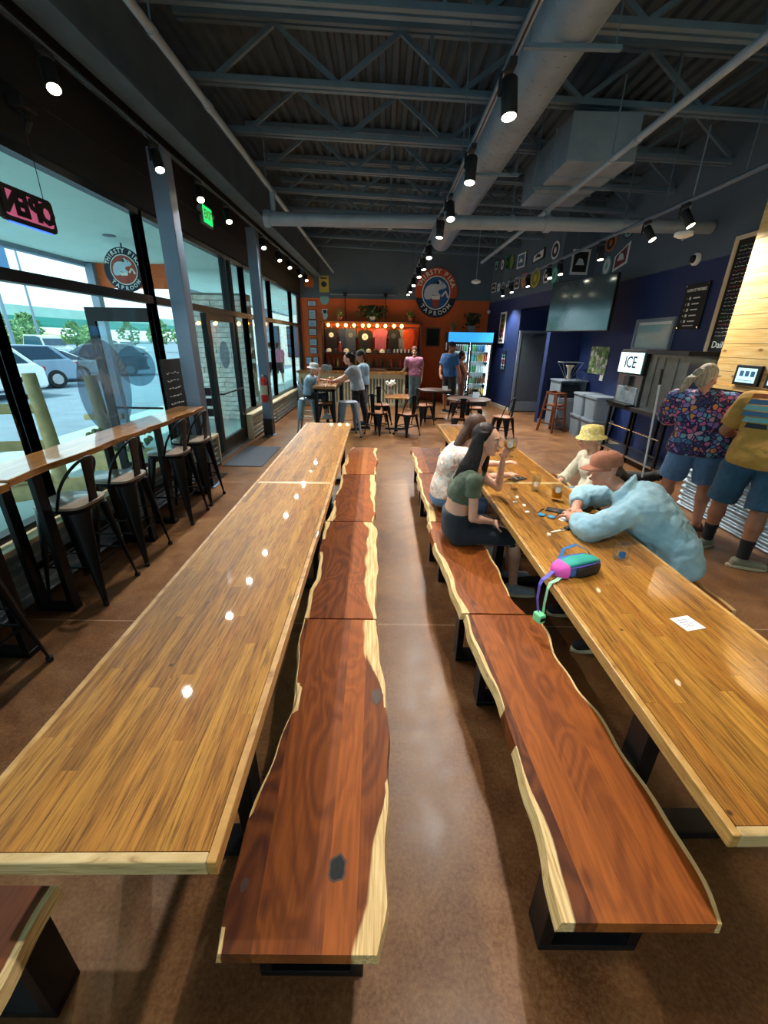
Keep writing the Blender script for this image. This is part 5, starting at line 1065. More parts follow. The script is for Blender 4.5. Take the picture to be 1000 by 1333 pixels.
# ------------------------------------------------------------------ small tables and metal chairs at the back
def back_tables():
    t = thing('high_table', 'narrow high table with orange wood top where the child in the hat sits', 'table', (-1.16, 8.32, 0)); bx('top', 'ledge_wood', t, -.22, .22, 0, 1.85, 1.0, 1.05, bevel=.005)
    for y in (.12, 1.73):
        for x in (-.17, .17): bx('leg', 'black_metal', t, x-.03, x+.03, y-.03, y+.03, .0, 1.0)
        bx('foot_bar', 'black_metal', t, -.14, .14, y-.03, y+.03, 0, .05)
    bx('apron', 'black_metal', t, -.2, .2, .09, 1.76, .94, .998)
    t = thing('square_table', 'small square table with orange wood top on a black pedestal', 'table', (.30, 9.55, 0)); bx('top', 'ledge_wood', t, -.27, .27, -.36, .36, .72, .75, bevel=.005); MB().cyl((0, 0, .03), (0, 0, .72), .035, n=14).build('pedestal', 'black_metal', t, smooth=40); m = MB(); m.bar((-.25, 0, .02), (.25, 0, .02), .06, .03).bar((0, -.25, .02), (0, .25, .02), .06, .03).build('base', 'black_metal', t)
    for lab, loc, r in (('round dark wood table near the drinks tables and sidewall door', (1.86, 9.25, 0), .47), ('dark round table behind, in front of the man in blue', (1.32, 11.0, 0), .42)):
        t = thing('round_table', lab, 'table', loc); MB().lathe([(r-.01, .72), (r, .725), (r, .748), (r-.006, .752)], n=36).build('top', 'dark_wood', t, smooth=40); MB().cyl((0, 0, .03), (0, 0, .72), .038, n=14).build('pedestal', 'black_metal', t, smooth=40); m = MB(); m.bar((-.28, 0, .02), (.28, 0, .02), .07, .03).bar((0, -.28, .02), (0, .28, .02), .07, .03).build('base', 'black_metal', t)
    c0 = make_stool(seat='leather', h=.45, label='black metal chair with brown seat at the square table, toward the high table', loc=(-.12, 9.05, 0), rz=radians(-35), cat='chair'); c0.name = 'metal_chair'
    for (x, y, a, lab) in ((.52, 8.95, 40, 'black metal chair at the square table, toward the round table'), (.98, 10.25, -60, 'black metal chair drawn up to the dark round table behind'), (1.62, 8.62, -8, 'black metal chair at the round table with its back to the drinks tables'), (2.52, 8.75, 50, 'black metal chair at the round table toward the sidewall door'), (2.15, 9.98, 170, 'black metal chair behind the round table near the fridge'), (1.95, 10.95, 95, 'black metal chair right beside the dark round table behind'), (-.05, 10.2, 200, 'black metal chair behind the square table near the counter')):
        d = dup(c0, (x, y, 0), radians(a), lab); d.name = 'metal_chair'
    s0 = make_stool(seat=None, metal='pale_blue_metal', h=.72, label='pale blue metal stool under the child in the white hat', loc=(-1.62, 9.1, 0), rz=radians(-90)); s0.name = 'metal_stool'
    s1 = make_stool(seat=None, metal='steel_grey', h=.72, back=False, label='grey backless stool beside the woman in the grey shirt', loc=(-.72, 8.75, 0), rz=.3); s1.name = 'metal_stool'
    s2 = make_stool(seat='leather', metal='black_metal', h=.66, back=False, label='low black stool tucked under the narrow high table', loc=(-1.2, 8.85, 0), rz=.1); s2.name = 'metal_stool'
    t = thing('table_card', 'white folded card standing on the round dark table', 'card', (2.05, 9.45, .7525)); m = MB(); m.add([(-.07, -.03, 0), (.07, -.03, 0), (.07, 0, .12), (-.07, 0, .12), (-.07, .03, 0), (.07, .03, 0)], [(0, 1, 2, 3), (3, 2, 5, 4)]); m.build('card', 'paper_blue', t)
    t = thing('table_card', 'small white card on the dark round table behind', 'card', (1.55, 10.85, .7525)); m = MB(); m.add([(-.07, -.03, 0), (.07, -.03, 0), (.07, 0, .10), (-.07, 0, .10), (-.07, .03, 0), (.07, .03, 0)], [(0, 1, 2, 3), (3, 2, 5, 4)]); m.build('card', 'white_paper', t)
    # hydrangea-like vase with flowers on the square table
    t = thing('flower_vase', 'pale bunch of flowers in a vase on the square table', 'flowers', (.17, 9.78, .7505)); MB().lathe([(.04, 0), (.05, .06), (.03, .12), (.035, .14)], n=12).build('vase', 'pot_grey', t, smooth=40); m = MB(); rnd = random.Random(1)
    for i in range(40): a = rnd.random()*6.28; r = rnd.random()*.11; m.ell((cos(a)*r, sin(a)*r, .2+rnd.random()*.10), .022, n=6, m=4)
    m.build('blossoms', 'st_white', t)['kind'] = 'stuff'
back_tables()
# ------------------------------------------------------------------ right-hand side of the room
def right_side():
    # tap wall: pine boards over a black tap panel and a corrugated base
    t = thing('tap_wall', 'self serve tap wall of knotty pine boards over a corrugated base', 'tap wall', (3.80, 5.0, 0)); Y0, Y1 = -7.0, 0.0
    bx('core', 'matt_black', t, .06, .88, Y0, Y1, 0, 3.18)
    z = 1.50; k = 0; bh = .1415
    rnd = random.Random(9)
    while z < 3.2:
        y = Y1; 
        while y > Y0+.05:
            L = rnd.uniform(1.6, 2.6); y1 = max(Y0, y-L); bx('pine_board', 'pine', t, 0, .06, y1+.002, y-.002, z+.002, z+bh-.002); y = y1
        bx('end_board', 'pine', t, .0605, .88, .0005, .02, z+.002, z+bh-.002); z += bh
    bx('trim_board', 'pine', t, -.02, .06, Y0, Y1, 1.455, 1.498)
    bx('tap_panel', 'matt_black', t, .02, .06, Y0, Y1, 1.02, 1.454); bx('drip_counter', 'stainless', t, -.08, .06, Y0, Y1+.02, .94, .985); bx('lower_panel', 'dark_plastic', t, .02, .06, Y0, Y1, .62, .939)
    vs, fs = corrugated(Y1-Y0, .62, .075, .018); q = MB(); q.add([(.03-w, Y0+u, v) for u, v, w in vs], fs); q.build('corrugated_panel', 'galvanised', t, smooth=True)
    y = -.25
    while y > -3.5:
        tp = MB().cyl((.02, y, 1.25), (-.06, y, 1.25), .014, n=10).cyl((-.06, y, 1.26), (-.06, y, 1.17), .012, n=8).build('tap', 'chrome', t, smooth=40); MB().lathe([(.012, 0), (.02, .05), (.016, .14)], (-.06, y, 1.265), 10).build('tap_handle', 'matt_black', tp, smooth=40); y -= .16
    for k, y in enumerate((-.34-.02, -.76, -1.18, -1.6)):
        s = thing('tap_tablet', ('tilted tablet with a pale blue menu on the pine boards beside the woman', 'second tablet on the pine boards beside the man in mustard')[min(k, 1)] if k < 2 else 'tablet screen mounted on the pine boards along the tap wall', 'tablet', (3.80, 5.0+y-.13, 1.62), 0, 'tablets on the tap wall')
        bx('case', 'matt_black', s, -.035, -.002, -.16, .16, -.10, .10, bevel=.006); bx('screen', 'screen_ui', s, -.039, -.036, -.12, .12, -.07, .07); m = MB()
        for i in range(3): m.box(-.0405, -.0392, .035-.07*i, .085-.07*i, -.01, .045)
        m.box(-.0405, -.0392, -.09, .09, -.052, -.046); m.build('icons', 'st_blue', s)['kind'] = 'stuff'
    # chalkboard menu
    t = thing('chalkboard_menu', 'tall chalkboard draft list in a pale wood frame beside the pine wall', 'chalkboard', (4.695, 5.75, 1.66)); F = lambda a, b, c=0.: (-c, a, b)
    y0, y1, h = -.7, .72, 1.58
    for a in ((y0, y1, 0, .05), (y0, y1, h-.05, h), (y0, y0+.05, .05, h-.05), (y1-.05, y1, .05, h-.05)): bx('frame_rail', 'baseboard', t, -.045, 0, *a)
    bx('slate', 'chalk_black', t, -.02, 0, y0+.05, y1-.05, .05, h-.05); rnd = random.Random(12); rows = {c: MB() for c in ('chalk_w', 'chalk_b', 'chalk_r', 'chalk_g', 'chalk_p')}
    for i in range(24):
        z = h-.13-i*.047; y = y1-.11; mm = rows[list(rows)[0 if i % 2 else rnd.randrange(5)]]
        while y > y0+.12: L = rnd.uniform(.02, .07); mm.tube([(-.023, y-L*k/4, z+rnd.uniform(-.009, .009)) for k in range(5)], .003, 4); y -= L+.02
    for c, mm in rows.items(): mm.build('chalk_writing', c, t)['kind'] = 'stuff'
    m = MB(); put_text(m, 'Daily', .13, lambda a, b, c=0.: (-.023-c, y1-.24-a, .25+b), 0, 0, 0, .004); m.build('daily_lettering', 'chalk_w', t)['kind'] = 'stuff'
    # how-it-works sign
    t = thing('instruction_sign', 'black HOW IT WORKS instruction sign on the blue wall', 'sign', (4.695, 7.0, 2.13)); bx('panel', 'matt_black', t, -.02, 0, -.25, .25, 0, .63); m = MB(); put_text(m, 'HOW IT WORKS', .055, lambda a, b, c=0.: (-.022-c, -a, .54+b), 0, 0, 0, .003, bold=.002)
    for i in range(5):
        z = .43-i*.08; m.box(-.0235, -.0205, .08, .12, z-.02, z+.02); m.box(-.0235, -.0205, -.12, .03, z-.008, z+.008)
        put_text(m, str(i+1), .04, lambda a, b, c=0.: (-.022-c, .17-a, z+b), 0, 0, 0, .003)
    m.box(-.0235, -.0205, -.12, .12, .045, .055); m.build('lettering', 'letter_white', t)['kind'] = 'stuff'
    for y in (-.23, .23):
        for z in (.02, .61): MB().cyl((-.028, y, z), (-.02, y, z), .012, n=8).build('standoff', 'chrome', t)
    # dome camera
    t = thing('dome_camera', 'white dome security camera on the blue wall', 'camera', (4.70, 7.22, 3.10)); MB().lathe([(.001, 0), (.085, 0), (.085, .04), (.07, .055), (.001, .06)], n=22, rot=Matrix.Rotation(-pi/2, 3, 'Y'), cap=False).build('housing', 'white_plastic', t, smooth=40); MB().ell((-.06, 0, 0), (.045, .055, .055)).build('dome', 'matt_black', t, smooth=True)
    # pass-through window
    r = thing('window_16', None, None, (4.70, 7.85, 1.8)); struct(r); m = MB(); m.box(-.05, .0, -.55, .55, 0, .05); m.box(-.05, 0, -.55, .55, .47, .52); m.box(-.05, 0, -.55, -.5, .05, .47); m.box(-.05, 0, .5, .55, .05, .47); m.build('frame', 'steel_grey', r); M('frost_glass', '#9cc0c4', .25, 0, .05); bx('pane', 'frost_glass', r, -.02, -.002, -.5, .5, .05, .47)
    bx('light_edge', 'white_plastic', r, -.022, -.0201, -.46, .46, .42, .46)
    # television on a swing arm
    import math as _m
    a = atan2(4.14-3.58, 10.03-8.38); t = thing('television', 'large flat television with a reflective screen in front of the wall', 'television', (3.86, 9.2, 2.12), a); bx('panel', 'matt_black', t, 0, .06, -.86, .86, 0, .96, bevel=.006); bx('screen', 'tv_screen', t, -.004, -.0005, -.845, .845, .018, .945)
    MB().box(.061, .1, -.2, .2, .3, .7).bar((.1, 0, .5), (.80, .25, .5), .06, .06).build('mount_arm', 'black_metal', t)
    # picture on the wall
    t = thing('wall_picture', 'green and grey landscape print on the blue wall', 'picture', (4.695, 9.62, 1.28)); bx('print', 'picture_print', t, -.012, 0, -.40, .40, 0, .56); bx('caption_card', 'white_paper', t, -.006, 0, -.34, -.2, -.12, -.005)
    t = thing('fire_alarm', 'small grey wall box beside the ice machine', 'alarm', (4.695, 8.45, 1.2)); bx('box', 'grey_plastic', t, -.04, 0, -.07, .07, 0, .12, bevel=.006); MB().prism([(-.07, .13), (.07, .13), (0, .28)], 0, .02, lambda u, v, w: (-w, u, v)).build('pointer', 'dark_plastic', t)
    # ice dispenser stand with two machines
    t = thing('machine_stand', 'black steel stand with chrome rails under the ice machine', 'stand', (4.42, 6.98, 0))
    for x in (-.22, .20):
        for y in (-.80, .0, .80): bx('leg', 'black_metal', t, x-.02, x+.02, y-.02, y+.02, 0, .86)
    bx('tray', 'matt_black', t, -.27, .25, -.86, .86, .86, .92); 
    for z in (.28, .55): MB().cyl((-.22, -.8, z), (-.22, .8, z), .014, n=8).build('rail', 'chrome' if z > .5 else 'black_metal', t)
    bx('lower_shelf', 'stainless', t, -.24, .22, -.84, .84, .10, .13)
    t = thing('ice_machine', 'black ice dispenser with a glowing ICE panel on its stand', 'ice machine', (4.42, 7.45, .921)); bx('cabinet', 'stainless', t, -.18, .24, -.36, .38, 0, .50); bx('head', 'matt_black', t, -.22, .24, -.37, .39, .501, .90, bevel=.02); bx('lit_panel', 'ice_light', t, -.235, -.2205, -.33, .35, .53, .85); 
    for i, ch in enumerate('ICE'): put_text(MB(), ch, .26, lambda a, b, c=0.: (-.237-c, -a+.01, .69+b), (-.14, -.025, .13)[i], 0, 0, .003, bold=.004).build('letter', 'navy', t)
    bx('chute', 'matt_black', t, -.24, -.181, -.08, .08, .32, .48); bx('splash_plate', 'galvanised', t, -.20, -.181, -.3, .3, .04, .3); bx('drip_tray', 'black_metal', t, -.34, -.181, -.32, .32, .0, .03)
    t = thing('drink_cooler', 'stainless sided drink cooler with a black top beside the ice machine', 'cooler', (4.42, 6.55, .921)); bx('cabinet', 'dark_stainless', t, -.15, .24, -.42, .50, 0, .84); bx('top_cover', 'matt_black', t, -.22, .24, -.45, .515, .841, .90)
    for y in (-.2, .1, .3): bx('rib', 'dark_stainless', t, -.165, -.1505, y, y+.04, .05, .8)
    # grey bins
    for i, (y, z, lab) in enumerate(((8.66, 0, 'grey plastic bin standing on the floor nearer the ice machine'), (8.66, .46, 'grey plastic bin stacked on top, nearer the ice machine'), (9.22, 0, 'grey plastic bin on the floor behind the wooden high chair'), (9.22, .46, 'grey plastic bin stacked on top behind the wooden high chair'))):
        t = thing('storage_bin', lab, 'bin', (4.44, y, z)); m = MB(); m.loft([((0, 0, 0), (.2, 0, 0), (0, .22, 0), .25), ((0, 0, .42), (.23, 0, 0), (0, .25, 0), .25)], 24); m.build('tub', 'bin_grey', t, smooth=50); m = MB(); m.loft([((0, 0, .42), (.245, 0, 0), (0, .265, 0), .25), ((0, 0, .455), (.24, 0, 0), (0, .26, 0), .25)], 24); m.build('lid', 'grey_plastic', t, smooth=50)
    # water station
    t = thing('water_station', 'pale blue grey cabinet by the blue corner with shelves', 'cabinet', (4.36, 10.18, 0)); bx('body', 'bin_grey', t, -.30, .30, -.34, .30, 0, .72); bx('back', 'bin_grey', t, -.30, .30, .26, .30, .72, 1.08); 
    for x in (-.30, .27): bx('side', 'bin_grey', t, x, x+.03, -.30, .26, .72, 1.08)
    bx('top', 'steel_grey', t, -.32, .32, -.34, .32, 1.08, 1.11); bx('door', 'grey_plastic', t, -.26, .26, -.36, -.341, .06, .66); bx('black_box', 'dark_plastic', t, -.2, .15, -.22, .1, .721, .98)
    t = thing('funnel_stand', 'pale funnel shaped stand on top of the corner cabinet', 'stand', (4.32, 10.15, 1.111)); MB().lathe([(.08, 0), (.05, .02), (.035, .12), (.05, .24), (.1, .32)], n=14).build('stem', 'baseboard', t, smooth=40); m = MB()
    for a in ((-.24, -.14), (.24, -.14), (.24, .14), (-.24, .14)): m.cyl((a[0]*.2, a[1]*.2, .02), (*a, .38), .008, n=6)
    for a, b in (((-.24, -.14), (.24, -.14)), ((.24, -.14), (.24, .14)), ((.24, .14), (-.24, .14)), ((-.24, .14), (-.24, -.14))): m.cyl((*a, .38), (*b, .38), .01, n=6)
    m.build('wire_frame', 'grey_plastic', t)
    t = thing('picture_stand', 'small grey picture stand on the corner cabinet', 'frame', (4.52, 9.95, 1.111)); m = MB(); m.bar((-.08, 0, 0), (-.08, .04, .18), .015, .015).bar((.08, 0, 0), (.08, .04, .18), .015, .015).bar((-.08, .04, .18), (.08, .04, .18), .015, .015).bar((-.08, 0, .008), (.08, 0, .008), .015, .015); m.build('frame', 'grey_plastic', t)
    # wooden high chair
    t = thing('high_chair', 'brown wooden child high chair in front of the corner cabinet', 'high chair', (3.90, 9.62, 0), .5)
    for sx in (-1, 1):
        for sy in (-1, 1): MB().bar((sx*.21, sy*.21, 0), (sx*.14, sy*.13, .86), .04, .04).build('leg', 'brown_wood', t)
        for z in (.2, .5): MB().bar((sx*.2, -.2+z*.06, z), (sx*.2, .2-z*.06, z), .022, .03).build('side_rung', 'brown_wood', t)
    for z in (.12, .32): MB().bar((-.2, -.2, z), (.2, -.2, z), .022, .03).build('front_rung', 'brown_wood', t)
    bx('seat', 'brown_wood', t, -.16, .16, -.14, .15, .58, .61); MB().bar((-.16, -.14, .84), (.16, -.14, .84), .03, .05).bar((-.16, .14, .86), (.16, .14, .86), .03, .06).bar((-.15, -.14, .84), (-.15, .14, .86), .03, .04).bar((.15, -.14, .84), (.15, .14, .86), .03, .04).build('top_rail', 'brown_wood', t)
    # vertical signs by the door
    wx = lambda y: 3.715-(y-12.5)*.1565
    for nm, lab, y, z0, z1, fr in (('vertical_sign', 'tall white framed vertical word sign on the blue wall near the fridge', 13.55, 1.86, 2.72, True), ('vertical_sign', 'vertical cut-out word sign below the white framed one', 13.2, 1.06, 1.66, False)):
        t = thing(nm, lab, 'sign', (wx(y)-.012, y, z0), -atan2(-.1565, 1)); h = z1-z0
        if fr: bx('frame', 'letter_white', t, -.018, .002, -.20, .20, 0, h); bx('panel', 'dark_wood', t, -.021, -.0185, -.14, .14, .06, h-.06); 
        else: bx('panel', 'chalk_black', t, -.012, .002, -.11, .11, 0, h)
        word = 'DISTILL' if False else ''
        cols = ('letter_white', 'st_pink', 'st_orange', 'st_yellow', 'st_green') if fr else ('st_teal', 'letter_white', 'st_pink', 'letter_white', 'st_teal'); n = 5
        for i in range(n):
            b0 = .08+i*(h-.16)/n; hh = (h-.16)/n*.8; m = MB(); m.box(-.025, -.0215 if fr else -.0125, -.10, -.07, b0, b0+hh); m.box(-.025, -.0215 if fr else -.0125, .07, .10, b0, b0+hh); m.box(-.025, -.0215 if fr else -.0125, -.07, .07, b0+hh*.4, b0+hh*.6); m.build('letter_block', cols[i], t)
    t = thing('wall_sensor', 'small white sensor in the corner of the orange wall', 'sensor', (3.34, YB-.09, 2.78)); MB().ell((0, 0, 0), (.05, .06, .06)).build('housing', 'white_plastic', t, smooth=True); bx('bracket', 'white_plastic', t, -.02, .02, .04, .088, -.03, .03)
    # stickers and tin signs on the grey wall
    rnd = random.Random(21); wq = lambda y: 3.95-(y-10.7)*.1463
    def decal(F, w, h, shape, c1, c2, label, loc, rz=0):
        t = thing('wall_sticker', label, 'sticker', loc, rz); n = 24
        if shape == 'round': P = [(w/2*cos(i*2*pi/n), h/2*sin(i*2*pi/n)) for i in range(n)]
        elif shape == 'shield': P = [(-w/2, h/2), (w/2, h/2), (w/2, -h*.1), (0, -h/2), (-w/2, -h*.1)]
        elif shape == 'slant': P = [(-w/2, -h/2), (w/2, -h*.3), (w/2, h/2), (-w/2, h*.1)]
        elif shape == 'hex': P = [(w/2*cos(i*pi/3), h/2*sin(i*pi/3)) for i in range(6)]
        else: P = [(-w/2, -h/2), (w/2, -h/2), (w/2, h/2), (-w/2, h/2)]
        MB().prism(P, 0, .008, F).build('backing', c1, t); MB().prism([(x*.78, y*.78) for x, y in P], .008, .010, F).build('print', c2, t)
        m = MB()
        if shape == 'round': m.prism([(w*.16*cos(i*pi/3), h*.2*sin(i*pi/3)) for i in range(6)], .010, .012, F)
        else: m.prism([(-w*.25, -h*.12), (w*.25, -h*.12), (w*.1, h*.12), (-w*.1, h*.14)], .010, .012, F)
        m.build('emblem', c1, t)
    A = atan2(.1463, 1)
    for y, z, w, h, sh, a, b, lab in ((14.5, 4.02, .3, .36, 'shield', 'st_black', 'st_teal', 'black shield sticker high on the grey wall by the corner'), (14.05, 4.0, .28, .34, 'round', 'st_black', 'st_white', 'black and white round sticker in the upper row'), (13.7, 4.0, .22, .36, 'rect', 'st_green', 'st_black', 'slim green and black sticker in the upper row'), (13.4, 3.98, .26, .36, 'round', 'st_green', 'st_olive', 'green oval sticker in the upper row'), (12.8, 3.92, .48, .34, 'rect', 'st_white', 'st_blue', 'white and blue rectangular sticker in the upper row'), (11.85, 3.88, .62, .28, 'slant', 'st_black', 'st_white', 'black slanted lettering sticker in the upper row'), (11.05, 3.86, .34, .36, 'round', 'st_white', 'st_black', 'white ringed black round sticker near the wall corner'),
        (14.55, 3.45, .34, .26, 'rect', 'st_white', 'st_black', 'small pale lettering sticker low by the corner'), (14.15, 3.42, .22, .24, 'rect', 'st_teal', 'st_white', 'small teal sticker in the lower row'), (13.85, 3.42, .2, .26, 'hex', 'st_white', 'st_teal', 'small white hexagon sticker in the lower row'), (13.5, 3.45, .26, .24, 'slant', 'st_black', 'st_white', 'small black and white slanted sticker in the lower row'), (12.9, 3.40, .3, .28, 'rect', 'st_white', 'st_black', 'white bracket shaped sticker in the lower row'), (12.5, 3.40, .32, .38, 'shield', 'st_pink', 'st_yellow', 'pink and yellow shield sticker in the lower row'), (11.85, 3.40, .46, .44, 'round', 'st_yellow', 'st_olive', 'large yellow ringed olive round sticker in the lower row'), (11.3, 3.37, .34, .32, 'hex', 'st_white', 'st_black', 'white bell shaped sticker in the lower row'), (10.92, 3.34, .3, .40, 'round', 'st_green', 'st_teal', 'bright green round sticker at the wall corner')):
        decal(lambda u, v, c: (-c, -u, v), w, h, sh, a, b, lab, (wq(y)-.0015, y, z), A)
    decal(lambda u, v, c: (u, -c, v), .40, .50, 'rect', 'st_white', 'st_black', 'white poster with dark print on the short wall above the television', (4.36, 10.699, 3.58))
    for y, z, w, h, sh, a, b, lab in ((10.1, 3.42, .34, .36, 'round', 'st_teal', 'st_white', 'pale round sticker above the television corner'), (9.55, 3.50, .52, .46, 'slant', 'st_white', 'st_red', 'white edged maroon mountain sticker above the television'), (10.1, 3.84, .42, .30, 'round', 'st_orange', 'st_black', 'brown and orange round sticker high above the television'), (9.45, 3.90, .36, .22, 'round', 'st_black', 'st_teal', 'dark oval sticker high above the television')):
        decal(lambda u, v, c: (-c, -u, v), w, h, sh, a, b, lab, (4.699, y, z))
right_side()
# ------------------------------------------------------------------ people
V = Vector
WRINKLE = bpy.data.textures.new('folds', 'CLOUDS'); WRINKLE.noise_scale = .075; WRINKLE.noise_depth = 2; WRINKLE.intensity = 1; WRINKLE.contrast = 1.3
def remesh(o, vox, smooth=3, sub=0, wr=0.):
    m = o.modifiers.new('remesh', 'REMESH'); m.mode = 'VOXEL'; m.voxel_size = vox; m.use_smooth_shade = True
    s = o.modifiers.new('smooth', 'SMOOTH'); s.factor = .5; s.iterations = smooth
    if wr:
        d = o.modifiers.new('folds', 'DISPLACE'); d.texture = WRINKLE; d.strength = wr; d.mid_level = .5; d.texture_coords = 'LOCAL'
    return o
T_M = [(0, .135, .10), (.12, .168, .115), (.28, .165, .112), (.45, .152, .105), (.65, .172, .118), (.80, .19, .112), (.90, .17, .09), (.965, .095, .068), (1.0, .058, .055)]
T_F = [(0, .14, .105), (.12, .18, .12), (.28, .165, .11), (.45, .132, .095), (.65, .148, .118), (.80, .158, .100), (.90, .14, .08), (.965, .08, .06), (1.0, .048, .048)]
class Person:
    def __init__(s, label, base, spine, lat0, lat1, female=False, fat=1.0, sc=1.0, skin='skin_fair', vox=.0075, group=None):
        s.t = thing('person', label, 'person', base, 0, group); s.sp = [V(p) for p in spine]; s.l0 = V(lat0).normalized(); s.l1 = V(lat1).normalized()
        s.tab = T_F if female else T_M; s.fat = fat; s.sc = sc; s.skin = skin; s.vox = vox; s.body = MB(); s.arms = []; s.legs = []
        s.torso(s.body, 0, 1, 0)
    def pt(s, t):
        P = s.sp; n = len(P)-1; f = max(0, min(.9999, t))*n; i = int(f); f -= i
        p0 = P[max(0, i-1)]; p1 = P[i]; p2 = P[i+1]; p3 = P[min(n, i+2)]
        return .5*((2*p1)+(p2-p0)*f+(2*p0-5*p1+4*p2-p3)*f*f+(3*p1-p0-3*p2+p3)*f**3)
    def ring(s, t, inf=0.):
        c = s.pt(t); d = (s.pt(min(1, t+.02))-s.pt(max(0, t-.02))).normalized(); l = (s.l0*(1-t)+s.l1*t); l = (l-d*l.dot(d)).normalized(); f = d.cross(l)*-1
        T = s.tab
        for a, b in zip(T, T[1:]):
            if a[0] <= t <= b[0]: k = (t-a[0])/(b[0]-a[0]); w = a[1]+(b[1]-a[1])*k; dp = a[2]+(b[2]-a[2])*k; break
        return c, l*(w*s.sc*s.fat+inf), f*(dp*s.sc*s.fat**1.3+inf)
    def torso(s, mb, t0, t1, inf, n=12, flare=0.):
        rr = []
        for i in range(n+1):
            t = t0+(t1-t0)*i/n; c, a, b = s.ring(t, inf+flare*(1-i/n)); rr.append((c, a, b, .85))
        mb.loft(rr, 22)
    def fw(s, t=.5): c, a, b = s.ring(t); return b.normalized()
    def arm(s, sh, el, wr, hd, pn, r=(.052, .042, .028), curl=.35, thumb=1, hs=1.0, grip=None):
        sh, el, wr = V(sh), V(el), V(wr); k = s.sc*(.5+.5*s.fat); r = tuple(x*k for x in r); s.arms.append((sh, el, wr, r))
        b = s.body; b.cap(s.ring(.86)[0], sh, r[0]*1.1, r[0]*1.12); b.cap(sh, el, r[0], r[1]); b.cap(el, el.lerp(wr, .4), r[1], r[1]*.98); b.cap(el.lerp(wr, .35), wr, r[1]*.98, r[2])
        s.hand(wr, V(hd).normalized(), V(pn).normalized(), curl, thumb, hs*s.sc)
    def hand(s, wr, d, pn, curl, thumb, k):
        """palm and five fingers; pn = palm normal (fingers curl towards it); thumb = +-1 side"""
        pn = (pn-d*pn.dot(d)).normalized(); sd = d.cross(pn)*thumb; b = s.body; c = wr+d*.048*k
        b.cap(wr, wr+d*.03*k, .024*k, .026*k)
        for u in (-.027, -.009, .009, .027): b.cap(wr+d*.02*k+sd*u*.7*k, wr+d*.085*k+sd*u*k, .0145*k, .0125*k, 8)
        for u, L in ((.030, .066), (.0105, .076), (-.0105, .072), (-.030, .056)):
            p = wr+d*.085*k+sd*u*k; a = 0.
            for j, f in enumerate((.45, .32, .25)):
                a += curl*(1.1 if j else .8); dd = d*cos(a)+pn*sin(a); q = p+dd*L*f*k; b.cap(p, q, (.0095-.0008*j)*k, (.009-.0008*j)*k, 8); p = q
        p = wr+d*.025*k+sd*.03*k; dd = (d*.6+sd*.8+pn*.3).normalized(); q = p+dd*.038*k; b.cap(p, q, .013*k, .0105*k, 8); dd = (d*.85+sd*.3+pn*(.3+curl)).normalized(); b.cap(q, q+dd*.032*k, .0105*k, .009*k, 8)
    def leg(s, hip, kn, an, toe, r=(.082, .056, .034), foot=True):
        hip, kn, an, toe = V(hip), V(kn), V(an), V(toe).normalized(); k = s.sc*(.4+.6*s.fat); r = tuple(x*k for x in r); s.legs.append((hip, kn, an, r, toe))
        b = s.body; b.cap(hip, kn, r[0], r[1]); m = kn.lerp(an, .3); cd = (kn-an).normalized(); b.cap(kn, m, r[1]*.95, r[1]*1.02); b.cap(m, an, r[1]*1.0, r[2])
        if foot: b.cap(an+V((0, 0, -.02)), an-toe*.03+V((0, 0, -.045)), .034*s.sc, .03*s.sc); b.cap(an+V((0, 0, -.045)), an+toe*.14*s.sc+V((0, 0, -.06)), .034*s.sc, .026*s.sc)
    def head(s, c, face, up=(0, 0, 1), detail=True):
        c = V(c); f = V(face).normalized(); u = V(up); u = (u-f*u.dot(f)).normalized(); r = f.cross(u); k = s.sc; s.hc, s.hf, s.hu, s.hr = c, f, u, r
        R = Matrix((r, f, u)).transposed(); b = s.body
        b.ell(c+u*.02*k-f*.008*k, (.074*k, .094*k, .098*k), R, 20, 14); b.ell(c-u*.048*k+f*.018*k, (.054*k, .066*k, .066*k), R, 16, 10); b.ell(c-u*.092*k+f*.06*k, (.024*k, .022*k, .018*k), R, 10, 7)
        b.cap(c+f*.078*k+u*.012*k, c+f*.108*k-u*.026*k, .009*k, .0145*k, 8); b.ell(c+f*.072*k+u*.035*k, (.05*k, .02*k, .014*k), R, 10, 6)
        b.ell(c+f*.085*k-u*.058*k, (.024*k, .012*k, .012*k), R, 10, 6)
        for g in (-1, 1): b.ell(c+r*.074*k*g-u*.005*k-f*.012*k, (.012*k, .022*k, .034*k), R, 10, 7); b.ell(c+r*.042*k*g+f*.055*k-u*.025*k, (.022*k, .02*k, .024*k), R, 8, 6)
        b.cap(s.pt(.96), c-u*.055*k-f*.02*k, .053*k, .05*k)
        if detail:
            for g in (-1, 1): 
                e = MB().ell(c+r*.031*k*g+f*.074*k+u*.012*k, .0115*k, None, 10, 7).build('eye', 'eye_white', s.t, smooth=True, world=True); MB().ell(c+r*.032*k*g+f*.0815*k+u*.012*k, .006*k, None, 8, 6).build('iris', 'eye_dark', e, smooth=True, world=True)
                MB().cap(c+r*.018*k*g+f*.09*k+u*.034*k, c+r*.046*k*g+f*.078*k+u*.034*k, .0045*k, .003*k, 6).build('eyebrow', 'hair_brown', s.t, smooth=True, world=True)
            MB().ell(c+f*.0945*k-u*.058*k, (.022*k, .006*k, .008*k), R, 10, 6).build('lips', 'lip', s.t, smooth=True, world=True)
        return R
    def cloth(s, name, mat, mb, vox=None, smooth=4):
        return remesh(mb.build(name, mat, s.t, world=True), vox or s.vox*1.2, smooth, 0, .0 if name in ('hair', 'shoe', 'sock') else .022 if name == 'denim_shirt' else .012)
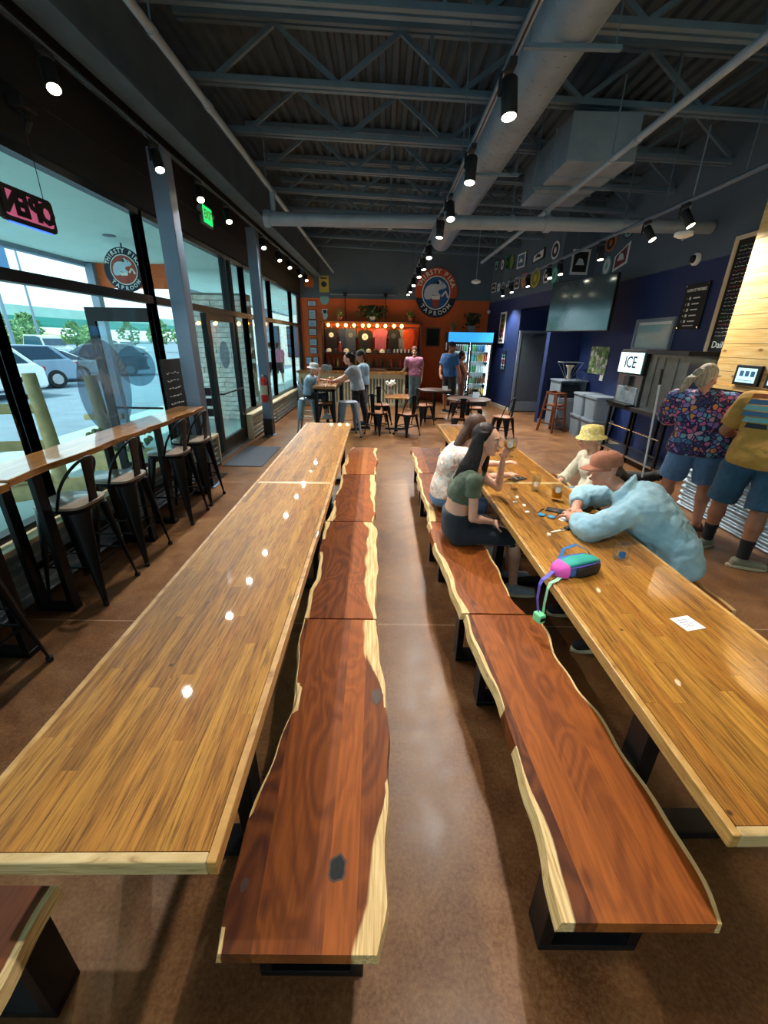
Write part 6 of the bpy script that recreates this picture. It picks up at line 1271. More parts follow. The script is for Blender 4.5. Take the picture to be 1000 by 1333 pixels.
    def top(s, mat, t0=.22, t1=.93, inf=.016, sleeve=.55, sinf=.016, name='shirt', flare=.0, smooth=4):
        m = MB(); s.torso(m, t0, t1, inf, 12, flare)
        for sh, el, wr, r in s.arms:
            m.cap(s.ring(.84)[0].lerp(sh, .3), sh, r[0]*1.2+inf, r[0]*1.15+sinf)
            if sleeve <= 1: m.tube([sh, sh.lerp(el, sleeve*.5), sh.lerp(el, sleeve)], [r[0]*1.12+sinf, r[0]*1.08+sinf*1.1, r[0]+(r[1]-r[0])*sleeve+sinf*1.25], 14)
            else: m.cap(sh, el, r[0]+sinf, r[1]+sinf); m.tube([el, el.lerp(wr, (sleeve-1)*.5), el.lerp(wr, sleeve-1)], [r[1]+sinf, r[1]+sinf*1.05, r[1]+(r[2]-r[1])*(sleeve-1)+sinf*1.2], 14)
        return s.cloth(name, mat, m, smooth=smooth)
    def bottom(s, mat, t1=.34, inf=.014, length=.8, linf=.02, name='trousers'):
        m = MB(); s.torso(m, 0, t1, inf, 8)
        for hip, kn, an, r, toe in s.legs:
            m.cap(hip, hip.lerp(kn, .3), r[0]+linf, r[0]*.96+linf)
            if length <= 1: m.tube([hip, hip.lerp(kn, length*.5), hip.lerp(kn, length)], [r[0]+linf, r[0]+(r[1]-r[0])*length*.4+linf*1.1, r[0]+(r[1]-r[0])*length*.8+linf*1.35], 16)
            else: m.cap(hip, kn, r[0]+linf, r[1]+linf); m.tube([kn, kn.lerp(an, (length-1)*.5), kn.lerp(an, length-1)], [r[1]+linf, r[1]+linf, r[1]+(r[2]-r[1])*(length-1)+linf], 14)
        return s.cloth(name, mat, m)
    def shoes(s, mat='shoe', sole='sole', sock=None):
        for hip, kn, an, r, toe in s.legs:
            m = MB(); k = s.sc; m.cap(an+V((0, 0, -.015)), an-toe*.035*k+V((0, 0, -.04)), .044*k, .042*k); m.cap(an+V((0, 0, -.045)), an+toe*.16*k+V((0, 0, -.06)), .046*k, .037*k); m.cap(an-toe*.045*k+V((0, 0, -.06)), an+toe*.15*k+V((0, 0, -.066)), .036*k, .034*k)
            sh = s.cloth('shoe', mat, m, .008, 2); z = an.z-.1; sd = toe.cross(V((0, 0, 1)))
            q = []
            for i in range(18): a = 2*pi*i/18; p = toe*(.052+.155*cos(a))*k+sd*(.043+.006*cos(a))*sin(a)*k; q.append((p.x, p.y))
            MB().prism([(an.x+x, an.y+y) for x, y in q], an.z-.10, an.z-.072).build('sole', sole, sh, bevel=.004, world=True)
            if sock: s.cloth('sock', sock, MB().tube([an.lerp(kn, .42), an.lerp(kn, .2), an+V((0, 0, -.01))], [r[2]*1.25+.008, r[2]*1.05+.007, r[2]+.01], 14), .008, 2)
    def finish(s, smooth=3):
        return remesh(s.body.build('body', s.skin, s.t, world=True), s.vox, smooth)
    def hairpiece(s, mat, mb, vox=None, name='hair', smooth=4): return s.cloth(name, mat, mb, vox or s.vox, smooth)
    def H(s, r, f, u): return s.hc+(s.hr*r+s.hf*f+s.hu*u)*s.sc
    def skull(s, m, dr=.012, back=.012, up=.008, front=.60):
        """hair cap over crown and back of the skull"""
        R = Matrix((s.hr, s.hf, s.hu)).transposed(); k = s.sc
        m.ell(s.H(0, -.030-back*.3, .038+up), ((.074+dr)*k, (.086+dr)*k, (.086+dr)*k), R, 20, 14)
        m.ell(s.H(0, -.062, -.02), ((.062+dr)*k, (.045+dr)*k, (.075+dr)*k), R, 16, 10)
    def nape(s, m, dr=.006):
        """hair showing below a cap at the back of the head"""
        R = Matrix((s.hr, s.hf, s.hu)).transposed(); k = s.sc
        m.ell(s.H(0, -.062, .0), ((.060+dr)*k, (.040+dr)*k, (.070+dr)*k), R, 16, 10)
    def ballcap(s, mat, name='cap', brim=1.0, tilt=0.):
        R = Matrix((s.hr, s.hf, s.hu)).transposed(); k = s.sc; m = MB(); rr = []
        for z, w, d in ((.035, .089, .108), (.07, .088, .106), (.10, .078, .094), (.122, .055, .065), (.132, .02, .024)): rr.append((s.H(0, -.006, z), s.hr*w*k, s.hf*d*k))
        cr = m.loft(rr, 26).build(name, mat, s.t, smooth=60, world=True)
        b = MB(); n = 14; vs = []; 
        for j, (rad, z) in enumerate(((.0, 0.), (1., -.012*brim))):
            for i in range(n+1):
                a = pi*i/n; x = .084*cos(a); y0 = .098*sin(a)*.9+.0; y = y0 if j == 0 else y0+.085*brim*sin(a)**.8
                vs.append(s.H(x, y-.004, .040+z-.012*abs(cos(a))*j))
        q = n+1; top = [(i, i+1, q+i+1, q+i) for i in range(n)]
        vs2 = [v-s.hu*.005 for v in vs]; b.add(vs+vs2, top+[tuple(2*q+x for x in reversed(f)) for f in top]+[(q+i, q+i+1, 3*q+i+1, 3*q+i) for i in range(n)]); b.build('cap_brim', mat, cr, smooth=50, world=True)
        MB().ell(s.H(0, -.006, .134), .007*k, None, 8, 5).build('cap_button', mat, cr, world=True)
    def buckethat(s, mat, name='bucket_hat', w=.055):
        k = s.sc; m = MB(); rr = []
        for z, a, b in ((.005, .095+w, .115+w), (.012, .094+w, .114+w), (.035, .093, .112), (.085, .089, .107), (.118, .080, .098), (.128, .05, .06)): rr.append((s.H(0, -.008, z), s.hr*a*k, s.hf*b*k))
        return m.loft(rr, 30).build(name, mat, s.t, smooth=60, world=True)

def people():
    # ---- woman in the olive crop top drinking on the near bench
    p = Person('woman with long dark hair and olive crop top drinking at the table', (.62, 2.95, 0), [(.60, 2.95, .50), (.58, 2.95, .69), (.625, 2.95, .89), (.69, 2.95, 1.055)], (0, -1, 0), (.05, -1, 0), True, .97, .94, 'skin_fair', .0065)
    p.arm((.655, 2.80, .985), (.665, 2.765, .71), (.83, 2.83, .655), (1, .1, -.25), (0, .3, -1), (.045, .036, .024), .2, -1)
    p.arm((.69, 3.10, .985), (.92, 3.10, .835), (.915, 3.05, 1.085), (.2, -.25, 1), (.35, -1, .1), (.043, .036, .024), .75, -1)
    p.leg((.66, 2.86, .525), (1.03, 2.84, .50), (1.06, 2.84, .11), (1, -.1, 0), (.085, .055, .034)); p.leg((.66, 3.04, .525), (1.04, 3.05, .50), (1.09, 3.06, .11), (1, .1, 0), (.085, .055, .034))
    p.head((.755, 2.95, 1.24), (1, -.62, -.08), (-.05, 0, 1)); p.finish()
    m = MB(); p.torso(m, .50, .935, .012, 10, .004)
    for sh, el, wr, r in p.arms: m.cap(p.ring(.84)[0].lerp(sh, .3), sh, r[0]*1.25, r[0]*1.28); m.tube([sh, sh.lerp(el, .22), sh.lerp(el, .42)], [r[0]*1.3, r[0]*1.32, r[0]*1.36], 14)
    p.cloth('crop_top', 'cl_olive', m)
    m = MB(); p.torso(m, 0, .36, .012, 8); m.cap((.60, 2.87, .545), (.62, 3.03, .545), .105, .105)
    m.loft([((.62, 2.95, .545), (0, .185, 0), (0, 0, .10), .8), ((.80, 2.95, .535), (0, .18, 0), (0, 0, .092), .8), ((.98, 2.945, .515), (0, .165, 0), (0, 0, .075), .8), ((1.06, 2.945, .465), (0, .15, 0), (.03, 0, .07), .8), ((1.075, 2.945, .40), (0, .148, 0), (.062, 0, .02), .8)], 22)
    p.cloth('skirt', 'cl_navy', m); p.shoes('cl_grey', 'sole')
    m = MB(); p.skull(m, .010, .01, .004)
    m.loft([(p.H(0, -.045, .06), p.hr*.075, p.hf*.06), (p.H(0, -.07, -.03), p.hr*.088, p.hf*.05), (p.H(0, -.095, -.12), p.hr*.105, p.hf*.042), (p.H(0, -.15, -.25), p.hr*.12, p.hf*.036), (p.H(0, -.205, -.38), p.hr*.115, p.hf*.028), (p.H(0, -.215, -.50), p.hr*.09, p.hf*.02), (p.H(0, -.205, -.56), p.hr*.05, p.hf*.01)], 18)
    for g in (-1, 1): m.loft([(p.H(.05*g, -.02, .08), p.hr*.035, p.hf*.05), (p.H(.082*g, -.045, .01), p.hr*.016, p.hf*.046), (p.H(.094*g, -.05, -.08), p.hr*.024, p.hf*.056), (p.H(.124*g, -.07, -.18), p.hr*.036, p.hf*.075), (p.H(.142*g, -.09, -.30), p.hr*.03, p.hf*.085), (p.H(.140*g, -.12, -.42), p.hr*.02, p.hf*.065), (p.H(.12*g, -.15, -.52), p.hr*.01, p.hf*.03)], 14)
    p.hairpiece('hair_dark', m, .007)
    # ---- woman in the pale floral top beside her
    p = Person('woman in a pale floral top sitting behind the woman in olive', (.62, 3.62, 0), [(.58, 3.62, .51), (.585, 3.62, .70), (.64, 3.61, .90), (.74, 3.60, 1.05)], (0, -1, 0), (0, -1, 0), True, 1.02, .97, 'skin_fair', .008)
    p.arm((.72, 3.44, .99), (.90, 3.40, .82), (1.10, 3.50, .815), (1, .4, 0), (0, 0, -1), (.047, .038, .026), .3, -1); p.arm((.72, 3.78, .99), (.92, 3.85, .82), (1.10, 3.70, .86), (.8, -.5, .4), (0, 0, -1), (.047, .038, .026), .4, 1)
    p.leg((.64, 3.52, .53), (1.05, 3.50, .50), (1.05, 3.5, .11), (1, 0, 0)); p.leg((.64, 3.72, .53), (1.05, 3.74, .50), (1.08, 3.74, .11), (1, 0, 0))
    p.head((.82, 3.58, 1.19), (1, -.1, -.25), (-.1, 0, 1), True); p.finish(); p.top('floral_pale', .16, .94, .018, .6, .018); p.bottom('cl_denim', .32, .014, .75, .018, 'shorts'); p.shoes('cl_white', 'sole')
    m = MB(); p.skull(m, .014, .02, .006); m.loft([(p.H(0, -.07, .05), p.hr*.075, p.hf*.05), (p.H(0, -.10, -.06), p.hr*.085, p.hf*.045), (p.H(0, -.13, -.2), p.hr*.09, p.hf*.04), (p.H(0, -.16, -.34), p.hr*.06, p.hf*.02)], 16); p.hairpiece('hair_brown', m, .009)
    # ---- person in the brown cap and light denim shirt leaning on the table
    p = Person('person in a brown cap and light blue denim shirt leaning on the table', (1.90, 2.42, 0), [(1.93, 2.40, .50), (1.90, 2.44, .68), (1.77, 2.53, .86), (1.635, 2.63, .985)], (.30, .95, 0), (.45, .88, .10), False, 1.10, 1.0, 'skin_rosy', .0065)
    p.arm((1.60, 2.44, .90), (1.30, 2.33, .835), (1.30, 2.60, .80), (.2, 1, 0), (0, 0, -1), (.06, .052, .03), .5, 1); p.arm((1.72, 2.82, .90), (1.53, 2.97, .82), (1.40, 2.76, .805), (-.3, -1, .0), (0, 0, -1), (.058, .05, .03), .6, -1)
    p.leg((1.86, 2.32, .54), (1.47, 2.22, .50), (1.48, 2.22, .10), (-1, -.1, 0)); p.leg((1.86, 2.52, .54), (1.46, 2.60, .50), (1.46, 2.6, .10), (-1, 0, 0))
    p.head((1.535, 2.745, 1.10), (-1, .05, -.12), (.05, .02, 1)); p.finish()
    m = MB(); p.torso(m, .02, .95, .032, 14, .02)
    for sh, el, wr, r in p.arms: m.cap(p.ring(.84)[0].lerp(sh, .3), sh, r[0]*1.35, r[0]*1.35); m.cap(sh, el, r[0]+.03, r[1]+.028); m.tube([el, el.lerp(wr, .35), el.lerp(wr, .72)], [r[1]+.03, r[1]+.026, r[2]+.026], 14)
    c, a, b = p.ring(.955); m.loft([(c-b*.1, a*1.2, b*1.25), (c+V((-.02, .02, .055)), a*1.1, b*1.15)], 18)
    p.cloth('denim_shirt', 'denim_light', m, .009, 5); p.bottom('cl_darkpants', .3, .014, 1.9, .016); p.shoes('cl_black', 'sole'); p.ballcap('cl_cap')
    m = MB(); p.nape(m, .008); m.loft([(p.H(0, -.09, .0), p.hr*.05, p.hf*.03), (p.H(0, -.125, -.05), p.hr*.04, p.hf*.032), (p.H(.0, -.15, -.11), p.hr*.032, p.hf*.028), (p.H(.01, -.155, -.17), p.hr*.012, p.hf*.012)], 12); p.hairpiece('hair_brown', m, .008)
    # ---- person in the yellow bucket hat
    p = Person('person in a yellow bucket hat and beige top across the table', (2.0, 3.72, 0), [(2.0, 3.70, .50), (2.02, 3.71, .68), (1.99, 3.73, .84), (1.94, 3.74, .96)], (.1, 1, 0), (.1, 1, 0), True, 1.05, .94, 'skin_fair', .008)
    p.arm((1.93, 3.57, .89), (1.87, 3.52, .68), (1.72, 3.62, .63), (-1, .3, -.1), (0, 0, -1), (.046, .038, .026), .3, 1); p.arm((1.95, 3.90, .89), (1.86, 3.97, .68), (1.72, 3.86, .63), (-1, -.3, -.1), (0, 0, -1), (.046, .038, .026), .3, -1)
    p.leg((1.92, 3.60, .53), (1.52, 3.58, .50), (1.52, 3.58, .10), (-1, 0, 0)); p.leg((1.92, 3.80, .53), (1.52, 3.84, .50), (1.52, 3.84, .10), (-1, 0, 0))
    p.head((1.90, 3.75, 1.10), (-1, .05, -.08), (.05, 0, 1)); p.finish(); p.top('cl_beige', .1, .945, .022, 1.6, .018); p.bottom('cl_jean', .3, .014, 1.8, .016); p.shoes('cl_white', 'sole'); p.buckethat('yellow_hat', w=.03)
    m = MB(); p.nape(m, .01); p.hairpiece('hair_blonde', m, .008)
    # ---- woman in the patterned shirt at the taps
    p = Person('woman with a grey blonde ponytail and colourful patterned shirt at the tap wall', (3.36, 4.32, 0), [(3.36, 4.32, .84), (3.33, 4.31, 1.05), (3.26, 4.31, 1.28), (3.24, 4.32, 1.46)], (.80, -.60, 0), (.80, -.60, 0), True, 1.27, 1.0, 'skin_rosy', .007)
    p.arm((3.41, 4.17, 1.37), (3.60, 4.15, 1.15), (3.71, 4.35, 1.13), (.5, .8, .1), (-.5, .3, -.6), (.058, .048, .03), .4, -1); p.arm((3.08, 4.45, 1.37), (3.14, 4.62, 1.13), (3.36, 4.74, 1.10), (.8, .5, .1), (.3, -.6, -.6), (.058, .048, .03), .4, 1)
    p.leg((3.45, 4.25, .84), (3.50, 4.24, .47), (3.50, 4.20, .10), (.85, -.35, 0), (.092, .062, .038)); p.leg((3.27, 4.40, .84), (3.28, 4.50, .47), (3.30, 4.52, .10), (.8, .5, 0), (.092, .062, .038))
    p.head((3.24, 4.33, 1.60), (.93, .32, -.25), (-.05, 0, 1), True); p.finish(); p.top('print_shirt', .05, .945, .035, .85, .045, flare=.035); p.bottom('cl_denim', .3, .02, .82, .035, 'denim_shorts')
    for hip, kn, an, r, toe in p.legs:
        sd = toe.cross(V((0, 0, 1))); q = [];
        for i in range(18): a = 2*pi*i/18; w = toe*(.052+.155*cos(a))+sd*.045*sin(a); q.append((an.x+w.x, an.y+w.y))
        so = MB().prism(q, .0, .022).build('sandal_sole', 'sandal', p.t, world=True)
        for d in (.05, .11): c = an+toe*d; MB().tube([c-sd*.047+V((0, 0, -.085)), c-sd*.03+V((0, 0, -.035)), c+V((0, 0, -.022)), c+sd*.03+V((0, 0, -.035)), c+sd*.047+V((0, 0, -.085))], .009, 6).build('strap', 'sandal', so, world=True)
    m = MB(); p.skull(m, .012, .012, .002); m.ell(p.H(0, -.115, .02), .035); m.loft([(p.H(0, -.12, .03), p.hr*.03, p.hu*.03), (p.H(0, -.17, .02), p.hr*.045, p.hu*.04), (p.H(-.01, -.215, -.05), p.hr*.045, p.hf*.04), (p.H(-.02, -.235, -.14), p.hr*.035, p.hf*.03), (p.H(-.03, -.26, -.21), p.hr*.012, p.hf*.012)], 14); p.hairpiece('hair_blonde', m, .008)
    # ---- man in the mustard shirt
    p = Person('man in a mustard shirt, blue shorts and black socks at the tap wall', (3.41, 3.62, 0), [(3.39, 3.60, .88), (3.40, 3.60, 1.08), (3.44, 3.62, 1.33), (3.46, 3.64, 1.53)], (.55, -.83, 0), (.55, -.83, 0), False, 1.16, 1.04, 'skin_tan', .007)
    p.arm((3.57, 3.46, 1.44), (3.60, 3.46, 1.16), (3.58, 3.70, 1.12), (-.1, 1, .1), (-.8, .3, -.4), (.056, .046, .03), .5, -1); p.arm((3.29, 3.80, 1.44), (3.25, 3.92, 1.16), (3.46, 4.05, 1.10), (.9, .3, .1), (.2, -.5, -.8), (.056, .046, .03), .4, 1)
    p.leg((3.47, 3.50, .88), (3.39, 3.42, .50), (3.33, 3.36, .10), (.9, -.35, 0), (.095, .062, .037)); p.leg((3.30, 3.70, .88), (3.30, 3.76, .50), (3.31, 3.78, .10), (-.95, -.2, 0), (.095, .062, .037))
    p.head((3.50, 3.68, 1.69), (.75, .6, -.2)); p.finish(); p.top('cl_mustard', .06, .945, .03, .78, .03, flare=.03); p.bottom('cl_shorts', .3, .018, .92, .03, 'shorts'); p.shoes('shoe', 'sole', 'sock')
    m = MB(); p.skull(m, .008); p.hairpiece('hair_brown', m, .01)
    bk = p.fw(.7); c, a, b = p.ring(.70); F0 = frame3(c+bk*(b.length+.056), a.normalized(), (0, 0, 1))
    for i, (w, z, mt, nm) in enumerate(((.10, .13, 'st_orange', 'print_band'), (.11, .08, 'st_blue', 'print_band'), (.13, .03, 'st_teal', 'print_band'), (.13, -.02, 'st_blue', 'print_band'), (.11, -.07, 'st_teal', 'print_band'), (.08, -.12, 'navy', 'print_band'))): MB().prism([(-w, -.02), (w, -.02), (w*.86, .02), (-w*.86, .02)], -.012, .004, lambda u, v, ww: F0(u-.09, v+z, ww)).build(nm, mt, p.t, world=True)
    # ---- child in the white hat on the tall stool
    p = Person('child in a white bucket hat seated at the narrow high table', (-1.55, 9.1, .74), [(-1.60, 9.1, .76), (-1.585, 9.1, .90), (-1.545, 9.1, 1.06), (-1.50, 9.1, 1.19)], (0, -1, 0), (0, -1, 0), False, 1.0, .88, 'skin_fair', .012)
    p.arm((-1.515, 8.95, 1.13), (-1.36, 8.92, 1.09), (-1.33, 9.02, 1.24), (0, .3, 1), (0, 1, 0), (.04, .034, .024)); p.arm((-1.515, 9.25, 1.13), (-1.36, 9.28, 1.09), (-1.25, 9.2, 1.09), (1, -.3, 0), (0, 0, -1), (.04, .034, .024))
    p.leg((-1.56, 9.03, .79), (-1.24, 9.02, .77), (-1.24, 9.02, .40), (1, 0, 0), (.068, .048, .032)); p.leg((-1.56, 9.18, .79), (-1.24, 9.2, .77), (-1.24, 9.2, .40), (1, 0, 0), (.068, .048, .032))
    p.head((-1.455, 9.1, 1.325), (1, -.15, -.15), (-.08, 0, 1)); p.finish(); p.top('cl_ltblue', .1, .945, .02, .75, .02); p.bottom('cl_darkpants', .3, .014, 1.7, .016); p.shoes('cl_white', 'sole'); p.buckethat('cl_white', 'sun_hat', .05)
    # ---- woman in the grey shirt standing at the high table
    p = Person('woman in a grey shirt and dark trousers standing at the high table', (-.60, 9.3, 0), [(-.56, 9.3, .84), (-.575, 9.3, 1.02), (-.63, 9.3, 1.22), (-.70, 9.3, 1.38)], (-.35, 1, 0), (-.35, 1, 0), True, 1.08, .97, 'skin_fair', .012)
    p.arm((-.67, 9.14, 1.31), (-.86, 9.06, 1.14), (-1.02, 9.12, 1.09), (-1, .2, 0), (0, 0, -1)); p.arm((-.69, 9.46, 1.31), (-.86, 9.5, 1.14), (-1.02, 9.4, 1.09), (-1, -.2, 0), (0, 0, -1))
    p.leg((-.60, 9.22, .84), (-.60, 9.2, .46), (-.60, 9.2, .10), (-1, -.3, 0)); p.leg((-.50, 9.40, .84), (-.42, 9.4, .46), (-.36, 9.42, .10), (-1, .2, 0))
    p.head((-.76, 9.3, 1.52), (-1, -.05, -.2), (.1, 0, 1)); p.finish(); p.top('cl_grey', .12, .945, .022, .6, .02); p.bottom('cl_black', .32, .014, 1.95, .014); p.shoes('cl_black', 'sole')
    m = MB(); p.skull(m, .012, .01); m.ell(p.H(0, -.12, .03), .05); m.ell(p.H(0, -.1, -.06), (.05, .04, .06)); p.hairpiece('hair_dark', m, .012)
    # ---- man with the dark cap behind her
    p = Person('man in a dark cap and light blue shirt behind the woman in grey', (-.50, 9.95, 0), [(-.48, 9.95, .90), (-.475, 9.95, 1.08), (-.47, 9.95, 1.25), (-.50, 9.95, 1.40)], (-.3, 1, 0), (-.3, 1, 0), False, 1.0, 1.0, 'skin_tan', .013)
    p.arm((-.50, 9.76, 1.32), (-.55, 9.72, 1.06), (-.75, 9.75, 1.02), (-1, 0, 0), (0, 0, -1)); p.arm((-.48, 10.14, 1.32), (-.55, 10.2, 1.06), (-.75, 10.1, 1.02), (-1, 0, 0), (0, 0, -1)); p.leg((-.48, 9.86, .88), (-.46, 9.86, .48), (-.44, 9.86, .10), (-1, 0, 0)); p.leg((-.48, 10.05, .88), (-.46, 10.06, .48), (-.44, 10.06, .10), (-1, 0, 0))
    p.head((-.53, 9.95, 1.55), (-1, -.1, -.1)); p.finish(); p.top('cl_ltblue', .1, .945, .022, .7, .02); p.bottom('cl_darkpants', .32, .014, .95, .02, 'shorts'); p.shoes('cl_black', 'sole'); p.ballcap('cl_capdark'); m = MB(); p.nape(m); p.hairpiece('hair_brown', m, .012)
    # ---- man in pink at the counter
    p = Person('man in a pink shirt standing at the end of the counter', (.92, 12.75, 0), [(.92, 12.75, .90), (.91, 12.75, 1.08), (.89, 12.75, 1.28), (.88, 12.75, 1.47)], (-.95, -.2, 0), (-.95, -.2, 0), False, 1.03, 1.0, 'skin_fair', .013)
    p.arm((1.07, 12.78, 1.38), (1.12, 12.80, 1.12), (1.11, 12.72, .88), (0, -.2, -1), (-1, 0, 0)); p.arm((.69, 12.70, 1.38), (.62, 12.78, 1.14), (.56, 12.93, 1.04), (-.4, .8, -.1), (0, 0, -1)); p.leg((1.0, 12.75, .88), (1.0, 12.73, .48), (1.0, 12.75, .10), (.1, -1, 0)); p.leg((.83, 12.75, .88), (.82, 12.73, .48), (.82, 12.75, .10), (-.1, -1, 0))
    p.head((.87, 12.74, 1.60), (-.2, -1, -.1)); p.finish(); p.top('cl_pink', .1, .945, .024, .7, .022); p.bottom('cl_jean', .32, .016, 1.95, .018); p.shoes('cl_black', 'sole'); m = MB(); p.skull(m, .016, -.02, .012); p.hairpiece('hair_brown', m, .012)
    # ---- man in blue with a cap
    p = Person('tall man in a blue shirt and dark cap standing near the fridge', (1.85, 12.0, 0), [(1.84, 12.0, .96), (1.82, 12.0, 1.16), (1.78, 12.0, 1.40), (1.79, 12.0, 1.60)], (-.6, .8, 0), (-.6, .8, 0), False, 1.12, 1.07, 'skin_tan', .013)
    p.arm((1.66, 12.14, 1.50), (1.58, 12.1, 1.22), (1.55, 11.92, 1.02), (.2, -.8, -.4), (.5, 0, -.5)); p.arm((1.92, 11.85, 1.50), (2.0, 11.78, 1.22), (2.08, 11.75, 1.0), (.2, 0, -1), (-1, 0, 0)); p.leg((1.77, 12.06, .94), (1.74, 12.06, .50), (1.76, 12.08, .10), (.6, -.6, 0)); p.leg((1.91, 11.94, .94), (1.93, 11.94, .50), (1.92, 11.94, .10), (.8, -.6, 0))
    p.head((1.83, 11.98, 1.75), (.75, -.6, -.05)); p.finish(); p.top('cl_blue', .08, .945, .024, .75, .022); p.bottom('cl_darkpants', .32, .016, .95, .024, 'shorts'); p.shoes('cl_black', 'sole'); p.ballcap('cl_capdark'); m = MB(); p.nape(m); p.hairpiece('hair_brown', m, .012)
    # ---- woman in brown at the fridge
    p = Person('woman in a brown sleeveless top reaching beside the fridge doors', (2.28, 12.75, 0), [(2.28, 12.75, .84), (2.28, 12.75, 1.02), (2.25, 12.75, 1.20), (2.23, 12.75, 1.37)], (.2, -1, 0), (.2, -1, 0), True, 1.0, .96, 'skin_tan', .013)
    p.arm((2.25, 12.60, 1.31), (2.36, 12.60, 1.08), (2.36, 12.64, 1.28), (.2, .2, 1), (1, 0, 0)); p.arm((2.25, 12.90, 1.31), (2.42, 12.92, 1.08), (2.60, 12.95, .90), (.7, .1, -.6), (0, 0, -1)); p.leg((2.28, 12.66, .84), (2.29, 12.66, .46), (2.28, 12.66, .10), (1, -.2, 0)); p.leg((2.28, 12.84, .84), (2.33, 12.84, .46), (2.30, 12.86, .10), (1, .1, 0))
    p.head((2.27, 12.74, 1.50), (1, -.1, -.15)); p.finish(); m = MB(); p.torso(m, .12, .86, .016, 10); p.cloth('top', 'cl_brown', m); p.bottom('cl_brown', .32, .014, 1.9, .03); p.shoes('cl_black', 'sole'); m = MB(); p.skull(m, .014, .014); m.ell(p.H(0, -.06, .12), .045); p.hairpiece('hair_dark', m, .012)
    # ---- passers-by outside
    for i, (x, y, c, lab) in enumerate(((-4.55, 19.0, 'cl_pink', 'passer-by in a dusty pink shirt walking outside the far windows'), (-4.95, 19.3, 'cl_white', 'passer-by in a white shirt walking outside the far windows'))):
        p = Person(lab, (x, y, -.02), [(x, y, .88), (x, y, 1.06), (x, y, 1.27), (x, y, 1.46)], (1, 0, 0), (1, 0, 0), False, 1.0, 1.0, 'skin_tan', .022)
        for g in (-1, 1): p.arm((x+g*.19, y, 1.37), (x+g*.22, y, 1.10), (x+g*.20, y+.1, .88), (0, .2, -1), (-g, 0, 0), curl=.3, thumb=g); p.leg((x+g*.09, y, .87), (x+g*.1, y+g*.1, .46), (x+g*.1, y+g*.16, .08), (0, 1, 0))
        p.head((x, y, 1.60), (0, 1, 0), detail=False); p.finish(); p.top(c, .1, .945, .022, .7, .02); p.bottom('cl_darkpants', .32, .016, .95, .025, 'shorts'); p.shoes('cl_white', 'sole'); m = MB(); p.skull(m, .01); p.hairpiece('hair_brown', m, .02)
people()

# ------------------------------------------------------------------ dog by the woman's feet
def dog():
    t = thing('dog', 'black dog with tan muzzle standing by the woman at the tap wall', 'dog', (3.05, 4.75, 0)); b = MB(); d = V((.62, -.5, 0)).normalized(); s = d.cross(V((0, 0, 1)))
    P = lambda a, l, z: V((2.98, 4.82, 0))+d*a+s*l+V((0, 0, z))
    up = V((0, 0, 1))
    b.loft([(P(-.30, 0, .40), s*.05, up*.06), (P(-.22, 0, .40), s*.085, up*.095), (P(-.05, 0, .385), s*.08, up*.09), (P(.10, 0, .37), s*.095, up*.125), (P(.20, 0, .385), s*.085, up*.12), (P(.26, 0, .41), s*.05, up*.07)], 18)
    b.cap(P(.18, 0, .42), P(.30, 0, .49), .075, .06); b.ell(P(.34, 0, .505), (.062, .062, .058)); b.cap(P(.36, 0, .495), P(.445, 0, .475), .04, .027)
    for g in (-1, 1):
        b.cap(P(.17, .06*g, .36), P(.15, .065*g, .22), .048, .03); b.cap(P(.15, .065*g, .22), P(.165, .065*g, .05), .026, .02); b.cap(P(.165, .065*g, .03), P(.20, .065*g, .022), .025, .02)
        b.cap(P(-.22, .06*g, .38), P(-.16, .07*g, .25), .06, .04); b.cap(P(-.16, .07*g, .25), P(-.26, .07*g, .16), .035, .022); b.cap(P(-.26, .07*g, .16), P(-.24, .07*g, .04), .02, .018); b.cap(P(-.24, .07*g, .026), P(-.20, .07*g, .022), .024, .02)
        e = MB().loft([(P(.315, .055*g, .545), d*.03, up*.02), (P(.32, .08*g, .50), d*.03, s*.008), (P(.33, .085*g, .45), d*.015, s*.006)], 10).build('ear', 'dog_black', t, smooth=True, world=True)
        MB().ell(P(.385, .032*g, .525), .009).build('eye', 'eye_dark', t, smooth=True, world=True)
    b.tube([P(-.30, 0, .42), P(-.40, .02, .46), P(-.47, .04, .55)], [.024, .02, .01], 10)
    remesh(b.build('body', 'dog_black', t, world=True), .011, 3); MB().cap(P(.40, 0, .472), P(.452, 0, .462), .036, .026).build('muzzle', 'dog_tan', t, smooth=True, world=True); MB().ell(P(.478, 0, .478), .014).build('nose', 'rubber', t, smooth=True, world=True)
dog()

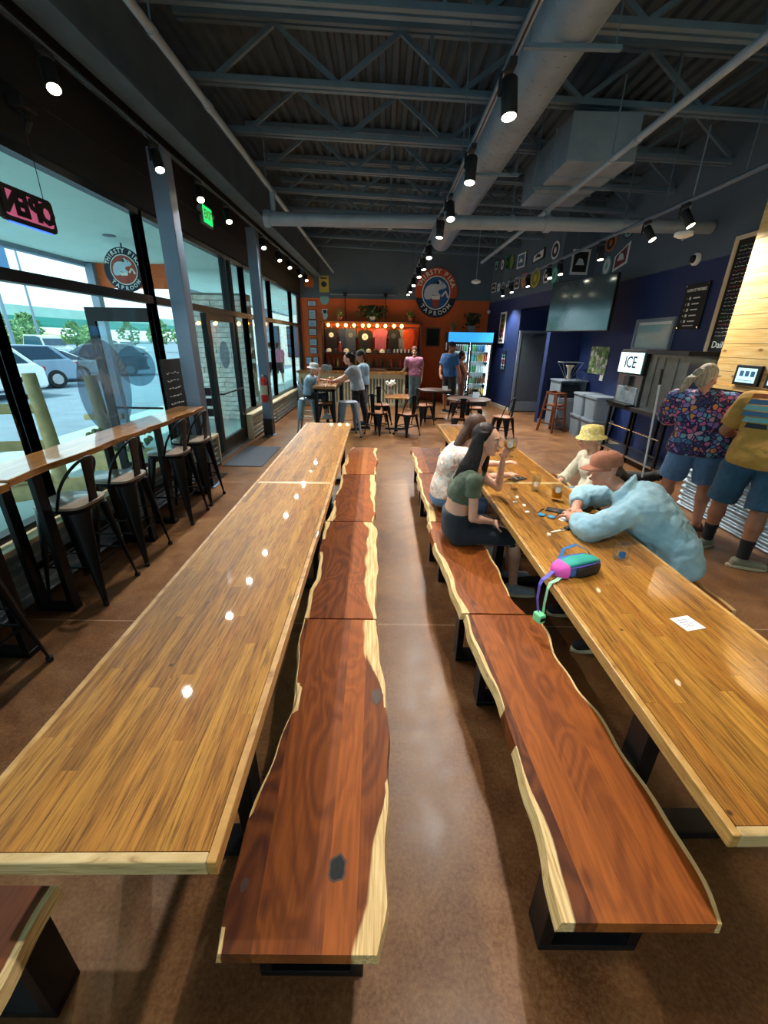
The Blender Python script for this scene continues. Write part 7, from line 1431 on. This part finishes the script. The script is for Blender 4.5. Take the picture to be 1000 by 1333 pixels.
# ------------------------------------------------------------------ things on the tables
def tabletop_things():
    def tumbler(label, loc, r0, r1, h, beer=0., stem=False, badge=None, held=False):
        t = thing('beer_glass', label, 'glass', loc)
        if stem: prof = [(.03, 0), (.031, .004), (.008, .01), (.006, .035), (.02, .05), (r1, .085), (r1*1.02, .11), (r0, h)]; inner = [(r0-.002, h), (r1*1.02-.002, .11), (r1-.003, .087), (.015, .056), (.001, .052)]
        else: prof = [(r0*.9, 0), (r0, .006), (r1, h)]; inner = [(r1-.0025, h), (r0-.003, .014), (.001, .012)]
        MB().lathe([(.001, 0)]+prof+inner, n=28, cap=False).build('glass_wall', 'drink_glass', t, smooth=40)
        if beer:
            z1 = .02+beer*(h-.03); 
            if stem: pr = [(.001, .058), (.015, .062), (r1-.004, .09), (r1-.004, z1), (.001, z1)]
            else: pr = [(.001, .015), (r0-.004, .015), (r0+(r1-r0)*z1/h-.004, z1), (.001, z1)]
            MB().lathe(pr, n=24, cap=False).build('beer', 'beer', t, smooth=40)
        if badge: 
            rr = r0+(r1-r0)*.5 if not stem else r1; a0 = -pi/2-.35; m = MB(); q = []
            for i in range(6):
                a = a0+(i-2.5)*.17; hh = .022*sqrt(max(.05, 1-((i-2.5)/3)**2)); zc = h*.5 if not stem else .10
                q.append((a, zc-hh, zc+hh))
            vs = []; 
            for a, z0, z1 in q: vs += [((rr+.0015)*cos(a), (rr+.0015)*sin(a), z0), ((rr+.0015)*cos(a), (rr+.0015)*sin(a), z1)]
            m.add(vs, [(2*i, 2*i+2, 2*i+3, 2*i+1) for i in range(5)]); m.build('printed_badge', badge, t)
        return t
    tumbler('empty clear tumbler with a blue badge near the belt bag', (1.37, 2.09, TT+.0005), .038, .045, .095, .0, False, 'sign_blue')
    tumbler('tulip beer glass with a little beer by the brown capped person', (1.36, 3.02, TT+.0005), .034, .042, .135, .12, True, 'letter_white')
    tumbler('tall beer glass with a white print beside the black phone', (1.27, 3.24, TT+.0005), .032, .038, .14, .0, False, 'letter_white')
    tumbler('small tulip glass beside the phone and woman in olive', (1.11, 3.28, TT+.0005), .03, .036, .12, .0, True)
    tumbler('round bellied glass of amber beer held by the woman in olive', (.935, 2.985, 1.115), .038, .048, .15, .45, True, 'letter_white')
    # black phone stand / tap handle lying on the table
    t = thing('phone', 'black phone lying on the table beside the tall beer glass', 'phone', (1.22, 3.55, TT+.0005), radians(-62)); bx('case', 'matt_black', t, -.04, .04, -.08, .08, 0, .009, bevel=.003); bx('screen', 'tv_screen', t, -.036, .036, -.074, .074, .0092, .0098)
    t = thing('phone', 'dark phone lying near the sunglasses of the brown capped person', 'phone', (1.285, 2.80, TT+.0005), radians(60)); bx('case', 'matt_black', t, -.038, .038, -.075, .075, 0, .009, bevel=.003); bx('screen', 'tv_screen', t, -.034, .034, -.069, .069, .0092, .0098)
    t = thing('sunglasses', 'sunglasses with pale blue lenses lying on the table', 'sunglasses', (1.17, 2.70, TT+.0005), radians(-35))
    for g in (-1, 1): MB().lathe([(.026, .0), (.028, .004), (.024, .008), (.001, .009)], (g*.034, 0, .004), 18).build('lens', 'lens_blue', t, smooth=40); MB().tube([(g*.062, .01, .01), (g*.062, .10, .006), (g*.05, .13, .004)], .003, 6).build('temple', 'matt_black', t)
    MB().tube([(-.01, 0, .012), (0, 0, .015), (.01, 0, .012)], .003, 6).build('bridge', 'matt_black', t)
    t = thing('car_keys', 'small bunch of keys on a pale tag near the denim sleeve', 'keys', (1.20, 2.475, TT+.0005), .4); MB().tube([(.018*cos(a*pi/6), .018*sin(a*pi/6), .003) for a in range(12)], .0022, 5, closed=True).build('ring', 'chrome', t); MB().box(-.10, -.02, -.008, .008, 0, .004).build('tag', 'label_cream', t); MB().box(.02, .07, -.018, .018, 0, .014).build('fob', 'matt_black', t, bevel=.004)
    t = thing('napkin', 'crumpled white napkin on the table by the sunglasses', 'napkin', (1.30, 2.66, TT+.0005), .3); m = MB(); m.loft([((0, 0, 0), (.06, 0, 0), (0, .03, 0), .6), ((.005, 0, .008), (.05, 0, 0), (0, .022, 0), .6), ((0, 0, .012), (.02, 0, 0), (0, .01, 0))], 16); m.build('paper', 'white_paper', t)
    for x, y, lab in ((1.03, 2.98, 'scrap of white paper on the table near the woman in olive'), (1.06, 2.78, 'tiny white crumb of paper near the sunglasses')):
        o = MB().loft([((0, 0, 0), (.018, 0, 0), (0, .012, 0), .7), ((.002, 0, .006), (.012, 0, 0), (0, .008, 0), .7)], 9).build('paper_scrap', 'white_paper'); o.location = (x, y, TT+.0005); tag(o, lab, 'paper')
    # square card
    t = thing('table_card', 'white square paper card lying on the oak table', 'card', (1.365, 1.505, TT+.0005), radians(14)); bx('card', 'white_paper', t, -.05, .05, -.045, .045, 0, .0012); m = MB()
    for i in range(4): m.tube([(-.032+k*.008, .022-i*.014+.003*sin(k*2.+i), .0016) for k in range(8-i % 2)], .0011, 4)
    m.build('scribble', 'ink', t)['kind'] = 'stuff'
    # belt bag
    t = thing('belt_bag', 'teal and black belt bag with magenta trim lying on the table', 'bag', (1.05, 1.94, TT+.0005), radians(22))
    m = MB(); m.loft([((-.145, .0, .03), (0, .030, 0), (0, 0, .024), .5), ((-.125, 0, .038), (0, .048, 0), (0, 0, .036), .45), ((-.04, 0, .044), (0, .056, 0), (0, 0, .044), .45), ((.07, 0, .042), (0, .054, 0), (0, 0, .042), .45), ((.125, 0, .036), (0, .042, 0), (0, 0, .034), .5), ((.145, 0, .030), (0, .022, 0), (0, 0, .02), .6)], 28); m.build('pouch', 'bag_blue', t, smooth=60)
    m = MB(); m.loft([((-.115, -.012, .070), (0, .034, 0), (0, 0, .012), .5), ((-.03, -.014, .080), (0, .042, 0), (0, 0, .013), .5), ((.07, -.014, .077), (0, .040, 0), (0, 0, .012), .5), ((.118, -.01, .064), (0, .028, 0), (0, 0, .010), .5)], 20); m.build('top_panel', 'bag_teal', t, smooth=60)
    m = MB(); m.loft([((-.055, -.052, .036), (0, .012, 0), (0, 0, .022), .5), ((-.035, -.058, .036), (0, .016, 0), (0, 0, .03), .45), ((.08, -.056, .036), (0, .016, 0), (0, 0, .03), .45), ((.115, -.044, .034), (0, .012, 0), (0, 0, .02), .5)], 20); m.build('front_pocket', 'matt_black', t, smooth=60)
    m = MB(); m.tube([(-.12, -.045, .062), (-.05, -.062, .070), (.05, -.062, .070), (.115, -.045, .058)], .004, 8); m.build('zip', 'purple_strap', t, smooth=True); MB().loft([((-.155, 0, .03), (0, .02, 0), (0, 0, .016), .6), ((-.142, -.004, .036), (0, .042, 0), (0, 0, .030), .5), ((-.108, -.010, .044), (0, .054, 0), (0, 0, .044), .5)], 18).build('end_panel', 'magenta', t, smooth=60)
    def strap(name, pts, w, th, mat):
        m = MB(); P2 = [V(q) for q in pts]; vs = []
        for i, q in enumerate(P2):
            dd = (P2[min(i+1, len(P2)-1)]-P2[max(i-1, 0)]).normalized(); sd = V((.35, .93, 0)); sd = (sd-dd*sd.dot(dd)).normalized(); n = dd.cross(sd)
            vs += [q+sd*w/2+n*th/2, q-sd*w/2+n*th/2, q-sd*w/2-n*th/2, q+sd*w/2-n*th/2]
        fs = [(0, 1, 2, 3), tuple(4*(len(P2)-1)+k for k in (3, 2, 1, 0))]
        for i in range(len(P2)-1):
            for k in range(4): fs.append((4*i+k, 4*i+(k+1) % 4, 4*i+4+(k+1) % 4, 4*i+4+k))
        return m.add(vs, fs).build(name, mat, t)
    strap('purple_strap', [(-.13, 0, .04), (-.17, .0, .03), (-.20, -.005, .012), (-.232, -.01, .006), (-.246, -.012, -.02), (-.252, -.02, -.10), (-.25, -.04, -.17)], .026, .003, 'purple_strap'); strap('mint_strap', [(-.12, -.03, .02), (-.17, -.045, .008), (-.215, -.05, .005), (-.232, -.055, -.02), (-.24, -.06, -.11), (-.235, -.06, -.19)], .022, .003, 'mint_strap')
    bk = MB().box(-.275, -.235, -.085, -.03, -.215, -.165).build('buckle', 'buckle', t, bevel=.006); bx('buckle_slot', 'matt_black', bk, -.272, -.238, -.0865, -.085, -.20, -.18)
    strap('loop_strap', [(-.08, .05, .05), (-.02, .085, .10), (.06, .08, .115), (.11, .05, .09), (.13, .02, .05)], .024, .003, 'cl_blue')
    # slim white cane leaning beside the patterned shirt
    t = thing('white_cane', 'slim white cane leaning between the woman and the ice machine', 'cane', (3.10, 4.66, 0)); MB().cyl((.0, 0, .0), (-.10, .02, 1.50), .009, .011, 10).build('shaft', 'white_plastic', t, smooth=40); MB().cyl((-.10, .02, 1.50), (-.112, .022, 1.66), .014, n=10).build('grip', 'matt_black', t, smooth=40); MB().ell((0, 0, .016), .016).build('tip', 'rubber', t, smooth=True)
    # basket of food and jar on the far high table
    t = thing('food_basket', 'red basket of food on the narrow high table', 'basket', (-1.12, 9.35, 1.0505)); MB().loft([((0, 0, 0), (.09, 0, 0), (0, .12, 0), .7), ((0, 0, .05), (.11, 0, 0), (0, .14, 0), .7)], 18).build('basket', 'can_red', t, smooth=50); m = MB(); rnd = random.Random(3)
    for i in range(14): m.ell((rnd.uniform(-.07, .07), rnd.uniform(-.1, .1), .055+rnd.random()*.02), .025, None, 7, 5)
    m.build('food', 'can_gold', t)['kind'] = 'stuff'
    tumbler('clear pint glass on the far narrow high table', (-1.08, 8.95, 1.0505), .03, .036, .14, .3)
tabletop_things()
